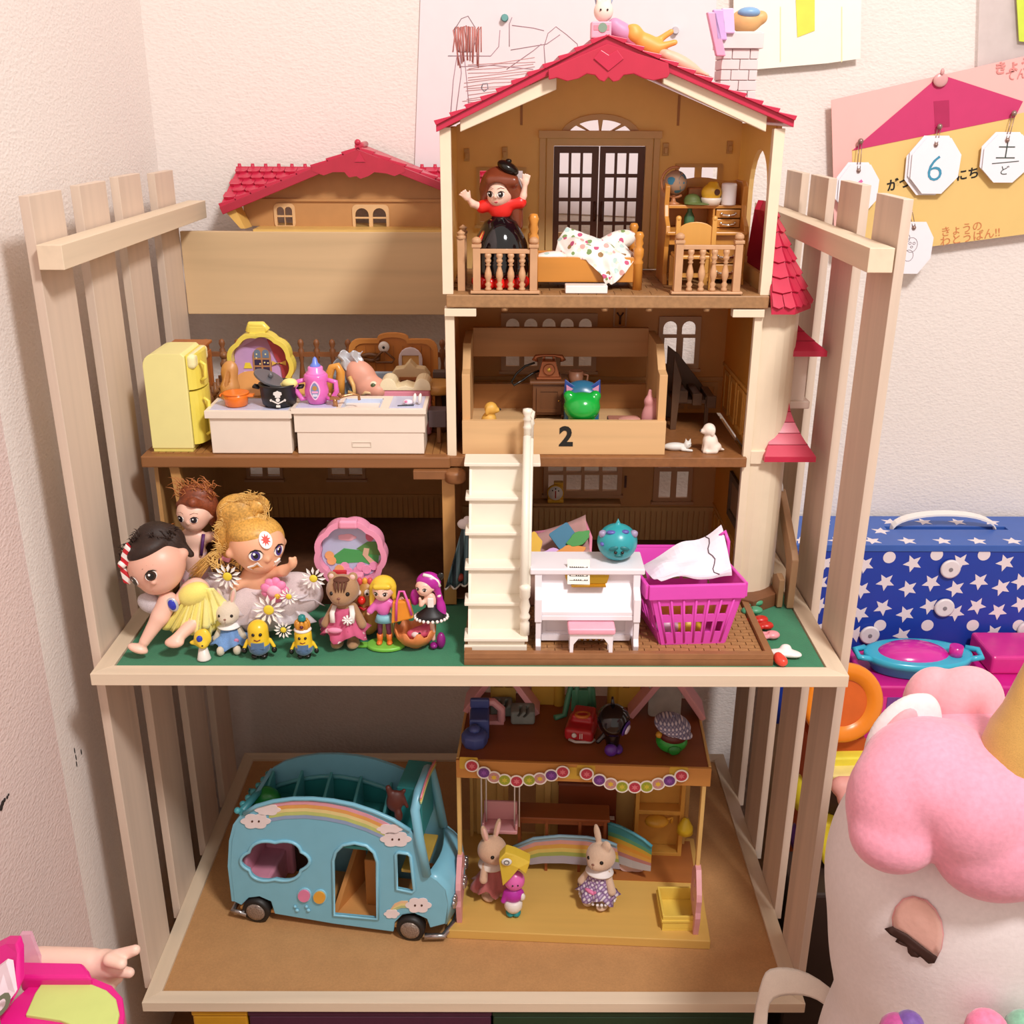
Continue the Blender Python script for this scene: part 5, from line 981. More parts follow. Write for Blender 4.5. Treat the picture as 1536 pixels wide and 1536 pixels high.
# ---- pink toaster with bear ears
ty_=21.5;l,r_=A(572,605,ty_),A(646,605,ty_);xm=(l.x+r_.x)/2;w_=(r_.x-l.x)/2;ze=A(609,567,ty_).z;zp=A(609,583,ty_).z
T=thing('bear_toaster',(xm,ty_,FW),'pink toy appliance with cream bear-eared top behind the sink unit','toaster')
b=B(M('#EE9AAE',.3));b.box(xm-w_,xm+w_,ty_-.2,ty_+2.6,FW,zp);obj('body',b,T,bev=.35,seg=4)
b=B(M('#F0E2BC',.3));ear=lambda cx_:[(cx_+.85*math.cos(t),ze-.85+.85*math.sin(t))for t in[math.pi*i/10 for i in range(11)]]
b.plate([[(xm-w_-.05,zp-.1),(xm+w_+.05,zp-.1)]+ear(xm+w_-.8)+[(xm+w_-1.8,ze-1.0),(xm,ze-.75),(xm-w_+1.8,ze-1.0)]+ear(xm-w_+.8)]*1,(0,ty_-.3,0),X_,Z_,-2.6,0);obj('bear_top',b,T,bev=.18,seg=3)
for s in(-1,1):b=B(M('#E58BA2',.3));b.sph((xm+s*(w_+.1),ty_+1,FW+2.2),(.4,.6,.5),10,8);obj('side_knob',b,T)
# ---- cloth animals heap: grey plush, skin coloured head, orange handle, blue tub
c=A(520,575,23.5);T=thing('grey_plush',(c.x,24,FW),'mottled grey cloth plush with silver ruffle between pink cup and panel','plush toy')
blob('body',[('e',A(515,580,23.5),(1.7,1.2,2.4),(0,15,0)),('e',A(518,556,23.8),(1.5,1.0,1.5)),('c',A(515,590,23.5),V((A(515,590,23.5).x,23.6,FW+.8)),1.3,1.2)],M('#7D8794',.9,'cloth',var=.25),T)
b=B(M('#C9CBD0',.35,metal=.3));c=A(527,543,23);rr=random.Random(5)
b.grid(lambda u,v:c+V((1.15*(u-.5)*2+.15*math.sin(v*14),-.4+.3*math.sin(u*11+v*5),1.2*(v-.5)*2+.18*math.sin(u*13))),16,16);obj('ruffle',b,T,solid=.05)
c=A(552,575,22.8);T=thing('toy_animal',(c.x,22.8,FW),'skin coloured toy animal with green eye lying on its side behind the sink','toy animal')
blob('body',[('e',A(542,565,22.8),(1.5,1.2,1.9),(0,-35,0)),('e',A(556,582,22.4),(1.7,1.2,1.3)),('e',A(566,586,21.8),(1.0,.9,.9)),('c',A(550,592,22.6),V((A(550,592,22.6).x,22.6,FW+1)),1.2,1.1)],M('#D99C86',.5,sss=.05),T)
c=A(560,578,21.4);b=B(M('#E6DCC0',.3));b.sph(c+V((0,.15,0)),(.45,.3,.4));e_=obj('eye',b,T);b=B(M('#4E5A38',.3));b.sph(c+V((0,-.1,0)),(.28,.2,.26));obj('iris',b,e_)
b=B(M('#E0C090',.4));b.tube([A(543,594,21.4),A(548,589,21.2),A(555,589,21.2),A(560,594,21.4)],.18,8);obj('mouth',b,T)
b=B(M('#DDB36E',.4));b.tube([A(524,565,21.6),A(530,578,21.3),A(532,590,21.2),A(522,588,21.2)],.22,8);obj('toy_ribbon',b,label='thin golden strip in front of the skin coloured toy animal',cat='ribbon')
b=B(M('#D9963E',.3));b.tube([A(492,596,21),A(493,565,21),A(498,551,21),A(506,549,21),A(511,558,21),A(510,596,21),],[.5,.45,.42,.42,.45,.5],10);T=obj('orange_arch',b,label='thick orange plastic arch right of the pink training cup',cat='toy handle')
c=A(555,600,20.8);b=B(M('#62798C',.4));b.lathe((c.x,20.8+1.2,FW),[(2.2,0),(2.9,1.5),(3.1,c.z-FW),(2.8,c.z-FW)],30,sy=.5);obj('toy_tub',b,label='grey blue toy tub behind the sink unit, under the toy animal',cat='tub')
c=A(567,566,28);b=B(M('#8E99A6',.3));b.box(c.x-1.9,c.x+1.9,28,28.5,FW,c.z+.6);obj('toy_basin_back',b,bev=.2,seg=3,label='grey toy bath panel in front of the orange brown panel',cat='panel')
# tan table at the right with dark pieces
c=A(660,580,23.5);T=thing('toy_round_table',(c.x-.2,23.5,FW),'thick golden brown round toy table next to the tower post','table');b=B(M('#C08B45',.35,'wood',ax='x',var=.08));b.lathe((c.x-.2,23.5,c.z-.5),[(1.9,0),(2.0,.15),(2.0,.8),(1.9,.95)],30);obj('table_top',b,T)
b=B(BROWN);b.lathe((c.x-.2,23.5,FW),[(1.2,0),(.4,.5),(.35,c.z-FW-.5)],14);obj('pedestal',b,T)
c=A(672,560,26);b=B(M('#4A3A34',.5));b.box(c.x-1.3,c.x+.6,25.6,26.4,FW,c.z-.4);b.box(c.x-1.6,c.x+.9,25.4,26.6,c.z-.4,c.z+.3);obj('dark_toy_bench',b,bev=.08,label='small dark brown toy bench end behind the golden round table',cat='bench')
c=A(659,625,18.5);b=B(M('#5B4A4E',.5));b.box(c.x-1.1,c.x+.7,18.2,20,FW+1.8,c.z+.7);b.use(BROWN).box(c.x-.3,c.x+.1,18.6,19.2,FW,FW+1.8);b.box(c.x-.3,c.x+.1,19.4,19.9,FW,FW+1.8);obj('dark_toy_stool',b,bev=.06,label='dark purple brown toy stool right of the sink unit',cat='stool')
for i,(px,py)in enumerate(((316,640),(450,585))):pass
# ================================================================= ground floor of the tower
FB=.72
# ---- white staircase
ST=thing('toy_staircase',(A(740,980,6).x,7,FB),'white toy staircase with single handrail climbing to the first storey','stairs');SW=M('#EFE7D6',.35,var=.012)
tr=[((697,811,674,696),13.2),((704,801,732,748),0),((702,800,783,800),0),((699,798,835,853),0),((697,796,888,906),0),((693,794,937,960),0)]
ys0=3.1;zf_=[A(740,958,ys0).z];zt_top=A(750,695,11.3).z
zs_=[zf_[0]+(zt_top-zf_[0])*k/5 for k in range(6)];ysf=[ys0+(11.3-ys0)*k/5 for k in range(6)]
sx0,sx1=A(696,958,ys0).x,A(792,958,ys0).x
for k in range(6):
 x0,x1=(sx0,sx1)if k<5 else(A(696,695,11.3).x,A(811,695,11.3).x)
 yb=ysf[k]+2.3 if k<5 else 14.3
 b=B(SW);b.box(x0,x1,ysf[k],yb,zs_[k]-.35,zs_[k]);obj('tread',b,ST,bev=.08)
 z0=FB if k==0 else zs_[k-1];b=B(SW);b.box(sx0+.35,sx1-.3,ysf[k]+.35,ysf[k]+.6,z0,zs_[k]-.35)
 obj('riser',b,ST)
 if k==0:b=B(SW);b.box(sx0,sx1-.1,ysf[0]+.1,ysf[0]+.5,FB,FB+.6);obj('plinth',b,ST,bev=.06)
for x in(sx0+.35,sx1-.6):
 b=B(SW);b.plate([[(ys0+.6,FB),(14.2,FB),(14.2,zt_top-.4),(11.8,zt_top-.4),(ys0+.6,zs_[0]-.35)]],(x,0,0),Y_,Z_,0,.25);obj('stringer',b,ST)
px_=A(787,955,ys0+.6).x;b=B(SW)
zn0=zs_[0];h1=A(784,880,ys0+.9).z-zn0
b.lathe((px_,ys0+.9,zn0),[(.45,0),(.45,h1*.25),(.3,h1*.3),(.5,h1*.36),(.5,h1*.4),(.35,h1*.46),(.5,h1*.6),(.35,h1*.75),(.5,h1*.8),(.5,h1*.95),(.55,h1),(.3,h1+.2),(0,h1+.25)],16);obj('newel_post',b,ST)
t0,t1=A(786,885,ys0+.9),A(791,655,12.0);b=B(SW);b.tube([t0,t1],.42,8);b.tube([t0+V((.42,0,-.2)),t1+V((.42,0,-.2))],.2,8);obj('hand_rail',b,ST)
for k in range(1,5):
 p=t0.lerp(t1,k/5+.04);b=B(SW);b.lathe((px_+.1,ysf[k]+.8,zs_[k]),[(.2,0),(.15,.6),(.25,1.5),(.15,2.2),(.2,max(2.5,p.z-zs_[k]-.3))],10);obj('baluster',b,ST)
p=A(791,660,12.6);h=A(790,612,12.6).z-zt_top;b=B(SW);b.lathe((A(791,660,12.6).x,12.6,zt_top),[(.36,0),(.36,h*.6),(.45,h*.63),(.36,h*.66),(.34,h*.76),(.48,h*.79),(.3,h*.84),(.48,h*.92),(.45,h*.98),(0,h)],14);obj('newel_post',b,ST)
b=B(SW);b.lathe((A(796,675,13.4).x,13.9,zt_top),[(.3,0),(.3,h*.6),(.4,h*.63),(.3,h*.7),(.42,h*.86),(0,h*.92)],12);obj('newel_post',b,ST)
# ---- striped dress hanging behind the stairs
c=A(696,800,13.3);T=thing('striped_dress',(c.x,13.3,.0),'grey blue striped doll dress with white collar hanging beside the staircase','dress');SD=M('#5F7C86',.8,'stripe',c2='#2E3D44',scale=38)
b=B(SD);t0,b0,b1=A(700,792,13.2),A(668,880,13.0),A(706,872,13.0)
b.grid(lambda u,v:(t0+V(((u-.5)*.9,0,0))).lerp(b0.lerp(b1,u),v)+V((0,-.45*v*math.cos(u*16)-.4*math.sin(math.pi*u),0)),30,10);obj('skirt',b,T,solid=.08)
b=B(M('#DAD2D2',.7));b.sph(A(697,786,13.1),(.75,.5,.55));b.sph(A(701,779,13.1),(.4,.3,.35));obj('collar',b,T)
b=B(M('#DDD6D0',.8));b.tube([b0.lerp(b1,i/14)+V((0,-.45*math.cos(i/14*16)-.4*math.sin(math.pi*i/14),-.08))for i in range(15)],.14,6);obj('lace_hem',b,T)
b=B(M('#9C3428',.4));c=A(690,866,12.8);b.sph(c,(.5,.4,.45));obj('toy_shoe',b,label='dark red toy shoe half hidden under the striped dress',cat='shoe')
# ---- piano
PY=6.2;yf_,yk=3.6,4.6
p0,p1=A(799,862,yk),A(958,862,yk);PX0,PX1=A(803,980,yf_).x,A(956,972,yf_).x;ztp=A(878,852,yk+.2).z
PN=thing('toy_piano',((PX0+PX1)/2,6.5,FB),'white toy upright piano with gold music stand beside the staircase','piano');PW=M('#F1EAF0',.25,var=.01)
b=B(PW);b.box(PX0-.55,PX1+.5,yk-.1,yk+4.2,ztp-.6,ztp);obj('lid',b,PN,bev=.12)
b=B(PW);b.box(PX0+.1,PX1-.1,yk+.6,yk+4.0,FB+.3,ztp-.6);obj('case',b,PN,bev=.04)
zk=A(878,902,yf_).z;zk1=A(878,925,yf_).z
for x in(PX0-.1,PX1-.55):
 b=B(PW);b.plate([[(yf_-.3,zk1-.5),(yk+.7,zk1-.7),(yk+.7,ztp-.6),(yk,ztp-.6),(yk-.1,ztp-1.9),(yf_-.3,zk+.3)]],(x,0,0),Y_,Z_,0,.65);obj('arm',b,PN,bev=.08)
 b=B(PW);b.plate([[(yf_-.3,FB),(yk+.8,FB),(yk+.8,FB+.7),(yf_+.6,FB+.9),(yf_+.45,zk1-.6),(yf_-.15,zk1-.6),(yf_-.1,FB+1.2),(yf_-.5,FB+.6)]],(x+.1,0,0),Y_,Z_,0,.5);obj('leg',b,PN,bev=.06)
b=B(PW);b.box(PX0+.55,PX1-.55,yf_-.05,yk+.8,zk1-.4,zk1+.1);obj('key_bed',b,PN,bev=.06)
b=B(PW);y0_,y1_=yf_,yk+.75;zz1,zz0=zk+1.0,zk1+.1;b.add([(x,y,z)for x in(PX0+.55,PX1-.55)for y,z in((y0_,zz0),(y0_,zz0+.35),(y1_,zz1+.35),(y1_,zz0))],[(3,2,1,0),(4,5,6,7),(0,1,5,4),(1,2,6,5),(2,3,7,6),(3,0,4,7)]);obj('fallboard',b,PN,bev=.06)
b=B(PW);b.plate([rect(PX0+.7,PX1-.7,FB+.9,zk1-.5)]+[rect(PX0+1.0+i*((PX1-PX0-2)/3),PX0+1.0+(i+1)*((PX1-PX0-2)/3)-.08,FB+1.2,zk1-.7)for i in range(3)],(0,yk+.6,0),X_,Z_,0,.12);b.box(PX0+.6,PX1-.6,yk+.3,yk+.6,FB+.3,FB+.9);obj('front_panel',b,PN)
GO=M('#C9992E',.2,metal=.75);g0,g1=A(847,868,yk),A(915,868,yk);zg=A(880,877,yk-.2).z;b=B(GO)
b.plate([[(g0.x+.3,0),(g1.x-.3,0),(g1.x-.1,.5),(g1.x,1.05),(g1.x-.5,1.0),(g0.x+.5,1.0),(g0.x,1.05),(g0.x+.1,.5)]],(0,yk+.1,zg),X_,V((0,.35,.94)),0,.1);b.box(g0.x+.6,g1.x-.4,yk-.55,yk+.1,zg-.12,zg+.02);obj('music_stand',b,PN,bev=.03)
for i in range(8):b=B(GO);x=PX0+3.4+i*.55;b.sph((x,yk+.2,FB+.5),(.2,.15,.15),8,6);obj('pedal',b,PN)
s0=A(870,872,yk-.3);T=thing('sheet_music',s0,'white sheet of music with printed title propped on the gold piano stand','sheet music');uu,vv=V((1,0,-.02)).normalized(),V((0,.35,.94));o_=V((A(868,873,yk-.35).x,yk-.25,zg+.05))
b=B(M('#F3EEE4',.7));b.plate([rect(-1.05,1.05,0,2.35)],o_,uu,vv,0,.05);pg=obj('page',b,T)
for i in range(4):b=B(BLACK);rr=random.Random(i);b.plate([rect(-.85,.85,.35+i*.4,.39+i*.4)],o_,uu,vv,.05,.07);[b.plate([circ(.06,6,(-.8+k*.2,.42+i*.4))],o_,uu,vv,.05,.07)for k in range(9)if rr.random()<.7];obj('stave',b,pg)
text('water song',BLACK,'title',pg,o_+uu*-.1+vv*2.05,uu,vv,.34)
# stool
q0,q1=A(853,962,2.5),A(920,958,2.5);x0,x1=q0.x,q1.x;zt1=A(886,948,2.5).z;T=thing('piano_stool',((x0+x1)/2,3,FB),'small white toy stool with pink seat in front of the piano','stool')
b=B(M('#F0A9BC',.35));b.box(x0-.1,x1+.15,2.0,4.1,zt1-.1,zt1+.55);obj('seat',b,T,bev=.2,seg=3)
b=B(PW);b.plate([[(x0+.1,FB),(x0+.4,FB),(x0+.45,zt1-1.2),(x0+.9,zt1-.6),(x1-.9,zt1-.6),(x1-.45,zt1-1.2),(x1-.4,FB),(x1-.05,FB),(x1-.05,zt1-.05),(x0+.1,zt1-.05)]],(0,2.25,0),X_,Z_,-.3,0);obj('frame',b,T,bev=.03)
for x in(x0+.1,x1-.4):b=B(PW);b.box(x,x+.3,3.6,3.9,FB,zt1-.1);obj('leg',b,T)
# ---- teal ball toy on the piano
c=A(926,845,6.8);r=(A(956,820,6.8).x-A(896,820,6.8).x)/2;cc=V((A(926,820,6.8).x,7.0,ztp+r*.93));T=thing('teal_ball_toy',(cc.x,7,ztp),'round teal toy with two dark dot eyes sitting on the white piano','toy')
TL=M('#2E9DA6',.3,var=.03);blob('body',[('e',cc,(r,r,r*.93)),('c',cc+V((0,0,r*.85)),cc+V((0,0,r*1.2)),.25,.1)],TL,T,h=.14)
for s in(-1,1):b=B(M('#9C8FAE',.4));b.lathe(cc+V((s*r*.72,-.5,r*.5)),[(.42,0),(.35,.3),(.15,.5),(0,.55)],12,ax=(s*.8,-.4,.6));obj('bump',b,T)
for(u_,w_,sx_)in((-.45,.75,.5),(.4,.8,.4),(-.9,.1,.25)):
 n_=V((u_*.8,-.5,w_)).normalized();b=B(M('#5A5AA8',.4));b.sph(cc+V((n_.x*r*.97,n_.y*r*.97,n_.z*r*.9)),(sx_,.3,.2),10,6);obj('patch',b,T)
for s in(-1,1):
 b=B(M('#1C6F74',.4));b.sph(cc+V((s*.5,-r*.97,.05)),(.5,.12,.22),10,6,(0,s*15,0));obj('brow_patch',b,T)
dots('eye',[cc+V((s*.32,-r*.97,-.35))for s in(-1,1)],.17,BLACK,T)
b=B(M('#1C6F74',.4));b.sph(cc+V((0,-r*.93,-.72)),(.4,.12,.18),10,6);obj('nose',b,T)
# ---- pink basket
fz=FB;bt=[A(992,965,4.6),A(1086,958,5.2)];tp=[A(973,875,4.4),A(1118,866,4.9)];zt1=tp[0].z
q=[V((bt[0].x,4.8,fz)),V((bt[1].x,5.2,fz)),V((bt[1].x-.8,11.8,fz)),V((bt[0].x-1.2,11.8,fz))]
tq=[V((tp[0].x,4.0,zt1)),V((tp[1].x,4.6,zt1)),V((tp[1].x-1.6,13.6,zt1)),V((tp[0].x-1.8,13.6,zt1))]
T=thing('pink_basket',((q[0].x+q[1].x)/2,8,fz),'bright pink plastic toy shopping basket with slotted sides and crumpled paper','basket');BK=M('#E24FBC',.3,var=.02)
for i,nm in((0,'front_wall'),(1,'side_wall'),(2,'rear_wall'),(3,'side_wall')):
 a_,b_=q[i],q[(i+1)%4];c_,d_=tq[(i+1)%4],tq[i]
 W=(b_-a_).length;ms=10
 # bilinear wall with slots cut as missing cells
 us=[0,.08];n_s=6
 for k in range(n_s):us+=[.08+.84*(k+.72)/n_s,.08+.84*(k+1)/n_s]
 us.append(1.0);vs_=[0,.08,.2,.38,.5,.66,1.0]
 b=B(BK)
 nrm=(b_-a_).cross(d_-a_).normalized()*.16
 P=lambda u,v:(a_.lerp(b_,u)).lerp(d_.lerp(c_,u),v)
 for ii in range(len(us)-1):
  for jj in range(len(vs_)-1):
   slot=(ii%2==1 and 1<=ii<=12 and jj in(2,4))if i in(0,2)else(ii%2==1 and jj in(2,3))
   if slot:continue
   c4=[P(us[ii],vs_[jj]),P(us[ii+1],vs_[jj]),P(us[ii+1],vs_[jj+1]),P(us[ii],vs_[jj+1])];b.add(c4+[p+nrm for p in c4],[(0,1,2,3),(7,6,5,4),(0,4,5,1),(1,5,6,2),(2,6,7,3),(3,7,4,0)])
 obj(nm,b,T)
b=B(BK);pts=[V(p)for p in tq]
for k in range(4):
 p,n2=pts[k],pts[(k+1)%4];dn=V((0,0,-1.5));out=(n2-p).cross(V((0,0,1))).normalized()*.3;b.add([p+out,n2+out,n2+out+dn,p+out+dn,p-out*.2,n2-out*.2,n2-out*.2+dn,p-out*.2+dn],[(0,1,2,3),(7,6,5,4),(0,4,5,1),(1,5,6,2),(2,6,7,3),(3,7,4,0)])
obj('rim',b,T,bev=.1)
b=B(BK);b.add([p+V((0,0,0))for p in q]+[p+V((0,0,.25))for p in q],[(3,2,1,0),(4,5,6,7),(0,1,5,4),(1,2,6,5),(2,3,7,6),(3,0,4,7)]);obj('bottom',b,T)
for s in range(7):
 u_=(s+.5)/7;b=B(BK);b.tube([q[0].lerp(q[1],u_)+V((0,-.14,.2)),(q[0].lerp(q[1],u_)).lerp(tq[0].lerp(tq[1],u_),.78)+V((0,-.2,0))],.12,6);obj('front_rib',b,T)
b=B(BK);rgt=A(1097,812,9.5);b.tube([V((tq[1].x-.9,9,zt1)),rgt+V((-.3,0,0)),rgt+V((-.6,.3,.9)),rgt+V((-1.2,.6,.2))],.2,8);obj('handle',b,T)
b=B(M('#EDE3EE',.8));c1,c2,c3,c4=A(962,850,9.5),A(1082,786,11),A(1098,862,7),A(992,872,6)
b.grid(lambda u,v:c1.lerp(c2,u).lerp(c4.lerp(c3,u),v)+V((0,.35*noise.noise(V((u*3,v*3,1)))*1.0-.8*math.sin(math.pi*v),.5*noise.noise(V((u*3,v*3,4)))+.3*math.sin(u*6))),18,12,False);pp=obj('crumpled_paper',b,solid=.04,label='crumpled white paper sticking out of the pink basket',cat='paper')
pfn=lambda u,v:c1.lerp(c2,u).lerp(c4.lerp(c3,u),v)+V((0,.35*noise.noise(V((u*3,v*3,1)))-.8*math.sin(math.pi*v),.5*noise.noise(V((u*3,v*3,4)))+.3*math.sin(u*6)))
b=B(M('#5C4A52',.6));b.tube([pfn(.8+.03*math.sin(k*1.3),k/12)+V((0,-.07,.06))for k in range(12)],.05,5);obj('drawn_line',b,pp)
for(px,py,y,col,r_,lb)in((1010,905,6.6,'#E8A63C',1.7,'orange yellow toy piece seen through the left slots of the pink basket'),(1050,905,6.8,'#E2B25E',1.9,'tan toy piece seen through the middle slots of the pink basket'),(1084,905,7,'#D98F3A',1.3,'orange toy piece seen through the right slots of the pink basket'),(1030,940,6.8,'#E8C23C',1.5,'yellow toy piece low in the pink basket'),(1000,940,6.4,'#E3B6D0',1.2,'pale pink toy piece low in the pink basket')):
 a=A(px,py,y);blob('basket_toy',[('e',a,(r_,r_*.7,r_*.8)),('e',a+V((r_*.4,.3,r_*.4)),(r_*.5,r_*.5,r_*.5))],M(col,.4),label=lb,cat='toy',h=.18)
# ---- clear pink pouch with play food behind the piano
c=A(830,820,14);T=thing('clear_pouch',(c.x,14.5,FB),'see-through pink pouch holding coloured felt pieces behind the piano','pouch')
fl,fr2,bl_,br_=A(795,842,12),A(885,838,12),A(797,800,17),A(878,783,17)
b=B(M('#E9B7B2',.3,alpha=.5));b.grid(lambda u,v:fl.lerp(fr2,u).lerp(bl_.lerp(br_,u),v)+V((0,0,-.8*math.sin(math.pi*v)*(1-u*.3)+.8*u*u)),12,10);obj('pouch_film',b,T,solid=.05)
b=B(M('#E58FA8',.4));b.tube([fl,fl.lerp(fr2,.5)+V((0,0,-.2)),fr2+V((0,0,.4)),fr2.lerp(br_,.5)+V((.3,0,.3)),br_,bl_.lerp(br_,.5)+V((0,0,-.3)),bl_],.2,8);obj('piping',b,T)
b=B(M('#C9A090',.6));b.box(fl.x,fr2.x-1.5,13,17.5,FB,FB+4.2);obj('toy_carton',b,bev=.2,label='low tan carton under the clear pink pouch',cat='box')
def chip(px,py,y,sx,sz,rot,col,label,shape='rect'):
 a=A(px,py,y);b=B(M(col,.6));P=rrect(-sx,sx,-sz,sz,.2)if shape=='rect' else[(sx*math.cos(t)*(1+.12*math.sin(5*t)),sz*math.sin(t)*(1+.12*math.cos(4*t)))for t in[2*math.pi*i/20 for i in range(20)]]
 c_,s_=math.cos(math.radians(rot)),math.sin(math.radians(rot));P=[(x*c_-z*s_,x*s_+z*c_)for x,z in P];b.plate([P],a,X_,V((0,.6,.8)),-.1,.12);return obj('felt_piece',b,bev=.04,label=label,cat='felt piece')
chip(845,804,13.6,1.15,1.0,35,'#2F6F8E','blue square felt piece on the clear pouch')
chip(868,808,13.2,1.3,.65,30,'#3C8C3A','green felt leaf on the clear pouch','blob')
chip(856,828,12.4,1.5,.7,10,'#D88A34','orange felt piece low on the clear pouch','blob')
chip(830,833,12.2,1.2,.7,0,'#CFA3D8','lavender felt piece low on the clear pouch','blob')
chip(801,818,12.6,.8,1.3,0,'#D9A92C','yellow felt piece at the left end of the pouch','blob')
chip(806,836,12.0,1.2,.6,-8,'#E9E3DE','white felt piece beside the staircase rail','blob')
# ---- yellow kitchen scale on the window sill
wy=30.0;c=A(833,737,wy);T=thing('toy_scale',(c.x,wy,c.z-.9),'small yellow toy kitchen scale with round dial on the window sill','kitchen scale');YS=M('#E0AC28',.35);zb_=A(833,752,wy).z
b=B(YS);b.box(c.x-.9,c.x+.95,wy-.6,wy+.6,zb_,zb_+.45);b.box(c.x-.2,c.x+.9,wy-.3,wy+.5,zb_+.4,c.z+1.2);obj('body',b,T,bev=.1)
b=B(YS);b.lathe(V((c.x,wy-.3,c.z)),[(.98,0),(.98,.35),(.85,.35)],24,ax=(0,-1,0));d=obj('dial_ring',b,T);b=B(M('#EFE6DC',.4));b.lathe(V((c.x,wy-.35,c.z)),[(.85,0),(.85,.33),(0,.33)],24,ax=(0,-1,0));b.use(M('#B3341F',.4)).box(c.x-.07,c.x+.07,wy-.72,wy-.68,c.z-.6,c.z+.3);obj('dial_face',b,T)
for(dx,dz)in((.35,.3),(-.35,.35),(0,.55)):b=B(BLACK);b.box(c.x+dx-.06,c.x+dx+.06,wy-.72,wy-.68,c.z+dz-.07,c.z+dz+.07);obj('dial_mark',b,T)
b=B(M('#B98C5A',.5));sl=A(830,748,30.5);b.box(A(800,750,30.5).x,A(930,750,30.5).x,29.2,YB-.02,zb_-.35,zb_-.01);obj('window_ledge',b,H,bev=.05)
# ---- shoes along the right of the brick base
def shoe(px,py,z,mat,label,rot=0,L=1.35,W=.62,clog=True,group=None):
 a=Zp(px,py,z);b_=math.radians(rot);d=V((math.cos(b_),math.sin(b_),0));n_=V((-d.y,d.x,0));c=a+V((0,0,.0))
 pr_=[('e',tuple(c-d*L*.3+V((0,0,.28))),(L*.45,W,.32),(0,0,rot)),('e',tuple(c+d*L*.35+V((0,0,.34))),(L*.55,W*.95,.4),(0,0,rot))]
 if clog:pr_.append(('-e',tuple(c-d*L*.25+V((0,0,.72))),(L*.36,W*.55,.3),(0,0,rot)))
 return blob('toy_shoe',pr_,mat,label=label,cat='shoe',h=.08,k=.05,group=group)
GR=M('#4E9A72',.4);RE=M('#C8281E',.35);PKs=M('#EE9AA2',.35)
shoe(1127,908,.55,GR,'green toy clog, rear one of the pair at the right of the brick base',8)
shoe(1126,920,.55,GR,'green toy clog, the front one of the pair beside the brick base',4)
shoe(1134,934,.3,RE,'red toy shoe just in front of the green clogs',6,clog=False)
shoe(1142,943,.1,RE,'red toy shoe behind the pink one, beside the brick base',6,clog=False)
shoe(1151,957,0,PKs,'single pink toy shoe on the green felt',4)
a=Zp(1177,985,0);blob('toy_slipper',[('e',a+V((-.6,0,.4)),(1.0,.55,.3),(0,0,-20)),('e',a+V((.5,.0,.35)),(1.1,.6,.32),(0,0,-20)),('e',a+V((.1,.3,.8)),(.5,.4,.35))],WHITE,label='pointed white toy slipper on the felt at the front right corner',cat='shoe',h=.1)
a=Zp(1171,997,0);blob('toy_shoe',[('e',a+V((0,0,.45)),(.55,.75,.5),(0,0,20)),('e',a+V((-.2,.4,.6)),(.4,.45,.45))],M('#DE4636',.3),label='shiny red toy shoe in front of the white slipper',cat='shoe',h=.08)
# ---- wooden chair-like piece leaning inside the right slats
T=thing('wooden_bracket',(32.3,18,0),'small curved wooden piece leaning inside the right slats beside the turret','wooden toy')
b=B(M('#B08A66',.5,'wood',ax='z',var=.12));b.plate([[(14,.02),(15.2,.02),(16,4.6),(20,7.6),(22,10.5),(21.4,10.6),(19,9.2),(14.6,6.4),(13.8,5.6)]],(32.6,0,0),Y_,Z_,0,.7);obj('side_board',b,T,bev=.1)
b=B(M('#A07C58',.5,'wood',ax='y',var=.12));b.plate([[(14.2,.02),(17,.02),(17,2.6),(15.5,3.4),(14.2,3.2)]],(31.6,0,0),Y_,Z_,0,.6);obj('inner_block',b,T,bev=.1)
b=B(M('#E9E4E2',.4));b.tube([(32.7,21.2,10.4),(32.7,21.8,11.0),(32.7,22.6,11.3)],.35,8);obj('white_tip',b,T)
# ================================================================= dolls and figures on the green felt
SKN=M('#F2C4B0',.42,sss=.12,var=.02)
def headblob(name,c,r,par,mat=SKN,yaw=0,chin=.5,h=.14):
 R=Euler((0,0,math.radians(yaw))).to_matrix();f=lambda x,y,z:V(c)+R@V((x,y,z))*r
 return blob(name,[('e',f(0,0,.08),(r*.98,r*.95,r*.92)),('e',f(0,-.18,-.42),(r*.68,r*.68,r*.55)),('s',f(0,-.93,-.22),r*.09),('s',f(-.97,.1,-.12),r*.17),('s',f(.97,.1,-.12),r*.17)],mat,par,h=h,k=.12)
def strands(name,roots,par,mat,r=.1,n=6,lab=None):
 b=B(mat)
 for pts in roots:b.tube(pts,[r]+[r*.8]*(len(pts)-2)+[r*.15],n)
 return obj(name,b,par,label=lab,kind='stuff')
# ---- doll with dark hair and striped bow
y=5.6;hc=A(236,848,y);r=(A(280,848,y).x-A(193,848,y).x)/2
T=thing('bow_doll',(A(270,960,5).x,5,0),'big-headed doll in yellow tulle dress with red striped hair bow, slumped at left','doll')
tl=-24
Rt=Euler((0,math.radians(tl),0)).to_matrix();hv=lambda x,y_,z:hc+Rt@V((x,y_,z))*r
blob('head',[('e',hv(0,0,.05),(r*1.0,r*.9,r*.93),(0,tl,0)),('e',hv(-.05,-.15,-.45),(r*.72,r*.65,r*.5),(0,tl,0)),('s',hv(.95,.15,.0),r*.2),('s',hv(0,-.9,-.28),r*.07)],M('#E8B39E',.4,sss=.1,var=.02),T,h=.16)
face(hc+V((-.1,0,-.1)),r*.98,-20,T,eye='#3A2318',size=r*.21,gap=r*.40,dz=-.12*r,my=-.66*r,lips='#C9323C',ry=r*.9,tilt=tl,ir=.86)
DH=M('#2E1C15',.6,'mdf',var=.35)
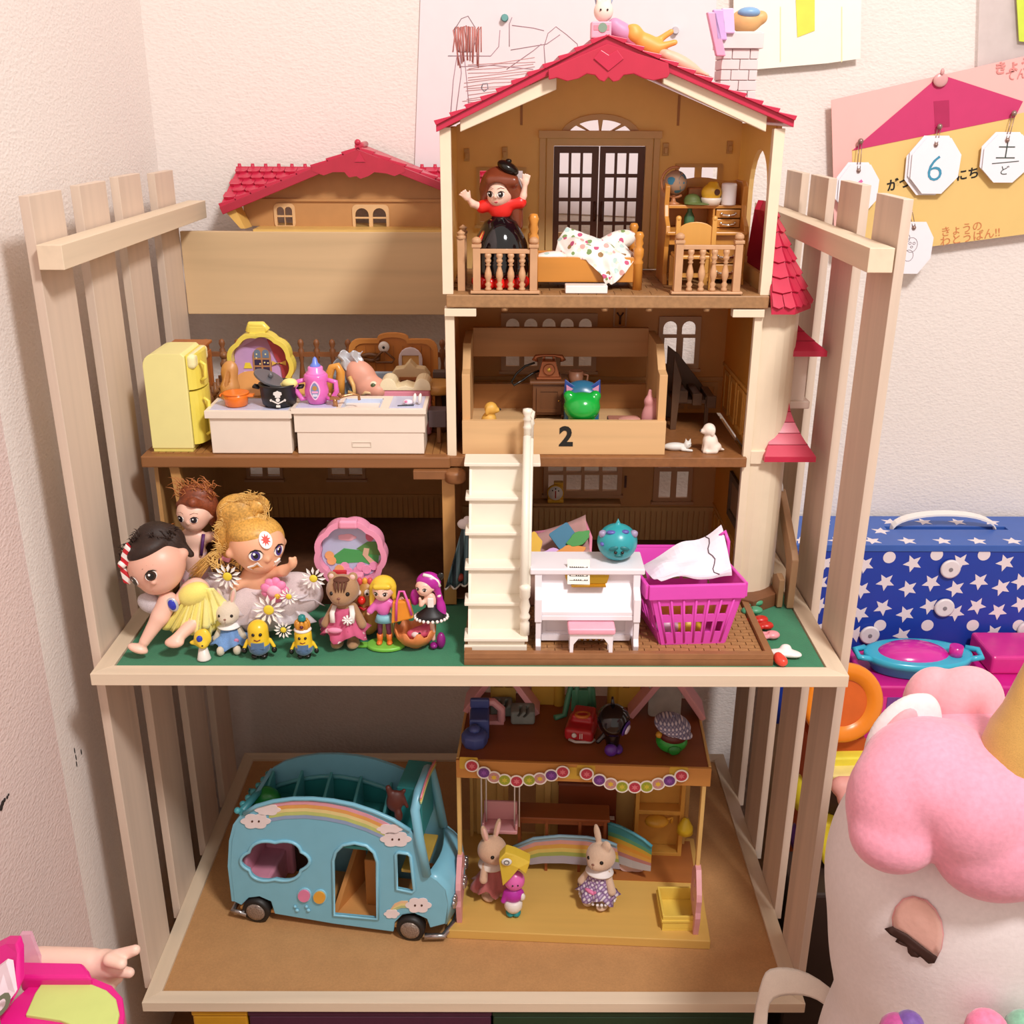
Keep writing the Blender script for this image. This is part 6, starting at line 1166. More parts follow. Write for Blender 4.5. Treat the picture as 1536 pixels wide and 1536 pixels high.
blob('hair',[('e',hv(.12,.42,.5),(r*1.04,r*.85,r*.8),(0,tl,0)),('e',hv(.05,.05,.72),(r*.82,r*.8,r*.42),(0,tl,0)),('e',hv(.35,.3,1.0),(r*.62,r*.5,r*.42),(0,-8,0)),('c',hv(-.95,.2,.6),hv(-1.0,.3,-.3),r*.26,r*.16),('c',hv(.9,.3,.6),hv(1.1,.35,-.2),r*.22,r*.12)],DH,T,h=.16)
rr=random.Random(11);rts=[]
for i in range(130):
 t=rr.uniform(-.95,1.15);p=hv(t,rr.uniform(-.3,.6),1.2-.45*abs(t));q=p+V((rr.uniform(-1.0,1.1),rr.uniform(-.5,.3),rr.uniform(-.3,.8)));rts.append([p,p.lerp(q,.5)+V((0,0,.3)),q])
strands('loose_hair',rts,T,DH,.07)
b=B(M('#C9222E',.5,'stripe',c2='#F5EDE8',scale=52,ax='DIAGONAL'));bc=A(186,845,y-1.0);n_=V((0,-1,0))
for s,pts in((1,[(0,-.1),(.25,.9),(1.0,2.1),(1.6,1.3),(1.9,.2),(.9,-.2)]),(-1,[(0,.1),(-.1,-.7),(.1,-1.9),(.9,-2.1),(1.0,-1.2),(.35,-.4)])):
 b.plate([[(x*.8-.3,z)for x,z in(pts if s>0 else pts[::1])]],bc,X_,Z_,-.3,.3)
b.sph(bc+V((-.1,-.25,0)),(.4,.4,.4),10,8);obj('hair_bow',b,T,bev=.12,label='red and white striped bow')
tc=A(300,905,5.2)
blob('body',[('e',A(295,886,5.8),(1.3,1.0,1.3),(0,-25,0)),('c',A(280,885,5.4),A(262,905,4.6),.6,.4)],SKN,T,h=.14)
kn=A(240,925,4.2)
blob('leg',[('c',A(252,902,4.8),kn,.95,.8),('c',kn,A(217,962,3.3),.8,.5),('e',A(207,975,3.0)+V((0,0,.15)),(1.0,.55,.42),(0,22,0))],SKN,T,h=.13)
blob('leg',[('c',A(290,935,4.6),A(264,962,3.2)+V((0,0,.2)),.7,.5),('e',A(262,968,3.0)+V((0,0,.3)),(.9,.6,.5))],SKN,T,h=.13)
YT=M('#F2E478',.7,'cloth',var=.06)
def tulle(name,top,bot0,bot1,y0_,y1_,folds,mat,par,amp=.5,wt=.3,**k):
 """a gathered skirt from a waist point to a hem running from bot0 to bot1 (front half cone)."""
 b=B(mat)
 def fn(u,v):
  a=math.pi*(u*1.0);hem=bot0.lerp(bot1,u);w_=top+V(((u-.5)*wt*2,0,0));p=w_.lerp(hem,v)
  return p+V((math.sin(u*folds*1.7)*.12*v,-(math.sin(math.pi*u)*y0_*v)+math.cos(u*folds)*amp*v*.6,math.sin(u*folds*.7)*.15*v))
 b.grid(fn,70,12);return obj(name,b,par,solid=.08,**k)
blob('bodice',[('e',A(290,891,5.1),(1.65,1.0,1.1),(0,-25,0))],YT,T)
tulle('skirt',A(300,884,4.6),A(242,942,4.8),A(340,945,6.0),1.0,0,44,YT,T,.55,.8)
tulle('skirt_layer',A(306,882,4.8),A(262,958,4.4),A(350,918,6.2),1.0,0,38,M('#F6EC96',.7,'cloth',var=.06),T,.5,.9)
b=B(M('#C8CCD8',.2,metal=.8));c=A(265,907,3.1);c=A(259,908,3.6);b=B(M('#C9CCD6',.3,metal=.4));c=A(258,908,3.4)
c=A(259,907,4.0);b.sph(c,(.55,.2,.75),16,8,(0,-15,0));g_=obj('brooch_rim',b,T);b=B(M('#2434B8',.15,coat=.5));b.sph(c+V((-.02,-.12,.02)),(.38,.18,.55),16,8,(0,-15,0));obj('blue_gem',b,g_)
b=B(M('#C7BFC4',.7,'cloth',var=.15));b.sph(A(226,905,5.2),(1.3,.7,1.0),16,10,(0,30,0));obj('sleeve',b,T)
# ---- tall doll behind
y=9.5;hc=A(292,770,y);r=(A(318,770,y).x-A(265,770,y).x)/2
T=thing('updo_doll',(hc.x+.5,9.5,0),'slim doll with chestnut updo and purple strap dress standing behind the bow doll','doll')
headblob('head',hc,r,T,yaw=-8);face(hc,r*.97,-12,T,eye='#2A1A2C',size=r*.22,gap=r*.4,dz=-.05*r,my=-.62*r,lips='#D24A5C',ir=.8)
CH_H=M('#7E3C20',.5,'mdf',var=.35)
blob('hair',[('e',hc+V((.25,.6,.75)),(r*1.08,r*.95,r*.9)),('e',hc+V((.2,.5,1.9)),(r*.95,r*.7,r*.55)),('e',hc+V((r*.95,.5,.0)),(r*.35,r*.5,r*.95)),('c',hc+V((-r*.85,.1,r*.5)),hc+V((r*.2,-r*.75,r*.92)),.3,.4),('c',hc+V((r*.2,-r*.75,r*.92)),hc+V((r*.95,-.1,r*.3)),.4,.3)],CH_H,T,h=.14)
rr=random.Random(4);rts=[]
for i in range(130):
 p=hc+V((rr.uniform(-1.4,1.9),rr.uniform(-.4,1),rr.uniform(1.5,2.7)));q=p+V((rr.uniform(-1.5,1.3),rr.uniform(-.5,.4),rr.uniform(-.6,1.1)));rts.append([p,p.lerp(q,.5)+V((0,0,.35)),q])
for i in range(8):p=A(262,785,9.5);q=A(243+i,795-i,9.0);rts.append([p,p.lerp(q,.5),q])
strands('loose_hair',rts,T,M('#B06A35',.45),.05)
zsh=A(288,800,y).z;xb=A(288,800,y).x
blob('body',[('c',(hc.x,y+.1,hc.z-r*.8),(xb,y+.1,zsh+.3),.5,.5),('e',(xb,y,zsh-.6),(1.5,.8,1.1)),('s',(xb-1.75,y,zsh-.35),.55),('s',(xb+1.75,y,zsh-.35),.55),('e',(xb,y,zsh-2),(1.15,.8,1.6)),('c',(xb-1.9,y,zsh-.5),(xb-2.1,y-.2,zsh-2.6),.42,.35),('c',(xb,y,zsh-2.5),(xb+.3,y,1.0),1.2,1.0)],SKN,T,h=.14)
PU=M('#5B2B68',.5)
b=B(PU);b.tube([(xb-1.25,y-.45,zsh+.1),(xb-1.15,y-.85,zsh-.6),(xb-.75,y-.95,zsh-1.9)],.17,8,flat=.6);b.tube([(xb+1.25,y-.45,zsh+.1),(xb+1.2,y-.85,zsh-.6),(xb+.95,y-.95,zsh-1.9)],.17,8);obj('strap',b,T,kind='stuff')
b=B(M('#E7C3CC',.6,'floral',cols=('#D98AA6','#C9B7B0','#8A9A7E','#EADCDC'),scale=150,dot=.38));b.lathe((xb,y,zsh-6.5),[(1.9,0),(1.5,2.4),(1.15,3.6),(1.25,4.6)],24,sy=.8);obj('dress',b,T)
b=B(M('#F09CB4',.5));c=A(336,832,7.5);b.add([A(324,822,7.6),A(344,817,7.6),A(352,828,7.4),A(343,845,7.2),A(328,840,7.4)]+[p+V((0,.9,0))for p in(A(324,822,7.6),A(344,817,7.6),A(352,828,7.4),A(343,845,7.2),A(328,840,7.4))],[(4,3,2,1,0),(5,6,7,8,9)]+[(i,(i+1)%5,(i+1)%5+5,i+5)for i in range(5)]);obj('pink_cuff',b,T,bev=.1)
BLN=M('#C99A52',.45,'mdf',var=.25)
rts=[]
for i in range(40):p=A(322+rr.uniform(-4,4),832+rr.uniform(-8,8),7.2);q=A(288+rr.uniform(-8,10),866+rr.uniform(-10,10),6.4);rts.append([p,p.lerp(q,.5)+V((rr.uniform(-.3,.3),rr.uniform(-.3,.3),.2)),q])
strands('hair_lock',rts,T,BLN,.09,lab='straight blond lock lying across the dress')
# ---- blond curly doll with stickers and daisy tulle dress
y=7.2;hc=A(386,818,y);r=(A(426,818,y).x-A(342,818,y).x)/2
T=thing('daisy_dress_doll',(A(395,930,6).x,6.5,0),'baby-faced doll with curly blond ponytail, face stickers and daisy tulle dress','doll')
headblob('head',hc,r,T,M('#EDB28E',.4,sss=.12,var=.02),yaw=34,h=.16)
face(hc,r*.96,36,T,eye='#4A3A86',size=r*.24,gap=r*.43,dz=-.0*r,my=-.62*r,lips='#C9464A',ry=r*.95)
def ondisc(hc,r,th,ph):n_=V((math.sin(math.radians(th))*math.cos(math.radians(ph)),-math.cos(math.radians(th))*math.cos(math.radians(ph)),math.sin(math.radians(ph))));u_=Z_.cross(n_).normalized()*1;return hc+n_*r,u_,n_.cross(u_)
p,u_,v_=ondisc(hc,r*1.0,34,30);b=B(M('#F5EFEA',.4));b.plate([circ(.62,18,(0,0),.85)],p,u_,v_,-.05,.08);s_=obj('sticker',b,T,label='round flower sticker');b=B(M('#D8392A',.4));b.plate([[(x,z*1.25)for x,z in star(.5,.24,9)]],p,u_,v_,.08,.1);obj('sticker_print',b,s_)
p,u_,v_=ondisc(hc,r*.93,8,-34);b=B(M('#F5EFEA',.4));b.plate([star(.85,.5,4,80)],p,u_,v_,-.05,.1);s_=obj('sticker',b,T,label='star shaped sticker');b=B(M('#E08A1E',.4));b.plate([star(.62,.34,4,80)],p,u_,v_,.1,.12);obj('sticker_print',b,s_)
p,u_,v_=ondisc(hc,r*.95,62,-32);b=B(M('#F5EFEA',.4));b.plate([star(.6,.35,5,70)],p,u_,v_,-.05,.12);obj('sticker',b,T,label='white sticker on the far cheek')
BH=M('#CF9C4A',.45,'mdf',var=.35)
blob('hair',[('e',hc+V((-.2,.5,.55)),(r*1.02,r*.9,r*.82)),('c',hc+V((-r*.9,.3,0)),hc+V((-r*.5,.2,-r*.5)),.6,.4),('e',hc+V((-.3,.05,r*.55)),(r*.9,r*.85,r*.52)),('e',A(358,768,8),(2.1,1.4,1.8)),('e',A(344,805,8),(1.4,1.1,2.5)),('e',A(385,757,8),(1.2,1.0,.9))],BH,T,h=.16)
rr=random.Random(8);rts=[]
for i in range(260):
 t=rr.random();c=[A(360,768,7.6),A(347,800,7.6),A(382,758,7.6),A(342,835,7.2)][rr.randrange(4)];a_=rr.uniform(0,6.28);d=V((math.cos(a_),-.4,math.sin(a_)));p=c+d*rr.uniform(.5,1.1)
 per=V((-d.z,0,d.x));pts=[p+d*(.17*k)+per*(.28*math.sin(k*1.5+a_*3))for k in range(6)];rts.append(pts)
strands('curls',rts,T,M('#E2B667',.4),.06,5,'loose blond curls')
blob('body',[('e',A(388,868,7.2),(1.7,1.1,1.6)),('c',A(400,862,6.8),A(425,856,5.8),.6,.5),('c',A(425,856,5.8),A(438,848,5.2),.5,.35),('e',A(440,843,5.1),(.35,.3,.4)),('c',A(440,843,5.1),A(443,836,5.0),.13,.1),('c',A(438,843,5.1),A(434,837,5.0),.12,.1),('c',A(372,868,6.8),A(352,880,6.2),.6,.45)],M('#EDB28E',.4,sss=.1,var=.02),T,h=.13)
TU=M('#DCCFD2',.5,'cloth',var=.08,)
TUM=M('#E6DADF',.35,alpha=.55,var=.03)
for(t0,b0_,b1_,dep,fl)in((A(395,872,7.4),A(298,905,7),A(474,935,6.2),1.6,30),(A(392,868,7.4),A(325,945,6.2),A(478,880,7),1.9,26),(A(400,865,8),A(305,860,8),A(487,905,6.4),1.2,34)):
 tulle('tulle_layer',t0,b0_,b1_,dep,0,fl,TUM,T,.6,1.0)
blob('underskirt',[('e',A(385,908,7.4),(4.2,2.0,2.8)),('e',A(445,890,7.6),(2.6,1.6,2.2)),('e',A(330,885,8),(2.0,1.4,1.6))],M('#D5C3C4',.8,'cloth',var=.1),T,h=.25,k=.4)
for(px,py,R_,tl_)in((403,915,1.55,0),(341,865,1.35,20),(470,868,1.2,0),(425,945,.9,0),(433,895,.9,40)):
 c=A(px,py,4.0 if py>890 else 5.6);b=B(M('#F5F1EC',.5))
 for k in range(12):a_=math.radians(tl_+30*k);d=V((math.cos(a_),0,math.sin(a_)));pe=V((-d.z,0,d.x));b.add([c+d*R_*.35,c+d*R_*.7+pe*R_*.12+V((0,-.08,0)),c+d*R_,c+d*R_*.7-pe*R_*.12+V((0,-.08,0))],[(0,3,2,1)])
 dd=obj('daisy_petals',b,T,solid=.06);b=B(M('#EAD23C',.5));b.sph(c,(R_*.33,.12,R_*.33),12,6);obj('daisy_centre',b,dd)
c=A(412,885,5.0);b=B(M('#EE86B4',.5))
for k in range(9):a_=k*.7;b.sph(c+V((math.cos(a_)*.75,-.1*math.sin(k*2),math.sin(a_)*.7)),(.62,.3,.5),10,6,(0,-math.degrees(a_),0))
b.use(M('#F4B6CF',.5)).sph(c+V((0,-.3,0)),(.7,.3,.6),12,8);f_=obj('fabric_flower',b,T,label='pink fabric flower');b=B(M('#E9B93C',.5));b.sph(c+V((.35,-.6,-.4)),(.28,.15,.28));obj('flower_centre',b,f_)
# ---- flocked animals (own frame, facing -y)
def critter(name,loc,rz,s,label,fur,ears,dress,yaw=0,sit=False,collar=None,tilt=0,arms='down',cat='animal doll',inner=None):
 T=thing(name,loc,label,cat,(tilt,0,rz),world=False);f=lambda x,y,z:(x*s,y*s,z*s);hz=4.55 if not sit else 3.6;R=Euler((0,0,math.radians(yaw))).to_matrix()
 g_=lambda x,y,z:tuple(R@V((x,y,0))*s+V((0,0,(hz+z)*s)))
 pr_=[('e',g_(0,0,.05),(1.22*s,1.12*s,1.12*s)),('e',g_(0,-.55,-.3),(.82*s,.75*s,.62*s)),('e',f(0,.05,hz-1.9),(.85*s,.7*s,1.15*s)),('c',f(0,0,hz-1.2),f(0,0,hz-.6),.45*s,.5*s)]
 if sit:pr_+=[('c',f(q*.45,-.2,.55),f(q*.75,-1.7,.35),.42*s,.36*s)for q in(-1,1)]+[('e',f(q*.8,-2.0,.5),(.36*s,.32*s,.5*s))for q in(-1,1)]
 else:pr_+=[('c',f(q*.42,0,1.6),f(q*.55,-.05,.5),.42*s,.36*s)for q in(-1,1)]+[('e',f(q*.6,-.3,.32),(.48*s,.72*s,.32*s))for q in(-1,1)]
 za=hz-1.35
 for q in(-1,1):
  if arms=='down':pr_+=[('c',f(q*.7,0,za),f(q*1.35,-.35,za-1.25),.3*s,.34*s)]
  else:pr_+=[('c',f(q*.7,0,za),f(q*1.3,-.9,za-.5),.3*s,.34*s)]
 if ears=='rabbit':
  for q in(-1,1):pr_+=[('e',g_(q*.62,.15,1.75),(.3*s,.2*s,.95*s),(0,q*14,yaw))]
 elif ears=='flop':
  pr_+=[('e',g_(-.5,.1,1.75),(.3*s,.2*s,.95*s),(0,-16,yaw)),('e',g_(.55,-.25,1.25),(.42*s,.22*s,.5*s),(0,10,yaw))]
 else:
  for q in(-1,1):pr_+=[('e',g_(q*.78,.1,1.05),(.36*s,.24*s,.36*s),(0,0,yaw))]
 blob('body',pr_,fur,T,h=.13,k=.08)
 for q in(-1,1):b=B(EYEB);b.sph(g_(q*.58,-.93,.12),.17*s,12,8);obj('eye',b,T)
 b=B(M('#8A5A4A',.5));b.sph(g_(0,-1.27,-.12),(.13*s,.08*s,.09*s),10,6);b.box(-.02*s+g_(0,-1.26,0)[0],.02*s+g_(0,-1.26,0)[0],g_(0,-1.3,0)[1],g_(0,-1.22,0)[1],(hz-.5)*s,(hz-.2)*s);obj('nose',b,T)
 ie=inner or M('#F0BFB4',.6)
 if ears=='rabbit':
  for q in(-1,1):b=B(ie);b.sph(g_(q*.62,.0,1.75),(.18*s,.12*s,.72*s),10,8,(0,q*14,yaw));obj('inner_ear',b,T)
 elif ears=='round':
  for q in(-1,1):b=B(ie);b.sph(g_(q*.78,-.08,1.08),(.22*s,.12*s,.22*s),10,8);obj('inner_ear',b,T)
 if dress:
  b=B(dress);zt_=za+.1;zb_=.75 if sit else 1.2;n=40;prof=[(.72,zt_),(.85,zt_-.5),(.95,zt_-1.0),(1.35,zt_-1.7 if not sit else zt_-1.2),(1.75 if not sit else 1.9,zb_)];vs=[];fs=[]
  for i,(r_,z)in enumerate(prof):
   for k in range(n):a_=2*math.pi*k/n;w_=1+.06*i*math.sin(9*a_)/2;vs.append(((r_*w_*math.cos(a_))*s,(r_*w_*math.sin(a_)*.9-(.35*i/4 if sit else 0))*s,(z+.08*i*math.sin(5*a_+1))*s))
  for i in range(len(prof)-1):
   for k in range(n):l=(k+1)%n;fs.append((i*n+k,(i+1)*n+k,(i+1)*n+l,i*n+l))
  b.add(vs,fs,True);obj('dress',b,T,solid=.1)
 if collar:
  b=B(collar);b.lathe((0,0,(za+.15)*s),[(.55*s,.28*s),(1.15*s,-.1*s),(1.18*s,-.2*s),(.6*s,.1*s)],26,sy=.95);obj('collar',b,T)
 return T,s,hz
IVY=M('#D9CBB6',.9,'flock',var=.06)
c=Zp(345,972,0);T,s,hz=critter('rabbit_doll',(c.x,c.y+.5,0),8,.98,'cream flocked rabbit in blue denim dress with white collar, sitting before the dolls',IVY,'rabbit',M('#6D94C9',.8,'cloth',var=.15),yaw=-8,sit=True,collar=M('#F0EDEC',.7))
b=B(M('#C97FA6',.6));b.sph((.75,-1.55,1.3),(.25,.12,.22),10,6);obj('flower_patch',b,T)
BRN=M('#A8805C',.9,'flock',var=.08)
c=Zp(517,975,0);T,s,hz=critter('squirrel_doll',(c.x,c.y+1.0,0),-2,1.3,'brown flocked squirrel with striped forehead in pink floral dress',BRN,'round',M('#C9587E',.8,'floral',cols=('#E7B9C6','#A83A62','#F0DADF'),scale=120,dot=.3),yaw=-4,collar=None)
b=B(M('#5E3422',.8))
for q in(-.5,-.17,.17,.5):b.tube([(q*1.1,-.75*s,(hz+.95)*s),(q*.9,-1.02*s,(hz+.6)*s),(q*.75,-1.13*s,(hz+.3)*s)],[.14,.12,.03],6)
b.sph((0,-.35*s,(hz+.95)*s),(.8,.6,.3),14,8);obj('forehead_stripes',b,T,kind='stuff')
b=B(M('#F1EAE4',.7));z=(hz-1.3)*s
for q in(-1,1):b.tube([(q*.6*s,-.3*s,z+.2),(q*.75*s,-.75*s,z-.3),(q*.7*s,-.95*s,z-1.2)],.27,8,flat=.4)
obj('lace_scarf',b,T,kind='stuff')
b=B(M('#F5F0EE',.5));cc=V((.45*s,-1.2*s,z-.75))
for k in range(8):a_=math.radians(45*k);b.tube([cc,cc+V((.5*math.cos(a_),-.03,.5*math.sin(a_)))],[.06,.12],6)
b.sph(cc,.12);obj('snowflake_brooch',b,T)
b=B(M('#E58FB0',.6));b.sph((-.5*s,-1.35*s,z-1.75),(.75,.25,.3),12,8);obj('ribbon_belt',b,T)
b=B(M('#C8323A',.5));b.box(-1.1,.2,.9,1.3,(hz+.6)*s,(hz+1.15)*s);obj('red_card',b,T)
# ---- small yellow figures in dungarees (plain faces)
def dungaree(px,py,s,label,hat=None,one=False):
 c=Zp(px,py,0);T=thing('yellow_figure',(c.x,c.y+.7,0),label,'toy figure',(0,0,5),world=False);YM=M('#EBC52C',.3);DN=M('#4A6A92',.6,'cloth',var=.12)
 blob('body',[('c',(0,0,1.3*s),(0,0,2.85*s),.98*s,.97*s),('c',(-1.05*s,0,1.75*s),(-1.4*s,-.15*s,1.0*s),.17*s,.17*s),('c',(1.05*s,0,1.75*s),(1.4*s,-.15*s,1.1*s),.17*s,.17*s)],YM,T,h=.09,k=.04)
 b=B(DN);b.lathe((0,0,.38*s),[(.6*s,0),(.95*s,.35*s),(1.03*s,.8*s),(1.03*s,1.05*s)],24);b.box(-.6*s,.6*s,-1.04*s,-.8*s,1.3*s,1.9*s);obj('dungarees',b,T)
 for q in(-1,1):b=B(BLACK);b.sph((q*.42*s,-.2*s,.24*s),(.38*s,.52*s,.26*s),12,8);obj('shoe',b,T)
 for q in(-1,1):b=B(BLACK);b.sph((q*1.4*s,-.25*s,.8*s),(.27*s,.25*s,.33*s),10,8);obj('glove',b,T)
 dots('eye',[(q*.33*s,-.9*s,2.75*s)for q in(-1,1)],.17*s,BLACK,T)
 b=B(M('#7A2A1C',.5));b.tube([(-.3*s,-.97*s,2.25*s),(0,-1.0*s,2.12*s),(.3*s,-.97*s,2.25*s)],.05*s,6);obj('mouth',b,T)
 if hat:
  b=B(M('#EFEAE6',.5));b.lathe((0,0,3.3*s),[(.85*s,0),(1.0*s,.15*s),(.85*s,.35*s)],22);h_=obj('hat_brim',b,T)
  b=B(M('#C9882C',.2));z=3.6*s
  for k in range(8):a_=math.pi/4*k;b.sph((.6*s*math.cos(a_),.6*s*math.sin(a_),z+.45*s),(.32*s,.32*s,.6*s),10,8)
  b.use(M('#5A1F2E',.2)).sph((0,-.85*s,z+.5*s),.22*s,10,8);obj('amber_crown',b,T,kind='stuff');b=B(M('#1E7F7C',.3));b.lathe((0,0,z+.9*s),[(.4*s,0),(.45*s,.2*s),(.38*s,.6*s),(.2*s,.75*s)],16);obj('teal_cap',b,T)
 return T
dungaree(388,990,1.0,'small yellow toy figure in blue dungarees next to the sitting rabbit')
dungaree(455,990,.84,'small yellow toy figure in dungarees wearing a tall amber and teal crown',hat=True)
# ---- tiny yellow figure on a white cone
c=Zp(305,990,0);T=thing('cone_figure',(c.x,c.y+.3,0),'tiny yellow figure with blue jewel on a white cone foot','toy figure')
b=B(M('#E6DFD8',.35));b.lathe((c.x,c.y+.3,0),[(.68,0),(.62,.1),(.32,1.5)],18);obj('cone_foot',b,T)
blob('body',[('e',(c.x,c.y+.3,2.1),(.75,.6,.95)),('s',(c.x+.15,c.y-.1,1.7),.4),('e',(c.x+.5,c.y+.2,2.5),(.35,.3,.7),(0,-20,0)),('e',(c.x-.8,c.y+.3,1.7),(.4,.25,.2))],M('#E9C93A',.35),T,h=.1)
b=B(M('#2B3FB0',.2));b.sph((c.x-.05,c.y-.25,2.35),(.3,.18,.35));obj('jewel',b,T);dots('eye',[(c.x+.2,c.y-.42,1.75)],.12,BLACK,T)
# ---- pink scalloped compact
cy_=11.0;c=A(527,828,cy_);R_=(A(582,828,cy_).x-A(472,828,cy_).x)/2;T=thing('pink_compact',(c.x,cy_,0),'pink scalloped toy compact standing open with a meadow scene inside','toy compact');PC=M('#F09CBA',.3,var=.02)
zsc=(A(527,778,cy_).z-A(527,880,cy_).z)/2/R_;cz=c.z
b=B(PC);b.plate([sc(1.0),sc(.84)],(c.x,cy_,cz),X_,Z_,-.3,1.0);b.plate([sc(1.0)],(c.x,cy_,cz),X_,Z_,-.5,-.2);obj('shell',b,T,bev=.2,seg=3)
b=B(PC);b.box(c.x-.9,c.x+.9,cy_-1.3,cy_-.2,cz+R_*zsc-.75,cz+R_*zsc+.1);obj('clasp',b,T,bev=.2);b=B(PC);b.box(c.x-1.1,c.x+1.2,cy_-1.4,cy_-.4,cz-R_*zsc*.85,cz-R_*zsc*.85+1.2);obj('hinge',b,T,bev=.15)
b=B(PC);b.lathe((c.x,cy_-1.9,0),[(R_*.7,0),(R_*.9,.4),(R_*.92,1.0),(R_*.85,1.15)],36,sy=.42);obj('lower_shell',b,T)
o_=V((c.x,cy_,cz));k=R_*zsc;b=B(M('#BFC4E2',.5));b.plate([sc(.83)],o_,X_,Z_,-.28,-.1);bk=obj('backdrop',b,T)
flat('printed_hill',[[(-R_*.6,-.2*k),(-R_*.2,.1*k),(R_*.2,.05*k),(R_*.78,.15*k),(R_*.7,-.45*k),(R_*.3,-.3*k),(-R_*.4,-.35*k)]],o_,X_,Z_,-.1,-.05,M('#4FA65C',.5),bk)
flat('printed_hill',[[(R_*.15,.1*k),(R_*.45,.3*k),(R_*.8,.3*k),(R_*.8,-.1*k),(R_*.4,-.05*k)]],o_,X_,Z_,-.05,-.02,M('#5D8F4A',.5),bk)
flat('printed_path',[[(R_*.35,.12*k),(R_*.5,.1*k),(R_*.45,-.1*k),(R_*.7,-.35*k),(R_*.5,-.35*k),(R_*.3,-.08*k)]],o_,X_,Z_,-.02,0,M('#DDB79A',.5),bk)
for(x,z)in((-.55,-.25),(-.35,-.5),(-.1,-.58),(.15,-.55),(.4,-.5),(.6,-.4),(-.6,-.1),(-.2,-.42),(.25,-.42)):flat('printed_flower',[circ(R_*.13,10,(x*R_,z*k))],o_,X_,Z_,0,.03+.02*(round((x+2)*20)%7),M('#EFA0C4' if x>-.3 else '#F0B070',.5),bk)
flat('printed_cloud',[[(p[0]*1.0-R_*.1,p[1]+.42*k)for p in cloud(.95,.38,5)]],o_,X_,Z_,-.1,-.05,M('#F0B8C8',.5),bk)
flat('printed_balloon',[circ(.42,14,(R_*.52,.45*k),.55)],o_,X_,Z_,-.1,-.05,M('#D46A86',.5),bk)
# ---- egg shaped figure behind the squirrel
c=A(550,890,7.6);T=thing('egg_figure',(c.x,7.6,0),'tan egg-shaped toy figure with red ball nose behind the squirrel','toy figure')
b=B(M('#BC8746',.45));b.sph((c.x,7.6,3.1),(1.35,1.1,2.9),22,16);obj('body',b,T);b=B(M('#D8261E',.2));b.sph((c.x-.35,6.4,4.5),.42,12,8);obj('nose',b,T)
b=B(M('#F2ECE6',.3));b.sph((c.x-.7,6.85,5.1),.3,10,8);b.sph((c.x+.2,6.7,5.15),.33,10,8);b.use(BLACK).sph((c.x-.72,6.6,5.1),.14,8,6);b.sph((c.x+.2,6.42,5.15),.15,8,6);obj('eyes',b,T,kind='stuff')
b=B(M('#C22A2A',.4));b.tube([(c.x-.7,6.55,3.8),(c.x-.2,6.4,3.5),(c.x+.3,6.5,3.75)],.15,8);obj('mouth',b,T)
for i,x in enumerate((-.6,-.1,.4)):b=B(M('#E8A33C' if i%2 else '#D84B5A',.4));b.sph((c.x+x,7.5,6.0),(.3,.3,.4),8,6);obj('hat_bead',b,T)
c2=A(566,875,7.0);b=B(M('#E3D88A',.5));b.add([(c2.x-.1,7,1.2),(c2.x+1.3,7,1.2),(c2.x+.6,7,c2.z+.3),(c2.x-.1,8.2,1.2),(c2.x+1.3,8.2,1.2),(c2.x+.6,7.6,c2.z+.3)],[(0,1,2),(5,4,3),(0,3,4,1),(1,4,5,2),(2,5,3,0)]);b.box(c2.x-.1,c2.x+1.3,7,8.2,0,1.25);obj('toy_house_block',b,bev=.08,label='small pale yellow pointed block between egg figure and blond girl',cat='toy block')
# ---- blond girl with orange bag
y=5.6;c=Zp(580,965,0);T=thing('shopping_girl_figure',(c.x,y,0),'blond girl figurine in pink top carrying an orange and pink bag','figurine');hc=A(574,885,y);r=1.0
b=B(M('#7CC24A',.35));b.lathe((c.x,y,0),[(1.9,0),(1.9,.25),(1.75,.35)],26,sy=.7);b.box(c.x-2.7,c.x-1.5,y-.4,y+.3,0,.3);obj('stand',b,T,bev=.05)
headblob('head',hc,r,T,yaw=-5,h=.09);face(hc,r*.97,-8,T,eye='#4A2C1E',size=r*.24,gap=r*.42,dz=-.05,my=-.6*r,lips='#D24A7A')
YH=M('#E8C23A',.35,var=.08);blob('hair',[('e',hc+V((.05,.3,.35)),(1.18,1.0,1.0)),('c',hc+V((-.95,.1,.2)),hc+V((-1.1,.1,-1.6)),.32,.25),('c',hc+V((.95,.1,.2)),hc+V((1.05,.1,-.9)),.3,.2),('c',hc+V((-.6,-.7,.62)),hc+V((.6,-.7,.65)),.25,.25)],YH,T,h=.1)
zw=hc.z-r-1.9
blob('top',[('e',(hc.x,y,hc.z-1.75),(.72,.5,.95)),('c',(hc.x-.55,y,hc.z-1.2),(hc.x-1.25,y-.2,hc.z-2.1),.28,.34),('c',(hc.x+.55,y,hc.z-1.2),(hc.x+1.2,y-.2,hc.z-1.6),.28,.28)],M('#E06BB8',.4),T,h=.1)
blob('arm',[('c',(hc.x+1.2,y-.2,hc.z-1.6),(hc.x+1.75,y-.3,hc.z-.95),.17,.14),('s',(hc.x+1.8,y-.3,hc.z-.8),.2)],SKN,T,h=.07);b=B(SKN);b.sph((hc.x-1.4,y-.3,hc.z-2.3),.2,8,6);obj('hand',b,T)
b=B(M('#7FB7C4',.5));b.lathe((hc.x+.05,y,zw-.35),[(.95,0),(.7,.7)],20,sy=.75);obj('skirt',b,T)
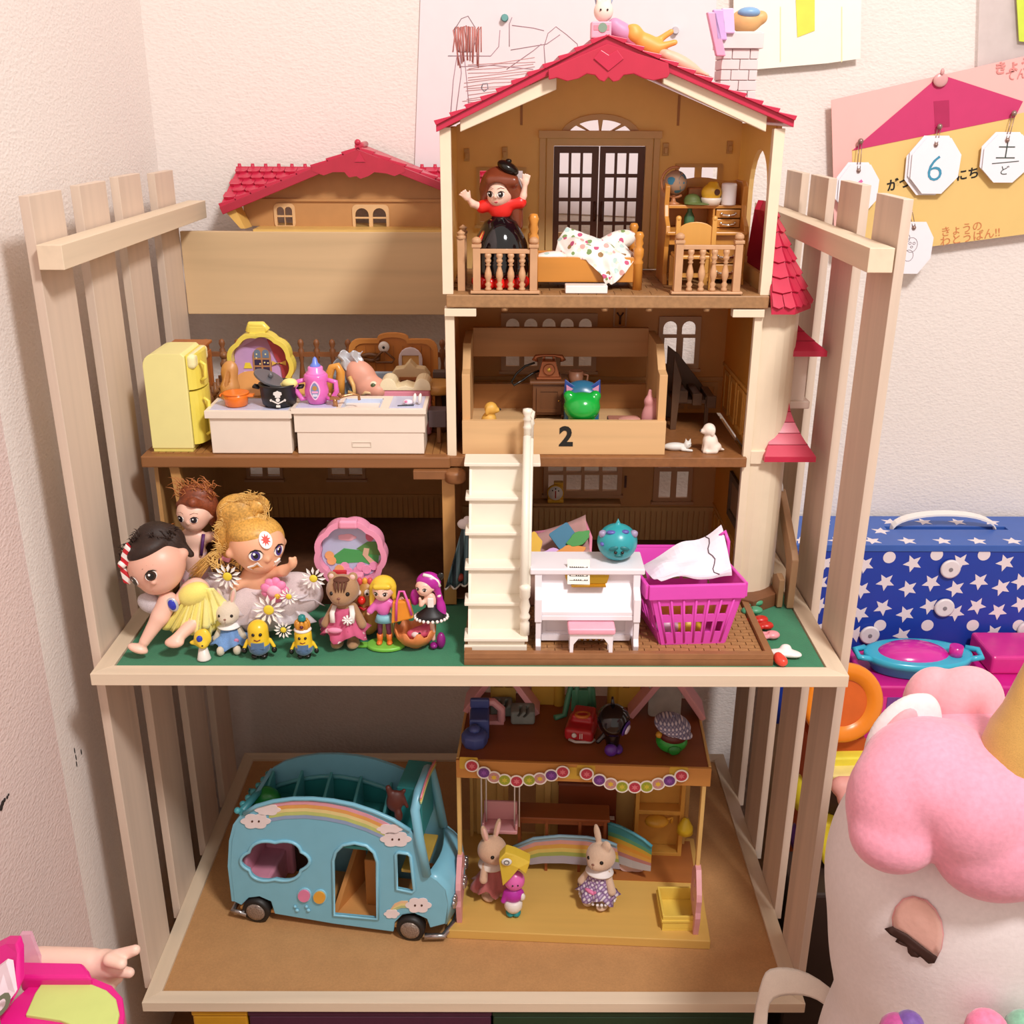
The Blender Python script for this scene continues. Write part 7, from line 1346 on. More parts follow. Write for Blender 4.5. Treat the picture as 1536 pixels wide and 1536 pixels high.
for q in(-1,1):b=B(M('#7A2E58',.5));b.cyl((hc.x+q*.35,y,zw-.2),(hc.x+q*.45,y,1.1),.27,.22,10);obj('leg',b,T);b=B(M('#D9702A',.4));b.cyl((hc.x+q*.45,y,1.35),(hc.x+q*.48,y,.4),.3,.28,10);b.sph((hc.x+q*.5,y-.25,.5),(.3,.45,.22),10,6);obj('boot',b,T)
bc=A(602,915,y-.8);b=B(M('#E8912A',.35));b.add([(bc.x-1.0,y-1,bc.z-1.4),(bc.x+1.15,y-1,bc.z-.8),(bc.x+.8,y-1,bc.z+1.0),(bc.x-.8,y-1,bc.z+.9),(bc.x-1.0,y-.1,bc.z-1.4),(bc.x+1.15,y-.1,bc.z-.8),(bc.x+.8,y-.3,bc.z+1.0),(bc.x-.8,y-.3,bc.z+.9)],[(0,1,2,3),(7,6,5,4),(0,4,5,1),(1,5,6,2),(2,6,7,3),(3,7,4,0)])
bg_=obj('bag',b,T,bev=.15);b=B(M('#E25AA8',.35));b.tube([(bc.x-.5,y-1.08,bc.z-1.0),(bc.x-.4,y-1.08,bc.z+.9),(bc.x-.1,y-.9,bc.z+2.0),(bc.x+.3,y-.9,bc.z+2.0),(bc.x+.7,y-1.08,bc.z+.9),(bc.x+1.0,y-1.08,bc.z-.4)],.13,6);obj('bag_strap',b,bg_)
# ---- purple haired figurine
y=5.4;hc=A(637,880,y);r=.85;T=thing('purple_hair_figure',(A(645,935,y).x,y,0),'figurine with magenta pigtails, white headband and black tutu','figurine')
headblob('head',hc,r,T,yaw=-20,h=.09);face(hc,r*.97,-22,T,eye='#3A2A1E',size=r*.24,gap=r*.4,dz=0,my=-.6*r,lips='#B0308A')
MG=M('#B5269A',.3,var=.08);blob('hair',[('e',hc+V((.35,.3,.4)),(1.15,.9,.95)),('c',hc+V((1.0,.2,.3)),hc+V((1.35,.2,-1.2)),.35,.3),('e',hc+V((1.5,.2,-2.4)),(.48,.42,1.1),(0,-5,0)),('c',hc+V((1.5,.2,-3.2)),hc+V((1.1,.2,-3.9)),.3,.15),('e',hc+V((-1.0,.4,-1.3)),(.45,.4,.85))],MG,T,h=.1)
b=B(WHITE);b.tube([hc+V((-.1,-.1,1.28)),hc+V((.6,-.2,1.15)),hc+V((1.2,-.1,.65)),hc+V((1.42,0,.05))],.17,8);b.sph(hc+V((1.32,.1,-.95)),.25,10,8);obj('headband',b,T);b=B(BLACK);b.sph(hc+V((1.45,.2,.9)),(.35,.15,.5),10,8,(0,30,0));obj('ear_bow',b,T)
xb=hc.x+.55;blob('body',[('e',(xb,y,hc.z-1.5),(.5,.42,.8)),('c',(xb-.3,y,hc.z-1.1),(xb-.9,y-.4,hc.z-1.7),.17,.15),('c',(xb-.9,y-.4,hc.z-1.7),(xb-1.0,y-.5,hc.z-1.0),.14,.13),('c',(xb,y,hc.z-2.4),(xb+.15,y,.9),.28,.22),('c',(hc.x,y,hc.z-.6),(xb,y,hc.z-1.0),.25,.25)],SKN,T,h=.08)
b=B(M('#1A1518',.5));b.lathe((xb,y,hc.z-3.1),[(1.55,0),(1.2,.35),(.5,.9),(.48,1.3)],24,sy=.8);s_=obj('tutu',b,T);b=B(WHITE)
for k in range(22):a_=2*math.pi*k/22;b.sph((xb+1.55*math.cos(a_),y+1.24*math.sin(a_),hc.z-3.15),.17,6,5)
obj('tutu_trim',b,s_,kind='stuff');b=B(WHITE);b.box(xb-.3,xb+.3,y-.5,y-.3,hc.z-2.0,hc.z-1.0);obj('bodice',b,T,bev=.1)
b=B(M('#8E1F7C',.3));b.sph((xb+.9,y-.2,.85),(.45,.45,.85),12,8);b.sph((xb+.2,y-.2,.3),(.4,.5,.3),10,8);obj('shoe',b,T)
# ---- cracked egg shell with pink creature
c=Zp(621,982,0);r=2.0;c=V((c.x,c.y+1.9,0));T=thing('egg_shell_bowl',c,'broken orange toy egg shell with jagged rim on the green felt','toy egg shell');b=B(M('#D9824A',.35));n=36;pf=[(0,0),(.8,.05),(1.4,.35),(1.85,.95),(2.05,1.6)]
vs=[];fs=[]
for i,(q,z)in enumerate(pf+[(1.95,1.65),(1.7,.95),(1.2,.4),(.0,.2)]):
 for k in range(n):a_=2*math.pi*k/n;zz_=z+(.38*(1 if k%4<2 else-.3)if i in(4,5)else 0)+.15;vs.append(c+V((q*math.cos(a_),q*math.sin(a_),zz_)))
for i in range(8):
 for k in range(n):l=(k+1)%n;fs.append((i*n+k,i*n+l,(i+1)*n+l,(i+1)*n+k))
b.add(vs,fs,True);b.lathe(c,[(.7,0),(.8,.2)],16);obj('shell',b,T)
cc=c+V((.6,-.1,1.5));T=thing('pink_creature',cc-V((0,0,.9)),'small pink and white toy creature lying in the egg shell','toy animal');blob('body',[('e',cc,(1.1,.7,.6),(0,-15,0)),('e',cc+V((.9,0,.55)),(.25,.15,.4),(0,30,0)),('e',cc+V((.4,.3,.7)),(.25,.15,.4),(0,-10,0)),('e',cc+V((-.8,0,-.2)),(.6,.5,.4))],M('#E0607E',.35),T,h=.09)
b=B(M('#F1E2E0',.4));b.sph(cc+V((-.3,-.35,-.1)),(.7,.45,.4),12,8);obj('belly',b,T);dots('eye',[cc+V((-.1,-.72,.2))],.13,BLACK,T)
# ================================================================= bottom shelf (z = -39.75)
ZB=-39.74
class Loc:
 def __init__(s,loc,rz):s.M=Matrix.Translation(V(loc))@Matrix.Rotation(math.radians(rz),4,'Z');s.I=s.M.inverted();s.R=s.I.to_3x3()
 def y(s,px,py,y):c=s.I@CAM;d=s.R@ray(px,py);return c+d*((y-c.y)/d.y)
 def z(s,px,py,z):c=s.I@CAM;d=s.R@ray(px,py);return c+d*((z-c.z)/d.z)
# ---- blue bus
bl=V((-16.8,11.0,ZB));BR=-9;Lb=Loc(bl,BR)
BUS=thing('toy_bus',bl,'light blue toy bus with cloud window, rainbow stickers and open teal upper deck','toy bus',(0,0,BR),world=False)
SKY=M('#7FBFD6',.3,var=.02);SKYD=M('#5FA9B4',.35,var=.02);TEAL=M('#2F8A8C',.4,var=.04);RIM=M('#8CCBE2',.28)
def P2(pts,y=0):return[(lambda p:(p.x,p.z))(Lb.y(px,py,y))for px,py in pts]
side=P2([(350,1352),(344,1300),(346,1262),(352,1238),(366,1220)])
side+=P2([(385,1209),(410,1202),(440,1198),(470,1198),(500,1201),(530,1207),(560,1217),(590,1230),(615,1246),(621,1252)])
side+=P2([(630,1256),(640,1310),(655,1322),(668,1335),(672,1358),(668,1386),(645,1392),(640,1378),(622,1370),(604,1372),(592,1384),(590,1398),(500,1386),(412,1371),(406,1352),(390,1345),(373,1347),(362,1358)])
cw=P2([(x*52+413,z*32+1291)for x,z in cloud(1,1,6,.14,48)]);dw_=P2([(501,1372),(500,1290),(504,1277),(515,1267),(532,1264),(550,1268),(561,1278),(566,1292),(567,1378)])
fw=P2([(597,1278),(612,1280),(622,1335),(620,1338),(595,1330)])
fw=P2([(595,1333),(594,1281),(598,1278),(612,1280),(616,1284),(622,1334),(619,1338)])
b=B(SKY);b.plate([side,cw,dw_,fw],(0,0,0),X_,Z_,-.45,0);sp=obj('side_panel',b,BUS,bev=.1)
W=8.6
b=B(SKY);b.plate([side],(0,W,0),X_,Z_,-.4,0);obj('far_side_panel',b,BUS)
for hole,nm in((cw,'cloud_window_frame'),(dw_,'door_frame'),(fw,'window_frame')):b=B(RIM);b.tube([(x,-.05,z)for x,z in hole],.2,6,closed=True);obj(nm,b,BUS)
xs=[p[0]for p in side];xl,xr=min(xs),max(xs);zbt=min(p[1]for p in side)
zr_=Lb.y(500,1200,0).z;zsill=Lb.y(352,1235,0).z
b=B(SKY);bk=P2([(350,1352),(344,1300),(346,1262),(352,1238),(366,1220)]);b.add([(x,y,z)for x,z in bk for y in(0,W)],[(2*i,2*i+1,2*i+3,2*i+2)for i in range(4)]);obj('rear_panel',b,BUS,solid=.4)
fp=P2([(621,1252),(630,1300),(640,1312),(655,1322),(668,1335),(672,1358),(668,1386)]);x0=fp[0][0]
def bow(x,z,v):return(x+.75*math.sin(math.pi*v)*min(1,max(0,(fp[0][1]-z)/4+.2)),W*v,z)
b=B(SKY);fr0=fp[2:];b.add([bow(x,z,v/8)for x,z in fr0 for v in range(9)],[(i*9+k,(i+1)*9+k,(i+1)*9+k+1,i*9+k+1)for i in range(len(fr0)-1)for k in range(8)],True);obj('bonnet',b,BUS,solid=.3)
# windscreen frame with rainbow arch
a0=Lb.y(628,1252,0);wz0=fp[2][1];wz1=Lb.y(640,1212,0).z+.4
b=B(SKY);arc=[bow(fp[2][0]-(1.0*t),wz0+(wz1-wz0)*t,0)for t in(0,.5,1)]
b.tube([bow(fp[2][0],wz0,0),bow(fp[2][0]-.7,(wz0+wz1)/2,.0),bow(fp[2][0]-1.2,wz1-1.2,.05),bow(fp[2][0]-1.2,wz1,.25),bow(fp[2][0]-1.0,wz1+.5,.5),bow(fp[2][0]-1.2,wz1,.75),bow(fp[2][0]-1.2,wz1-1.2,.95),bow(fp[2][0]-.7,(wz0+wz1)/2,1),bow(fp[2][0],wz0,1)],.55,8);wf_=obj('windscreen_frame',b,BUS)
for i,cc in enumerate(('#E48FA0','#E8A65A','#E9D68A','#A9C78A')):
 b=B(M(cc,.4));b.tube([V(bow(fp[2][0]-1.0,wz1+.1+math.sin(math.pi*v)*.6-.22*i,.08+.84*v))+V((.42,0,.15))for v in[k/10 for k in range(11)]],.11,6);obj('rainbow_band',b,wf_)
b=B(M('#C9A44A',.3,alpha=.9));b.box(fp[2][0]-3.2,fp[2][0]-.4,1,W-1,wz0-.9,wz0-.5);obj('dashboard',b,BUS,bev=.1)
b=B(BLACK);c=V((fp[2][0]-1.6,2.6,wz0+.6));b.tube([c+V((.3*math.sin(t),math.cos(t)*1.0,math.sin(t)*.9))for t in[2*math.pi*i/16 for i in range(16)]],.16,8,closed=True);b.cyl(c,c+V((.8,0,-.8)),.15);obj('steering_wheel',b,BUS)
# upper deck: floor, curved far rim, seat dividers
ztp=Lb.y(480,1198,0).z
b=B(TEAL);b.box(xl+1.2,fp[0][0]-.2,.3,W-.3,zsill-2.0,zsill-1.6);obj('upper_deck',b,BUS)
far=[(375,1207),(395,1190),(420,1177),(450,1169),(480,1165),(510,1165),(545,1171),(575,1181),(605,1197),(628,1216)]
pf=[Lb.y(px,py,W-.2)for px,py in far];b=B(TEAL);b.plate([[(p.x,p.z)for p in pf]+[(pf[-1].x,zsill-1.8),(pf[0].x,zsill-1.8)]],(0,W-.2,0),X_,Z_,-.35,0);obj('deck_back',b,BUS,bev=.1)
b=B(SKYD);b.tube(pf,.28,8);obj('deck_rim',b,BUS)
b=B(SKY);nr=[Lb.y(px,py,-.02)for px,py in((366,1220),(385,1209),(410,1202),(440,1198),(470,1198),(500,1201),(530,1207),(560,1217),(590,1230),(615,1246))];b.tube(nr,.26,8);obj('side_rim',b,BUS)
for i in range(5):
 x=pf[1].x+1.5+(pf[-2].x-pf[1].x-1.5)*i/4.4;z1=zsill-1.8+2.3+1.2*math.sin(math.pi*(i+1)/6)
 b=B(M('#4E9FA6',.35));b.plate([[(W*.42,zsill-1.7),(W-.5,zsill-1.7),(W-.5,z1+.6),(W*.8,z1+.2),(W*.5,z1-1.2)]],(x,0,0),Y_,Z_,0,.35);obj('seat_divider',b,BUS,bev=.1)
b=B(M('#1E8A3C',.35));c=Lb.y(398,1196,W*.6);b.sph((c.x,W*.6,zsill-.3),(1.9,1.4,1.6),16,10);obj('green_cushion',b,BUS)
b=B(TEAL);b.box(pf[-1].x-1.0,fp[0][0]+.2,W*.35,W-.2,zsill-1.8,wz1-.3);obj('front_bulkhead',b,BUS,bev=.12)
# knobbly frill on the rear left edge
b=B(M('#3E8E98',.4));q0,q1=Lb.y(362,1218,0),Lb.y(408,1163,W);
d=(q1-q0);b.tube([q0,q1],.45,8);fr_=obj('rear_rail',b,BUS)
for i in range(7):b=B(M('#4AA0AA',.4));p=q0.lerp(q1,i/6)+V((-.45,0,.15));b.sph(p,.38,10,8);obj('rail_knob',b,fr_)
# lower deck interior
b=B(M('#D79A5A',.45,'wood',ax='x',var=.05));b.box(xl+.6,fp[2][0]-.5,.4,W-.5,zbt+.35,zbt+.75);obj('lower_deck',b,BUS)
c=Lb.y(413,1300,2.5);b=B(M('#D98FA6',.45));b.box(xl+.7,c.x-.2,1.0,W-.6,zbt+.8,c.z-.6);b.box(xl+.6,xl+1.6,1.0,W-.6,zbt+.8,c.z+1.8);b.box(xl+1.6,c.x+.6,W-2.2,W-.6,zbt+.8,c.z+1.6);obj('pink_seat',b,BUS,bev=.35,seg=3)
b=B(M('#3A2520',.5));b.box(c.x+.6,c.x+3.6,W-1.4,W-.5,zbt+.8,c.z+1.8);obj('dark_cupboard',b,BUS)
c=Lb.y(520,1320,2.5);b=B(M('#C98546',.45,'wood',ax='y',var=.06));b.add([(c.x-1.4,1.2,zbt+.75),(c.x-.9,1.2,zbt+.75),(c.x+.6,W-1,c.z+3.0),(c.x+.2,W-1,c.z+3.0),(c.x+.4,W-1,zbt+.75),(c.x+.9,W-1,zbt+.75)],[(0,1,2,3),(0,3,4),(1,5,2),(3,2,5,4)]);obj('stair_side',b,BUS,solid=.15)
b=B(M('#B97838',.45));b.box(Lb.y(548,1330,3).x,Lb.y(575,1330,3).x,3,W-.6,zbt+.75,Lb.y(550,1290,3).z);obj('driver_bulkhead',b,BUS,bev=.15)
# stickers
def sticker(pts,col,nm='sticker',t=(0.0,.06),par=sp):b=B(M(col,.4));b.plate([P2(pts)],(0,0,0),X_,Z_,t[0],t[1]);return obj(nm,b,par)
cols=['#E3A3B2','#E6A85E','#EAD795','#C2CE7C','#93A9CC']
topc=[(405,1206),(430,1202),(460,1201),(490,1204),(520,1210),(550,1220),(575,1231),(590,1239)]
for i,cc in enumerate(cols):
 up=[(x-i*.4,z+i*5.2+(.0))for x,z in topc];dn=[(x,z+5.4)for x,z in up][::-1];sticker(up+dn,cc,'rainbow_band')
def cl(px,py,w,h):return[(px+x,py+z)for x,z in cloud(w,h,6,.2,36)]
for px,py,w,h,lb in((384,1231,23,12,1),(402,1214,20,9,0),(594,1258,24,12,1),(585,1243,20,8,0),(628,1357,20,12,1),(588,1370,12,7,0)):
 s_=sticker(cl(px,py,w,h),'#F1E3E4','cloud_sticker',(.06,.12))
 if lb:
  for dx in(-5,5):b=B(DKBR);b.plate([P2([(px+dx+1.6*math.cos(t),py+1.6*math.sin(t))for t in[2*math.pi*k/8 for k in range(8)]])],(0,0,0),X_,Z_,.12,.16);obj('eye_dot',b,s_)
for i,cc in enumerate(('#EBC39A','#EAD795','#B9C98A')):up=[(586+i*1.5,1363+i*.5),(592+i,1355+i*3),(602,1351+i*3.5),(612,1351+i*3.5)];sticker(up+[(x,z+3.5)for x,z in up][::-1],cc,'rainbow_band')
for px,col in((457,'#E486AE'),(480,'#E5A943')):
 s_=sticker([(px+10.5*math.cos(t),1342+(px-457)*.1+10.5*math.sin(t))for t in[2*math.pi*k/20 for k in range(20)]],'#9AD2E4','lamp_ring',(0,.15));b=B(M(col,.35));b.plate([P2([(px+9*math.cos(t),1342+(px-457)*.1+9*math.sin(t))for t in[2*math.pi*k/20 for k in range(20)]])],(0,0,0),X_,Z_,.15,.28);obj('lamp_disc',b,sp)
for px in(444,461):
 b=B(RIM);c=Lb.y(px,1363,-.1);b.sph(c+V((-.1,0,.25)),(.2,.15,.2),8,6);b.sph(c+V((.1,0,-.25)),(.25,.15,.22),8,6);obj('embossed_bow',b,sp)
# wheels
for(px,py)in((383,1363),(615,1394)):
 for y0_,o_ in((-.35,1),(W-1.2,0)):
  c=Lb.y(px,py,-.3);r=1.62;c=V((c.x,y0_,r+.0));b=B(M('#1B1614',.5));b.lathe(c,[(r*.8,0),(r,.15),(r,1.2),(r*.9,1.4)],28,ax=(0,1,0));wh=obj('wheel',b,BUS)
  if o_:b=B(M('#9A8A80',.3,metal=.5,scale=900,var=.5));b.lathe(c+V((0,-.1,0)),[(0,-.12),(r*.4,-.1),(r*.66,.0),(r*.72,.15)],24,ax=(0,1,0));obj('hub_cap',b,wh,label='glittery silver hub cap')
CM=M('#B9B4B6',.18,metal=.9)
c=Lb.y(668,1392,0);b=B(CM);b.tube([V((fp[-1][0]-2.4,-.2,.9)),V(bow(fp[-1][0]-.35,.9,.02)),V(bow(fp[-1][0]-.1,1.0,.3)),V(bow(fp[-1][0]-.1,1.0,.7)),V(bow(fp[-1][0]-.2,1.0,1))],.36,8);obj('bumper',b,BUS,label='silver bumper')
for v in(.12,.5,.88):
 b=B(CM);p=V(bow(fp[5][0]+.15,fp[5][1]-.2,v))
 for k in range(6):b.sph(p+V((.1,.5*math.cos(k),.5*math.sin(k)+.0)),(.28,.35,.35),8,6)
 b.sph(p,(.45,.5,.5),12,8);obj('headlamp',b,BUS)
b=B(CM);b.tube([V((xl+1.6,-.15,1.0)),V((xl-.1,-.1,1.2)),V((xl-.3,W/2,1.2)),V((xl-.1,W,1.2))],.33,8);obj('bumper',b,BUS,label='silver rear bumper')
# brown bear-like toy hanging over the deck
c=Lb.y(590,1212,-.2);T=thing('brown_toy_animal',(Lb.M@V((c.x,.3,c.z-2))),'dark reddish brown toy animal peeking over the open deck of the blue bus','toy animal',world=True);cw_=Lb.M@V((c.x,.5,c.z))
blob('body',[('e',cw_+V((0,.3,.2)),(.95,.7,1.3),(0,12,0)),('c',cw_+V((-.5,.3,1.2)),cw_+V((-.7,.3,1.9)),.35,.3),('c',cw_+V((.6,.3,1.0)),cw_+V((1.0,.2,1.6)),.3,.22),('e',cw_+V((.35,-.1,-1.4)),(.45,.45,.8)),('c',cw_+V((.9,.2,.6)),cw_+V((1.3,.1,-.4)),.22,.18)],M('#4E1F16',.5,var=.15),T,h=.12)
# ---- kindergarten
kl=V((-3.42,9.73,ZB));KR=-3.2;Lk=Loc(kl,KR)
KG=thing('toy_kindergarten',kl,'cream toy kindergarten with brown roof terrace, castle walls and swing, right of the bus','toy building',(0,0,KR),world=False)
KC=M('#DDB56E',.45,var=.04);KY=M('#D9AE5C',.5,'wood',ax='x',var=.04);KP=M('#E0A0A4',.4,var=.02);KBW=M('#8A4A24',.5,'wood',ax='x',var=.1)
KW_=29.8
b=B(KY);b.box(0,KW_,0,18,0,1.2);obj('base',b,KG,bev=.1)
b=B(M('#A9652F',.55,'wood',ax='x',var=.08));b.box(19.2,KW_-.6,9.5,17.2,1.2,1.32);obj('mat',b,KG)
dk=Lk.y(860,1146,3.0).z;dkb=Lk.y(860,1172,3.0).z;x0k,x1k=Lk.y(684,1140,3).x,Lk.y(1067,1158,3).x
b=B(KBW);b.box(x0k+.3,x1k-.3,3.2,17.5,dk-.5,dk);obj('roof_deck',b,KG)
b=B(M('#C98A44',.45,'wood',ax='x',var=.05));b.box(x0k,x1k,2.9,3.3,dkb,dk+.02);obj('deck_fascia',b,KG,bev=.06)
for x in(x0k,x1k-.3):b=B(KC);b.box(x,x+.3,3.3,17.6,dk-1.2,dk+.12);obj('deck_edge',b,KG,bev=.05)
for x in(x0k+.0,x1k-.85):
 b=B(KC);b.box(x,x+.45,3.0,4.0,1.2,dkb+.1);obj('post',b,KG,bev=.08)
 b=B(KC);b.box(x+.1,x+.5,16.6,17.5,1.2,dk-.5);obj('post',b,KG,bev=.08)
b=B(KC);zt1=dk-.5
hol=[rect(5,9.6,5,13.5),]
b.plate([rect(x0k,x1k,1.2,zt1)]+[rect(6.0,9.5,1.3,14),rect(12.4,15,6,13)],(0,17.6,0),X_,Z_,-.3,0);obj('back_wall',b,KG)
for x in(2.0,4.6,10.6,16.4,18.4):b=B(KC);b.box(x,x+.8,17.1,17.55,1.25,zt1-.1);obj('pilaster',b,KG,bev=.06)
b=B(M('#D9A24A',.4));sb0=Lk.y(948,1290,15);b.plate([rect(sb0.x,x1k-1.0,1.3,13.5),rect(sb0.x+.5,x1k-1.5,8,13),rect(sb0.x+.5,x1k-1.5,1.8,7.4)],(0,14.2,0),X_,Z_,-1.6,0);b.box(sb0.x,x1k-1,15.85,16.3,1.3,13.5);obj('shelf_unit',b,KG,bev=.05)
# swing
for px in(722,772):
 for dy_ in(0,.9):
  p1=Lk.y(px+dy_*8,1180,9+dy_);p0=Lk.y(px+2+dy_*8,1240,9+dy_);b=B(WHITE);b.cyl((p1.x,9+dy_,dkb),(p1.x,9+dy_,p0.z),.09,n=6);obj('swing_rope',b,KG)
c=Lk.y(750,1240,9);b=B(KP);b.box(c.x-2.1,c.x+2.1,8.2,10.6,c.z-.5,c.z);b.box(c.x-2.0,c.x+2.0,10.3,10.7,c.z,c.z+2.6);b.box(c.x-2.1,c.x-1.8,8.3,10.5,c.z,c.z+.9);b.box(c.x+1.8,c.x+2.1,8.3,10.5,c.z,c.z+.9);obj('swing_seat',b,KG,bev=.25,seg=3)
# cloud shaped side gates
for nm,xx,ya,yb_,top_ in(('L',x0k-.05,1.2,5.0,9.4),('R',x1k-.9,.9,4.6,9.2)):
 pts=[(ya,1.2),(ya+.8,1.2),(ya+1.2,3.0),(yb_,3.2)]+[(yb_-.2+.9*math.cos(t),4.4+1.2*math.sin(t))for t in(-.6,0,.6)]+[(yb_-.3+.9*math.cos(t),6.5+1.2*math.sin(t))for t in(-.5,.2,.9)]+[((ya+yb_)/2+1.2*math.cos(t),top_-1.2+1.2*math.sin(t))for t in(.3,1.2,2.0,2.8)]+[(ya+.2+.9*math.cos(t),6.2+1.2*math.sin(t))for t in(2.3,3.0,3.7)]+[(ya+.0+.7*math.cos(t),4.0+1.1*math.sin(t))for t in(2.4,3.1,3.8)]
 b=B(KP);b.plate([pts,circ(.55,12,((ya+yb_)/2,7.0)),circ(.45,12,((ya+yb_)/2,4.9))],(xx,0,0),Y_,Z_,0,.6);obj('cloud_gate',b,KG,bev=.12)
# garlands
def garland(pts,label,cols_):
 c0=Lk.y(*pts[0],2.6);T=thing('paper_garland',Lk.M@V((c0.x+5,2.7,dkb-1)),label,'garland',(0,0,KR),world=False,group='paper rosette garlands');base_=V((c0.x+5,2.7,dkb-1));R_=.68
 for i,(px,py)in enumerate(pts):
  c=Lk.y(px,py,2.66)-base_;col,inn=cols_[i];c=V((c.x,-.14-.012*(i%2),c.z));b=B(M('#EFE6DC',.6));b.plate([circ(R_*1.15,20)],c,X_,Z_,-.03,.03);d_=obj('rosette',b,T);b=B(M(col,.6));b.plate([circ(R_*.9,18)],c,X_,Z_,.03,.06);b.use(M(inn,.6)).plate([star(R_*.55,R_*.28,6)],c,X_,Z_,.06,.08);obj('rosette_print',b,d_)
rc={'r':('#B8384A','#D9707A'),'p':('#6E3A82','#8E50A2'),'k':('#C08A86','#E0B93C'),'g':('#9AA22E','#C9B83A')}
garland([(708,1148),(726,1158),(741,1165),(757,1169),(775,1171),(794,1169),(810,1167),(827,1162),(844,1157)],'left paper garland of nine coloured rosettes along the kindergarten roof edge',[rc[c]for c in 'rpkgrgkpr'])
garland([(880,1160),(899,1169),(916,1175),(933,1179),(952,1180),(970,1179),(987,1175),(1004,1170),(1022,1163)],'right paper garland of nine coloured rosettes along the kindergarten roof edge',[rc[c]for c in 'rpkgrgkpr'])
for i,(px,py)in enumerate(((703,1143),(858,1158),(879,1155),(1018,1158))):
 c=Lk.y(px,py,2.85);b=B(M('#D2A93C',.5));b.plate([rrect(-1.0,1.0,-.9,.6,.15)],V((c.x,2.87,c.z)),X_,Z_,-.02,.03);obj('tape',b,KG)
# roof things: world frame helper on the deck
zdk=kl.z+dk
def K(px,py,y,z=None):
 q=Lk.M@V((Lk.y(px,py,y).x,y,Lk.y(px,py,y).z))
 if z is not None:q.z=z
 return q
# pink pitched roof frames, castle walls as parts of the building
for(l_,t_,r_,nm)in(((698,1090),(728,1010),(806,1087),'left'),((945,1092),(985,1005),(1054,1098),'right')):
 yl=12.5;L0,T0,R0_=[Lk.y(p[0],p[1],yl)for p in(l_,t_,r_)]
 pk=V(((L0.x+R0_.x)/2,yl,dk+6.4));L0.z=dk+.1;R0_.z=dk+.1
 for a_,c_ in((L0,pk),(R0_,pk)):
  d=(c_-a_);w_=V((-d.z,0,d.x)).normalized()*.35;b=B(KP);q=[a_-w_,a_+w_,c_+w_,c_-w_];b.add(q+[p+V((0,4.2,0))for p in q],[(3,2,1,0),(4,5,6,7),(0,1,5,4),(1,2,6,5),(2,3,7,6),(3,0,4,7)]);rs_=obj('pink_roof_side',b,KG,bev=.1)
 b=B(M('#D9B45A',.4)if nm=='left' else M('#A8A49C',.8,var=.15));xm=(L0.x+R0_.x)/2
 if nm=='left':b.plate([rect(xm-1.4,xm+1.6,dk+.1,dk+5),rect(xm-1.0,xm+.1,dk+2.4,dk+4.6),rect(xm+.3,xm+1.2,dk+2.4,dk+4.6)],(0,15,0),X_,Z_,0,.4);obj('window_board',b,KG)
 else:b.plate([rrect(xm-2.2,xm+1.6,dk+.1,dk+5.0,.5)],(0,13.5,0),X_,Z_,0,.5);obj('grey_panel',b,KG,bev=.1)
for(pxa,pxb,pyb)in((797,838,1070),(918,958,1076)):
 a_,c_=Lk.y(pxa,pyb,15.5),Lk.y(pxb,pyb,15.5);b=B(M('#C9A03C',.45));w_=c_.x-a_.x;top=dk+5.2;pts=[(a_.x,dk),(c_.x,dk),(c_.x,top)]
 for k in range(4):xk=c_.x-w_*k/4;pts+=[(xk-w_/8,top),(xk-w_/8,top-.45),(xk-w_/4,top-.45),(xk-w_/4,top)]
 b.plate([pts,arch(a_.x+w_*.35,a_.x+w_*.6,dk+2.6,dk+3.7)],(0,15.5,0),X_,Z_,0,.5);tx=c_.x if pxa<850 else a_.x;b.lathe((tx,15.3,dk),[(.7,0),(.7,5.4),(.85,5.5),(.85,6.1)],14);obj('castle_wall',b,KG,bev=.05)
# loose toys on the deck
def ktoy(name,label,cat,prims,mat,h=.12,k=.08):return blob(name,prims,mat,label=label,cat=cat,h=h,k=k)
c=K(712,1110,6.2,zdk);b=B(M('#46528E',.4,var=.05));
b.lathe(c,[(1.35,0),(1.5,.4),(1.5,1.3),(1.1,1.7),(.6,1.75)],8);T=thing('blue_toy_seat',c,'indigo blue toy seat standing at the left front corner of the roof terrace','toy');BC_=M('#46528E',.4,var=.05);obj('foot_rest',b,T,bev=.1);b=B(BC_);b.sph(c+V((0,.1,1.9)),(.7,.7,.5),8,6);obj('knob',b,T);b=B(BC_);b.box(c.x-.6,c.x+1.6,c.y+.8,c.y+3.6,zdk,zdk+2.6);obj('seat',b,T,bev=.2);b=B(BC_);b.box(c.x-.6,c.x+1.6,c.y+3.2,c.y+3.8,zdk+2.6,zdk+3.8);obj('backrest',b,T,bev=.2)
c=K(735,1092,10.5,zdk);b=B(KP);b.tube([c+V((-1.9,0,.4)),c+V((-1.9,0,2.0)),c+V((-1.1,0,2.9)),c+V((.4,0,2.9)),c+V((1.3,0,2.0)),c+V((1.3,0,.4))],.5,8);b.box(c.x-2.2,c.x+1.6,c.y-.3,c.y+1.2,zdk,zdk+.5);obj('pink_toy_arch',b,bev=.05,label='pink arched toy piece behind the indigo seat',cat='toy')
for px,py,y,s_,lb in((752,1075,13,1.0,'rough grey toy rock under the left pink roof frame'),(784,1082,11.5,1.1,'grooved grey toy rock in front of the left pink roof frame')):
 c=K(px,py,y,zdk);blob('toy_rock',[('b',c+V((0,0,.8*s_)),(1.0*s_,.8*s_,.5*s_),.3),('-b',c+V((-.2,-.6,1.5*s_)),(.12,1,.6),.02,(0,40,0)),('-b',c+V((.5,-.6,1.4*s_)),(.12,1,.6),.02,(0,40,0))],M('#7F8782',.8,var=.15),label=lb,cat='toy rock',h=.12)
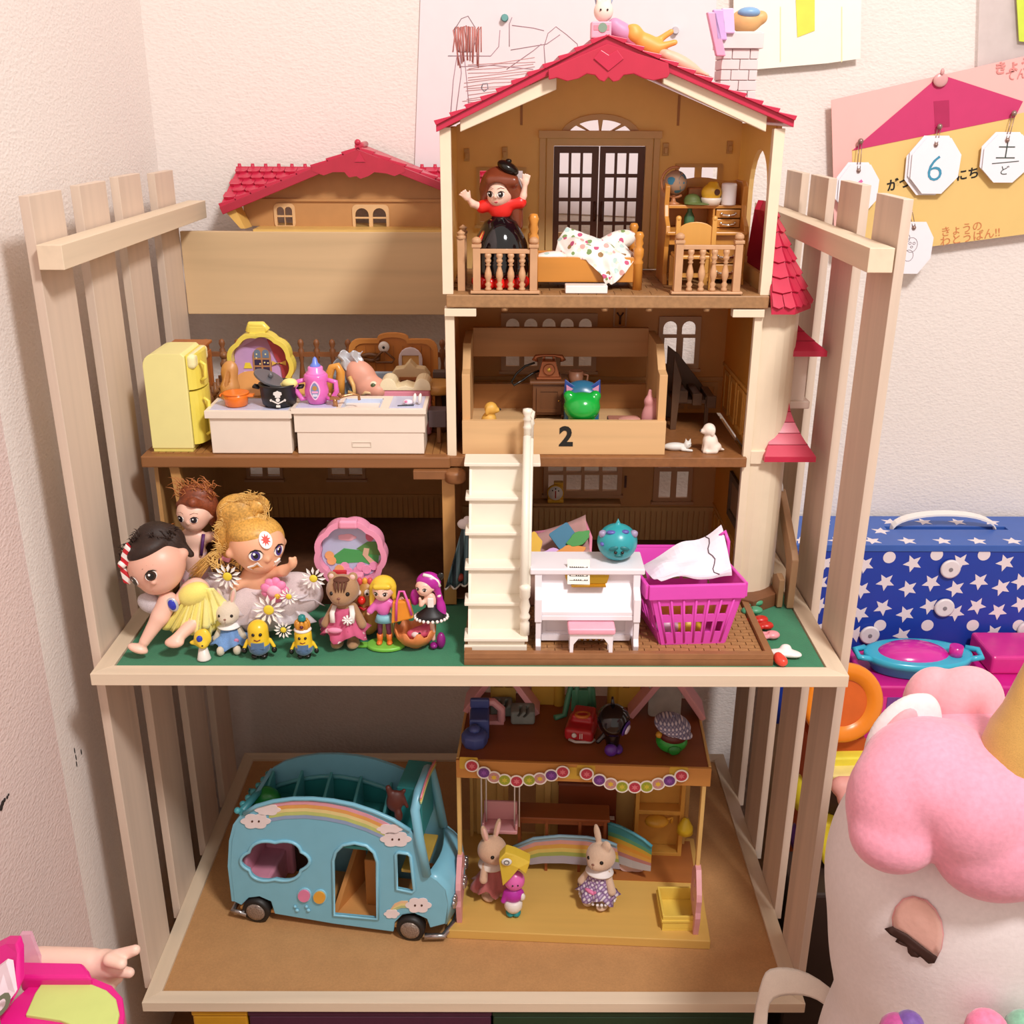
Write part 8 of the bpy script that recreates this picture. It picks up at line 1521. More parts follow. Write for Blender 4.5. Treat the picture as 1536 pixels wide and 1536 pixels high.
c=K(862,1065,13,zdk);T=thing('green_toy_frame',c,'sea green toy climbing frame between the castle walls','toy');GF=M('#4A8A6A',.4);b=B(GF);b.tube([c+V((-2.4,-1,.2)),c+V((-1.2,-.5,.3)),c+V((-.8,0,2.4)),c+V((-.4,.2,4.2)),c+V((1.0,.2,4.6)),c+V((2.0,.1,3.4)),c+V((2.2,0,1.0))],.35,8);obj('hoop',b,T);b=B(GF);b.box(c.x-.4,c.x+1.8,c.y-.2,c.y+.4,zdk+.6,zdk+3.4);obj('panel',b,T,bev=.06)
for xx_ in(.2,1.7):b=B(GF);b.tube([c+V((xx_,0,0)),c+V((xx_,0,5.2))],.3,8);obj('pole',b,T)
c=K(872,1108,8.5,zdk);T=thing('red_toy_car',c,'small red toy car with orange rings on top, on the roof terrace','toy car');CRD=M('#B3262C',.3)
blob('body',[('b',c+V((0,.3,1.0)),(1.2,1.5,.35),.45,(0,0,-14)),('b',c+V((.3,1.2,1.9)),(.9,.9,.4),.35,(0,0,-14))],CRD,T,h=.12)
for dx,dz in((-.95,1.15),(.85,1.05)):b=B(M('#D9CFC9',.3));b.lathe(c+V((dx,-1.45,dz)),[(.28,0),(.28,.25),(.15,.3)],12,ax=(0,-1,0));obj('headlight',b,T)
b=B(M('#D9CFC9',.3));[b.box(c.x-.35+.22*i,c.x-.25+.22*i,c.y-1.72,c.y-1.5,zdk+.75,zdk+1.4)for i in range(4)];obj('grille',b,T,kind='stuff');b=B(M('#C9BEB8',.3));b.tube([c+V((-1.5,-1.3,.45)),c+V((-.8,-1.75,.4)),c+V((.9,-1.75,.35)),c+V((1.4,-1.3,.4))],.16,8);obj('bumper',b,T)
for dx,dy_ in((-1.2,-.6),(1.2,-.6),(-1.1,1.4),(1.3,1.4)):b=B(BLACK);b.lathe(c+V((dx-.2,dy_,.5)),[(.5,0),(.5,.4)],16,ax=(1,0,0));obj('wheel',b,T)
b=B(M('#C9702A',.35));b.tube([c+V((.1+.75*math.cos(t),.4+.5*math.sin(t),2.55))for t in[2*math.pi*k/14 for k in range(14)]],.2,8,closed=True);obj('orange_ring',b,T)
c=K(918,1125,5.6,zdk);T=thing('black_ball_figure',c,'glossy black round-headed toy figure with purple shoes at the terrace front','toy figure');BKG=M('#0E0A12',.12,coat=.4);hz_=K(917,1080,5.6).z
b=B(BKG);b.sph((c.x,c.y,hz_),1.85,22,16);b.cyl((c.x-.1,c.y,hz_+1.6),(c.x-.2,c.y,hz_+2.9),.28,.12,8);obj('head',b,T)
blob('body',[('c',(c.x,c.y,hz_-1.6),(c.x,c.y,zdk+1.2),.9,.75),('c',(c.x-.8,c.y,zdk+2.4),(c.x-1.6,c.y-.2,zdk+1.5),.3,.3)],BKG,T,h=.12)
b=B(M('#5A2C8E',.3));b.sph((c.x-.2,c.y-.8,zdk+.75),(.75,.6,.75),12,8);b.sph((c.x+.6,c.y-.2,zdk+.5),(.6,.8,.5),12,8);obj('shoe',b,T)
b=B(M('#4A2A86',.3));b.lathe((c.x+1.3,c.y-1.0,hz_-.4),[(.0,.15),(.75,.12),(.95,0)],18,ax=(.8,-.5,-.2));b.use(M('#D9CFE4',.3)).lathe((c.x+1.45,c.y-1.12,hz_-.5),[(.0,.15),(.5,.12),(.6,0)],16,ax=(.8,-.5,-.2));obj('face_plate',b,T)
c=K(1006,1133,6.2,zdk);T=thing('green_cap_figure',c,'round green toy figure wearing a checked flat cap at the right of the terrace','toy figure');b=B(M('#2E9A3A',.3));b.sph(c+V((0,0,1.35)),(1.75,1.5,1.35),22,14);obj('body',b,T)
b=B(M('#5A1E1A',.4));b.sph(c+V((.1,-.2,2.2)),(1.6,1.4,.9),20,12);obj('face',b,T);b=B(M('#1F7A2C',.3));b.sph(c+V((.1,-1.45,1.0)),(.7,.25,.6),14,8);obj('belly',b,T)
b=B(M('#9A93A6',.7,'plaid',c2='#5C5A80',c3='#D9D2DA',scale=75));b.sph(c+V((.0,.1,3.3)),(2.1,1.8,.95),24,14,(12,14,0));b.sph(c+V((.9,-1.1,2.9)),(1.2,.8,.25),16,8,(20,12,0));b.cyl(c+V((0,.2,4.1)),c+V((0,.2,4.5)),.15);obj('checked_cap',b,T)
b=B(M('#C9922C',.4));b.sph(c+V((-1.5,-.5,2.4)),.4,10,8);obj('ear',b,T)
# inside furniture
def kbox(name,label,cat,lo,hi,mat,legs=None,top=None):
 T=thing(name,Lk.M@V(((lo[0]+hi[0])/2,(lo[1]+hi[1])/2,lo[2])),label,cat,(0,0,KR),world=False);o=V(((lo[0]+hi[0])/2,(lo[1]+hi[1])/2,lo[2]));return T,o
KWD=M('#8E4A22',.45,'wood',ax='x',var=.1)
a_,c_=Lk.y(772,1222,11),Lk.y(915,1222,11);T,o=kbox('toy_table','long reddish brown toy table inside the kindergarten','table',(a_.x,10.6,1.2),(c_.x,13.4,5),KWD);hx=(c_.x-a_.x)/2;ht=a_.z-1.2
b=B(KWD);b.box(-hx,hx,-1.4,1.6,ht-.4,ht);obj('table_top',b,T,bev=.1);b=B(KWD);b.box(-hx+.3,hx-.3,-1.1,-.9,ht-1.1,ht-.4);obj('apron',b,T)
for x in(-hx+.4,-hx*.35,hx*.35,hx-.7):
 for y_ in(-1.2,1.2):b=B(KWD);b.box(x,x+.35,y_-.15,y_+.15,0,ht-.4);obj('leg',b,T)
a_,c_=Lk.y(838,1180,15.6),Lk.y(926,1180,15.6);T,o=kbox('brown_toy_piano','reddish brown toy piano against the back wall of the kindergarten','piano',(a_.x,15.0,1.2),(c_.x,17,8),KWD);hx=(c_.x-a_.x)/2;ht=a_.z-1.2
b=B(M('#7E3A1E',.4,'wood',ax='x',var=.08));b.box(-hx,hx,0,.95,0,ht);b.box(-hx-.1,hx+.1,-.1,1.0,ht,ht+.25);b.box(-hx,hx,-1.0,0,ht*.45,ht*.45+.6);obj('case',b,T,bev=.08);b=B(WHITE);b.box(-hx+.2,hx-.2,-.95,-.3,ht*.45+.6,ht*.45+.7);k_=obj('keyboard',b,T)
b=B(BLACK);[b.box(-hx+.5+.42*i,-hx+.7+.42*i,-.7,-.3,ht*.45+.7,ht*.45+.8)for i in range(10)];obj('black_keys',b,k_,kind='stuff')
# rainbow bench panels, curved strip
def strip(name,label,pts_t,pts_b,y0_,y1_,bands,edge,cloud_at=None):
 m=len(pts_t);tt=[Lk.y(px,py,y0_+(y1_-y0_)*i/(m-1))for i,(px,py)in enumerate(pts_t)];bb_=[Lk.y(px,py,y0_+(y1_-y0_)*i/(m-1))for i,(px,py)in enumerate(pts_b)]
 for q in bb_:q.z=max(q.z,1.25)
 zmin=min(q.z for q in bb_);o=V((sum(q.x for q in tt)/m,(y0_+y1_)/2,zmin));T=thing(name,Lk.M@o,label,'toy slide panel',(0,0,KR),world=False);n=len(bands)
 for i,cc in enumerate(bands):
  b=B(M(cc,.4));vs=[]
  for a_,c_ in zip(tt,bb_):vs+=[a_.lerp(c_,i/n)-o,a_.lerp(c_,(i+1)/n)-o]
  vs+=[v+V((0,.35,0))for v in vs];k_=2*m;fs=[]
  for j in range(m-1):q=2*j;fs+=[(q,q+1,q+3,q+2),(q+k_,q+2+k_,q+3+k_,q+1+k_),(q,q+2,q+2+k_,q+k_),(q+1,q+1+k_,q+3+k_,q+3)]
  fs+=[(0,k_,k_+1,1),(k_-2,k_-1,2*k_-1,2*k_-2)]
  b.add(vs,fs);obj('colour_band',b,T)
 b=B(M(edge,.4));b.tube([q-o for q in tt],.2,6);obj('edge_rim',b,T)
 if cloud_at:b=B(M('#DDB9B2',.5));c=Lk.y(*cloud_at,y0_+.2)-o;b.plate([cloud(1.9,.75,6)],V((c.x,c.y-.35,c.z)),X_,Z_,-.1,.12);obj('cloud_print',b,T)
strip('rainbow_panel','curved pastel rainbow panel lying across the kindergarten floor',[(766,1272),(800,1258),(840,1254),(880,1256),(910,1262),(925,1268)],[(795,1297),(815,1295),(845,1295),(880,1298),(910,1302),(930,1304)],10.2,9.6,['#8FA6BC','#D59A92','#D7A24C','#D9C06A','#9CA85A','#A9A2B0','#A9A2B0'],'#8FB2C2')
strip('rainbow_panel','teal and yellow rainbow panel standing right of the checked dress rabbit',[(912,1234),(930,1240),(950,1250),(966,1260),(978,1270)],[(912,1290),(930,1296),(948,1302),(962,1305),(976,1307)],11.2,9.0,['#3F8E96','#3F8E96','#5E9A72','#C9A23C','#D9953A','#D9A24C','#B87A7A','#B9B4B8','#B9B4B8'],'#4E9FB0',(948,1297))
# yellow fruit toys on the right shelf
c=K(985,1232,13.8);b=B(M('#D9A032',.4));b.sph(c+V((0,0,0)),(1.5,1.0,.75),16,10);b.tube([c+V((1.2,0,.2)),c+V((1.9,0,.6)),c+V((1.8,0,-.2))],.2,6);obj('yellow_toy_kettle',b,label='orange yellow toy kettle on the kindergarten shelf',cat='toy')
c=K(1028,1238,13.6);b=B(M('#E0BE2C',.35));b.lathe(c+V((0,0,-1.0)),[(1.0,0),(.95,.8),(.4,1.9),(.0,2.1)],18);obj('yellow_toy_cone',b,label='yellow bell-shaped toy right of the toy kettle',cat='toy')
# rabbits and figure on the kindergarten floor
zf=kl.z+1.2
FURP=M('#CFA98C',.9,'flock',var=.07)
c=Zp(738,1352,zf);critter('rabbit_doll',(c.x,c.y+1.2,zf),30,1.42,'beige flocked rabbit in rose pink dress standing at the left, facing right',FURP,'rabbit',M('#B3605E',.7,'cloth',var=.12),yaw=5,sit=False,collar=M('#E3D5C8',.7),arms='fwd')
c=Zp(893,1362,zf);T,s,hz=critter('rabbit_doll',(c.x+.2,c.y+.6,zf),-28,1.42,'beige flocked rabbit with one folded ear in purple checked dress',M('#D3B49A',.9,'flock',var=.06),'flop',M('#B9A0C4',.7,'plaid',c2='#6A3F7A',c3='#E4DAE2',scale=60),yaw=-6,collar=M('#E9E2E0',.7),tilt=-6,arms='down')
b=B(M('#E07AA8',.5));b.sph((-.3,-1.5,2.5),(.8,.25,.25),10,6,(0,15,0));b.sph((.3,-1.5,2.6),(.4,.2,.2),10,6,(0,-25,0));obj('pink_ribbon',b,T)
b=B(M('#EDE6EA',.7))
for k in range(26):a_=2*math.pi*k/26;b.sph((2.1*math.cos(a_),1.9*math.sin(a_),1.3),.2,6,5)
obj('lace_hem',b,T,kind='stuff')
c=Zp(770,1378,zf);x,y=c.x,c.y+.6;T=thing('pink_face_figure',(x,y,zf),'small toy figure with pink face, yellow cloth on its head and teal boots','toy figure');zs=lambda py:A(770,py,y).z
b=B(M('#1F8A8C',.2));b.sph((x-.35,y,zf+.45),(.55,.75,.45),12,8);b.sph((x+.35,y,zf+.45),(.55,.75,.45),12,8);obj('boots',b,T,kind='stuff')
b=B(M('#E6DCD4',.4));b.lathe((x,y,zf+.8),[(.75,0),(1.05,.5),(1.05,1.3),(.8,1.5)],20);b.sph((x+1.0,y-.3,zf+2.9),(.38,.35,.5),10,8);obj('skirt',b,T)
blob('jacket',[('e',(x,y,zf+3.0),(1.05,.85,1.05)),('c',(x-.8,y,zf+3.2),(x-1.15,y-.3,zf+2.3),.35,.3),('c',(x+.8,y,zf+3.3),(x+1.05,y-.3,zf+2.9),.35,.3)],M('#B32CA0',.35),T,h=.1)
b=B(M('#E069B4',.3));b.sph((x+.1,y,zf+4.95),(1.2,1.0,1.25),18,12);hd_=obj('head',b,T);dots('eye',[(x-.1,y-1.0,zf+5.0),(x+.5,y-.95,zf+5.0)],.1,BLACK,T)
b=B(M('#D9B83C',.5));cl_=[A(748,1290,y-1.0),A(758,1279,y-.8),A(772,1283,y-.8),A(795,1294,y-1.0),A(789,1312,y-1.2),A(778,1304,y-1.3),A(766,1318,y-1.4),A(754,1330,y-1.2)]
b.add(cl_+[p+V((.1,1.4,.1))for p in cl_],[tuple(range(8))[::-1],tuple(range(8,16))]+[(i,(i+1)%8,(i+1)%8+8,i+8)for i in range(8)]);obj('yellow_head_cloth',b,T,bev=.12)
b=B(M('#E6E2DC',.5));b.sph(A(760,1293,y-1.2),(.6,.2,.5),12,8);o_e=obj('white_patch',b,T);b=B(M('#4A4A4E',.5));p=A(760,1294,y-1.45);b.tube([p+V((.28*math.cos(t),0,.28*math.sin(t)))for t in[2*math.pi*k/12 for k in range(12)]],.04,5,closed=True);obj('drawn_ring',b,T)
# yellow tray
a_,c_=Zp(993,1396,zf),Zp(1045,1390,zf);T=thing('yellow_tray',((a_.x+c_.x)/2,a_.y+2.5,zf),'small square yellow toy tray near the right gate of the kindergarten','tray');YTm=M('#EBCB5C',.35,var=.02);x0,x1,y0,y1=a_.x,c_.x+.1,a_.y,a_.y+5.0
b=B(YTm);b.box(x0,x1,y0,y1,zf,zf+.3);obj('bottom',b,T)
for bx_ in((x0,x1,y0,y0+.25),(x0,x1,y1-.25,y1),(x0,x0+.25,y0+.25,y1-.25),(x1-.25,x1,y0+.25,y1-.25)):b=B(YTm);b.box(*bx_,zf+.3,zf+2.0);obj('wall',b,T,bev=.06)
b=B(YTm);b.box(x0-.12,x1+.12,y0-.12,y0+.05,zf+1.2,zf+1.5);b.box(x0-.12,x0+.02,y0,y1,zf+1.2,zf+1.5);obj('rib',b,T,bev=.04)
# ================================================================= things on the roof
def on_roof(x):return roofz(x)+1.15
def W_(px,py,y):return A(px,py,y)
c=A(907,52,17);zr=54.95;T=thing('roof_box_figure',(c.x,17,zr),'pink open box with a small animal print standing on the roof ridge','toy');x0,x1=A(886,50,17).x,A(916,50,17).x;zt_=A(900,33,17).z
b=B(M('#E8A9BC',.4));b.box(x0,x1,16.2,18,zr-.35,zt_);obj('box',b,T,bev=.1);b=B(M('#D98C9C',.5));b.plate([rect(x0+.2,x1-.2,zr+.3,zt_-.3)],(0,16.2,0),X_,Z_,0,.04);b.use(M('#7F9A86',.5)).plate([circ(.4,12,((x0+x1)/2+.1,(zr+zt_)/2))],(0,16.2,0),X_,Z_,.04,.07);obj('print',b,T)
c=A(905,25,17.2);T=thing('roof_rabbit',(c.x,17.2,zt_),'tiny cream rabbit head with blue ears standing on the pink roof box','toy rabbit')
blob('body',[('e',(c.x,17.2,zt_+.85),(.85,.7,.85)),('e',(c.x-.5,17.3,zt_+2.0),(.2,.15,.8),(0,-12,0)),('e',(c.x+.5,17.3,zt_+2.0),(.2,.15,.8),(0,12,0))],M('#EBD2C4',.7),T,h=.09);dots('eye',[(c.x-.3,16.5,zt_+.95),(c.x+.3,16.5,zt_+.95)],.09,BLACK,T)
b=B(M('#A9C4E0',.5));b.tube([(c.x-.5,17.6,zt_+1.2),(c.x-.95,17.5,zt_+2.8)],.12,6);b.tube([(c.x+.5,17.6,zt_+1.2),(c.x+1.05,17.5,zt_+2.8)],.12,6);obj('ear_ribbon',b,T,kind='stuff')
def rt(name,label,cat,px,y,prims,mat,**k):
 x=A(px,80,y).x;z=on_roof(x)-.25;return blob(name,[(p[0],V((x,y,z))+V(p[1]))+((V((x,y,z))+V(p[2]),)if p[0]=='c' else(p[2],))+tuple(p[3:])for p in prims],mat,label=label,cat=cat,h=.12,**k)
rt('roof_plush','lilac round toy lying just right of the roof ridge','toy',930,17,[('e',(0,0,.9),(1.25,.8,.8),(0,25,0)),('s',(-.6,-.2,1.4),.55)],M('#C98FB4',.5))
rt('roof_plush','pink heart-like toy between the lilac and orange toys on the roof','toy',948,17,[('e',(0,0,.8),(.95,.7,.8),(0,25,0)),('s',(.35,-.2,1.2),.5)],M('#DB8FB0',.5))
rt('roof_animal','orange toy animal lying on its back on the right roof slope','toy animal',972,17,[('e',(0,0,.8),(1.7,.75,.85),(0,25,0)),('s',(-1.3,-.1,1.6),.8),('c',(.9,-.3,.6),(2.3,-.3,1.0),.32,.25),('c',(.6,.3,1.0),(2.0,.2,1.9),.3,.24),('e',(-1.5,-.3,2.2),(.5,.4,.25))],M('#E0A04A',.5))
rt('roof_animal','peach toy animal stretched on the roof below the orange one','toy animal',1020,17,[('e',(0,0,.6),(2.0,.6,.6),(0,25,0)),('s',(-1.8,0,1.5),.6),('c',(1.3,0,.0),(2.6,0,-.5),.25,.15)],M('#E3B49A',.5))
x=A(1058,110,17).x;b=B(M('#8A6A52',.5));b.tube([V((x-2.6,17,on_roof(x-2.6)+.6)),V((x-1.2,17,on_roof(x-1.2)+.7)),V((x,17,on_roof(x)+.2)),V((x+.7,17,on_roof(x+.7)+.15))],[.06,.07,.08,.16],6);obj('toy_twig',b,label='thin brown toy stick lying on the roof beside the chimney',cat='stick')
# things stuck in the chimney
cy2=26.5;zc_=zt if False else A(1100,47,25).z
x0,x1=A(1062,20,cy2).x,A(1130,20,cy2).x
for(p0,p1,w_,lb,col)in(((1068,18),(1082,84),.45,'flat pink toy bar leaning left of the chimney top','#DDA0C0'),((1078,14),(1083,60),.5,'lilac toy bar leaning beside the pink one on the chimney','#C9A6DC'),((1092,12),(1094,50),.55,'pale lilac toy panel standing on the left of the chimney top','#D5BCE4')):
 a_,c_=A(*p0,cy2-2.2),A(*p1,cy2-2.2);d=(c_-a_);b=B(M(col,.4));q=V((w_,0,0));vs=[a_-q,a_+q,c_+q,c_-q];vs+=[v+V((0,.9,0))for v in vs];b.add(vs,[(3,2,1,0),(4,5,6,7),(0,1,5,4),(1,2,6,5),(2,3,7,6),(3,0,4,7)]);obj('toy_bar',b,bev=.1,label=lb,cat='toy')
c=A(1118,46,cy2);z=zc_;T=thing('chimney_toy',(c.x,cy2,z),'tan ball-shaped toy with blue cap sitting on the chimney top','toy')
blob('body',[('e',(c.x,cy2,z+1.0),(1.5,1.2,1.1)),('s',(c.x+1.4,cy2-.2,z+1.3),.6),('s',(c.x-1.2,cy2-.2,z+.9),.5)],M('#D9A86E',.5),T,h=.13);b=B(M('#7FA6CC',.4));b.sph((c.x+.1,cy2-.6,z+1.7),(1.1,.9,.5),16,8);obj('blue_cap',b,T)
# ================================================================= paper on the wall
def poly_on(y,pts):return[(A(px,py,y).x,A(px,py,y).z)for px,py in pts]
T=thing('child_drawing',(A(760,130,51.7).x,51.7,A(760,250,51.7).z),'large white paper with pencil and red crayon scribbles pinned behind the dollhouse','drawing')
b=B(M('#E9DEE2',.8,var=.01));b.plate([poly_on(51.8,[(632,-40),(1075,-20),(1068,330),(620,310)])],(0,51.8,0),X_,Z_,0,.06);pg=obj('paper',b,T)
def stroke(pts,col,r=.05,par=None,nm='pencil_line',y=51.72):b=B(M(col,.8));b.tube([A(px,py,y)for px,py in pts],r,4);return obj(nm,b,par)
rr=random.Random(2);RDP='#C98078'
for i in range(13):x=682+i*3.2;stroke([(x+rr.uniform(-3,3)+(6-i)*.9,76-16*(1-((i-6)/7)**2)+30),(x-2,52+abs(i-6)*1.2-24+10),(x+rr.uniform(-2,2),40),(x+rr.uniform(-3,3),78)],RDP,.07,pg,'crayon_line')
stroke([(688,78),(682,60),(682,44),(692,28),(702,24),(712,40),(714,60),(708,78),(688,78)],'#8E7A80',.045,pg)
for pts in([(686,80),(680,120),(676,170)],[(690,82),(692,110),(684,168)],[(696,80),(700,120),(704,166)],[(680,84),(672,84),(736,84),(748,70),(750,45)],[(764,70),(764,36),(768,26)],[(818,100),(816,70),(822,50),(834,40),(850,52),(866,66),(868,78)],[(760,104),(800,76),(812,66)],[(766,75),(820,66),(840,52)],[(690,100),(740,98),(800,104)],[(768,38),(800,42),(816,46)]):stroke(pts,'#B08C96',.045,pg)
for i in range(16):y_=96+i*4.6;x0_=697+rr.uniform(-4,6);stroke([(x0_,y_+rr.uniform(-3,3)),(x0_+45,y_-3+rr.uniform(-3,3)),(min(830,x0_+100),y_-9+rr.uniform(-3,3))],'#D7A6A6',.045,pg,'crayon_line')
stroke([(722,132),(724,126),(731,125),(732,133),(726,137),(722,132)],'#7A7A86',.06,pg)
for px,py,col,lb in((757,27,'#6FA9A6','teal push pin at the top of the drawing'),(1013,46,'#CFC6CC','clear push pin at the right of the drawing')):b=B(M(col,.3));c=A(px,py,51.5);b.lathe(c,[(.3,-.2),(.45,0),(.2,.15),(.35,.5),(.35,.6)],12,ax=(0,-1,0));obj('push_pin',b,label=lb,cat='push pin')
T=thing('white_notice',(A(1200,60,51).x,51,A(1200,100,51).z),'glossy white sheet with yellow strip on the wall right of the chimney','paper')
b=B(M('#F3EFE4',.5,var=.01));q=poly_on(51,[(1100,-40),(1292,-40),(1290,88),(1240,95),(1135,104),(1100,100)]);b.plate([q],(0,50.9,0),X_,Z_,0,.06);obj('sheet',b,T)
b=B(M('#E9DE4E',.5));b.plate([poly_on(50.8,[(1192,-40),(1222,-40),(1222,46),(1196,56)])],(0,50.8,0),X_,Z_,0,.04);obj('yellow_strip',b,T)
for x_ in(1170,1262):b=B(M('#EDE3B0',.6));b.plate([poly_on(50.8,[(x_,10),(x_+1.5,10),(x_+1.5,92),(x_,94)])],(0,50.82,0),X_,Z_,0,.02);obj('yellow_line',b,T)
b=B(M('#CFE04A',.4));b.plate([poly_on(50.9,[(1522,-40),(1600,-40),(1600,70),(1528,62)])],(0,50.9,0),X_,Z_,0,.15);obj('lime_card',b,label='lime green card edge at the top right corner of the wall',cat='card')
b=B(M('#E6D9D8',.25,alpha=.4));b.plate([poly_on(51.3,[(1470,-40),(1600,-40),(1600,95),(1466,100)])],(0,51.3,0),X_,Z_,0,.05);obj('plastic_sleeve',b,label='see-through plastic sleeve behind the lime green card',cat='sleeve')
# calendar card
T=thing('wall_calendar',(A(1400,250,51).x,51,A(1400,370,51).z),'handmade pink and yellow wall calendar with a magenta paper roof','calendar');YW2=50.4
b=B(M('#F2B7B2',.7,var=.01));b.plate([poly_on(YW2,[(1247,150),(1600,70),(1600,342),(1280,382),(1252,384),(1250,270)])],(0,YW2,0),X_,Z_,-.1,0);cb_=obj('pink_board',b,T)
b=B(M('#E6C27A',.7,var=.01));b.plate([poly_on(YW2,[(1278,224),(1600,155),(1600,342),(1282,388),(1296,382),(1281,380)][:3]+[(1600,343),(1280,385)])],(0,YW2-.0,0),X_,Z_,0,.05);obj('yellow_sheet',b,T)
b=B(M('#C9306A',.6,var=.02));b.plate([poly_on(YW2,[(1278,226),(1411,112),(1534,152),(1522,176)])],(0,YW2,0),X_,Z_,.05,.1);obj('paper_roof',b,T)
b=B(M('#B02458',.3));b.plate([poly_on(YW2,[(1400,152),(1423,150),(1424,190),(1402,192)])],(0,YW2,0),X_,Z_,.1,.13);obj('tape',b,T)
XU=(A(1500,195,YW2)-A(1400,213,YW2)).normalized();XV=V((-XU.z,0,XU.x))
def hang(px,py,rx,ry,label,txt,col,sz,pin,layers=2):
 y=YW2-1.0;c=A(px,py,y);r=A(px+rx,py,y).x-c.x;T2=thing('hanging_tag',(c.x,y,c.z-r),label,'tag')
 oc=lambda k,dx=0,dz=0:[(c.x+dx+r*k*math.cos(math.radians(a)),c.z+dz+r*k*(ry/rx)*math.sin(math.radians(a)))for a in(20,62,118,160,205,248,292,338)]
 for i in range(layers)[::-1]:
  b=B(M('#EFEBF2',.7,var=.01));b.plate([oc(1.0,-.25*i,.25*i*(1 if i%2 else-.4))],(0,y+.25*i,0),X_,Z_,-.05,.05);sh=obj('card',b,T2)
 p=A(*pin,y-.15);b=B(M('#9C8078',.3,metal=.5));b.tube([p+V((-.2,.6,0)),A(px-1,py-ry*.72,y-.1)],.05,5);b.tube([p+V((.2,.6,0)),A(px+3,py-ry*.72,y-.1)],.05,5);b.sph(A(px+1,py-ry*.7,y-.1),.28,8,6);b.sph(p+V((0,.5,0)),.35,8,6);obj('hanger',b,T2,label='wire hanger and pin',kind='stuff')
 return T2,sh,c,y,r
T2,sh,c,y,r=hang(1403,248,39,44,'octagonal tag with a blue 6 in the middle of the calendar','6','',2,(1412,190),3)
text('6',M('#3F8FB0',.6),'number',sh,(c.x,y-.06,c.z-.5),X_,Z_,4.4,off=.02,bold=-.06)
T2,sh,c,y,r=hang(1510,237,38,38,'octagonal tag with a pencilled day sign at the right picture edge','','',2,(1524,170),2)
text('土',M('#3E4A44',.6),'day_sign',sh,(c.x-.2,y-.06,c.z+.8),X_,Z_,2.6,off=.02,bold=-.03);text('ど',M('#3E4A44',.6),'day_reading',sh,(c.x-.1,y-.06,c.z-1.5),X_,Z_,1.2,off=.02)
b=B(M('#3E4A44',.6));b.tube([(c.x-1.7,y-.08,c.z-.65),(c.x+1.5,y-.08,c.z-.35)],.05,5);obj('pencil_rule',b,sh)
T2,sh,c,y,r=hang(1287,284,32,40,'octagonal tag with a pink 6 half hidden behind the right slats','','',2,(1293,212),2)
text('6',M('#D86AA8',.6),'number',sh,(c.x,y-.06,c.z-.3),X_,Z_,3.8,off=.02)
T2,sh,c,y,r=hang(1370,371,30,42,'octagonal tag with a pencilled smiling creature below the calendar','','',2,(1366,305),1)
b=B(M('#8A7A80',.6));o_=lambda cx_,cz_,rx_,rz_:[(c.x+cx_+rx_*math.cos(t),y-.07,c.z+cz_+rz_*math.sin(t))for t in[2*math.pi*k/14 for k in range(14)]]
for(cx_,cz_,rx_,rz_)in((-.3,.3,.75,.9),(-.5,-1.0,.6,.7),(.9,.3,.6,.22),(.9,-.4,.6,.2),(-.9,1.1,.3,.45),(-.5,.5,.15,.15),(0,.5,.15,.15),(-.25,.05,.15,.12)):b.tube(o_(cx_,cz_,rx_,rz_),.03,4,closed=True)
obj('pencil_creature',b,sh,kind='stuff')
for(s_,px,py,sz,col)in(('がつ',1348,277,1.5,'#1A1410'),('にち',1451,262,1.45,'#1A1410'),('きょうの',1442,344,1.3,'#CF7F4E'),('わとうばん!!',1455,356,1.35,'#CF7F4E'),('きょう',1520,100,1.5,'#D98A86'),('てん',1524,113,1.3,'#D98A86')):
 p=A(px,py,YW2);text(s_,M(col,.7),'lettering',T,(p.x,YW2-.06,p.z),XU,XV,sz,bold=.035 if sz>1.4 else 0)
b=B(M('#D9A0A0',.3));c=A(1411,120,YW2-.4);b.sph(c,(.9,.25,.8),12,8);b.sph(c+V((0,-.2,.9)),(.25,.2,.4),8,6);obj('flower_magnet',b,label='small translucent pink flower pin at the top of the paper roof',cat='pin')
# wall marks
b=B(M('#241C1A',.8))
for px,py,r_ in((4,1205,.14),(7,1200,.1),(2,1211,.16),(11,1196,.08),(13,1192,.06)):c=A(px,py,-6);d=ray(px,py);c=CAM+d*((-39.95-CAM.x)/d.x);b.sph(c,(.05,r_*2,r_*2),6,5)
for px,py in((112,1126),(114,1136),(115,1146),(122,1128)):d=ray(px,py);c=CAM+d*((-39.97-CAM.x)/d.x);b.sph(c,(.04,.1,.35),6,5)
obj('pen_marks',b,label='small black pen marks scribbled on the left wall',cat='wall mark',kind='stuff')
# ================================================================= the right side
# ---- star box
yb=41.0;zt_=A(1300,817,yb).z;x0=A(1186,850,yb).x;x1=x0+36;zb_=zt_-27
T=thing('star_box',((x0+x1)/2,46,zb_),'blue storage box covered in white stars with a white carrying handle','storage box');SB=M('#1F3FA6',.35,var=.03)
b=B(SB);b.box(x0,x1,yb,51.2,zb_,zt_-.9);bd=obj('box',b,T,bev=.1)
LBm=M('#3A62B4',.4,var=.03)
hs0,hs1=Zp(1325,788,zt_).x,Zp(1505,788,zt_).x
b=B(LBm);b.plate([rect(x0-.1,x1+.1,yb-.15,51.3),rect(hs0,hs1,46.4,47.5)],(0,0,0),X_,Y_,zt_-.9,zt_);lid=obj('lid',b,T,bev=.05)
b=B(M('#6E5B4A',.6));b.box(hs0-.4,hs1+.4,46.2,47.7,zt_-1.2,zt_-.9);obj('slot_edge',b,lid)
b=B(WHITE);h0,h1=Zp(1335,790,zt_),Zp(1488,788,zt_);m=(h0+h1)/2;hh=2.6;w_=(h1.x-h0.x)/2;n=16;vs=[]
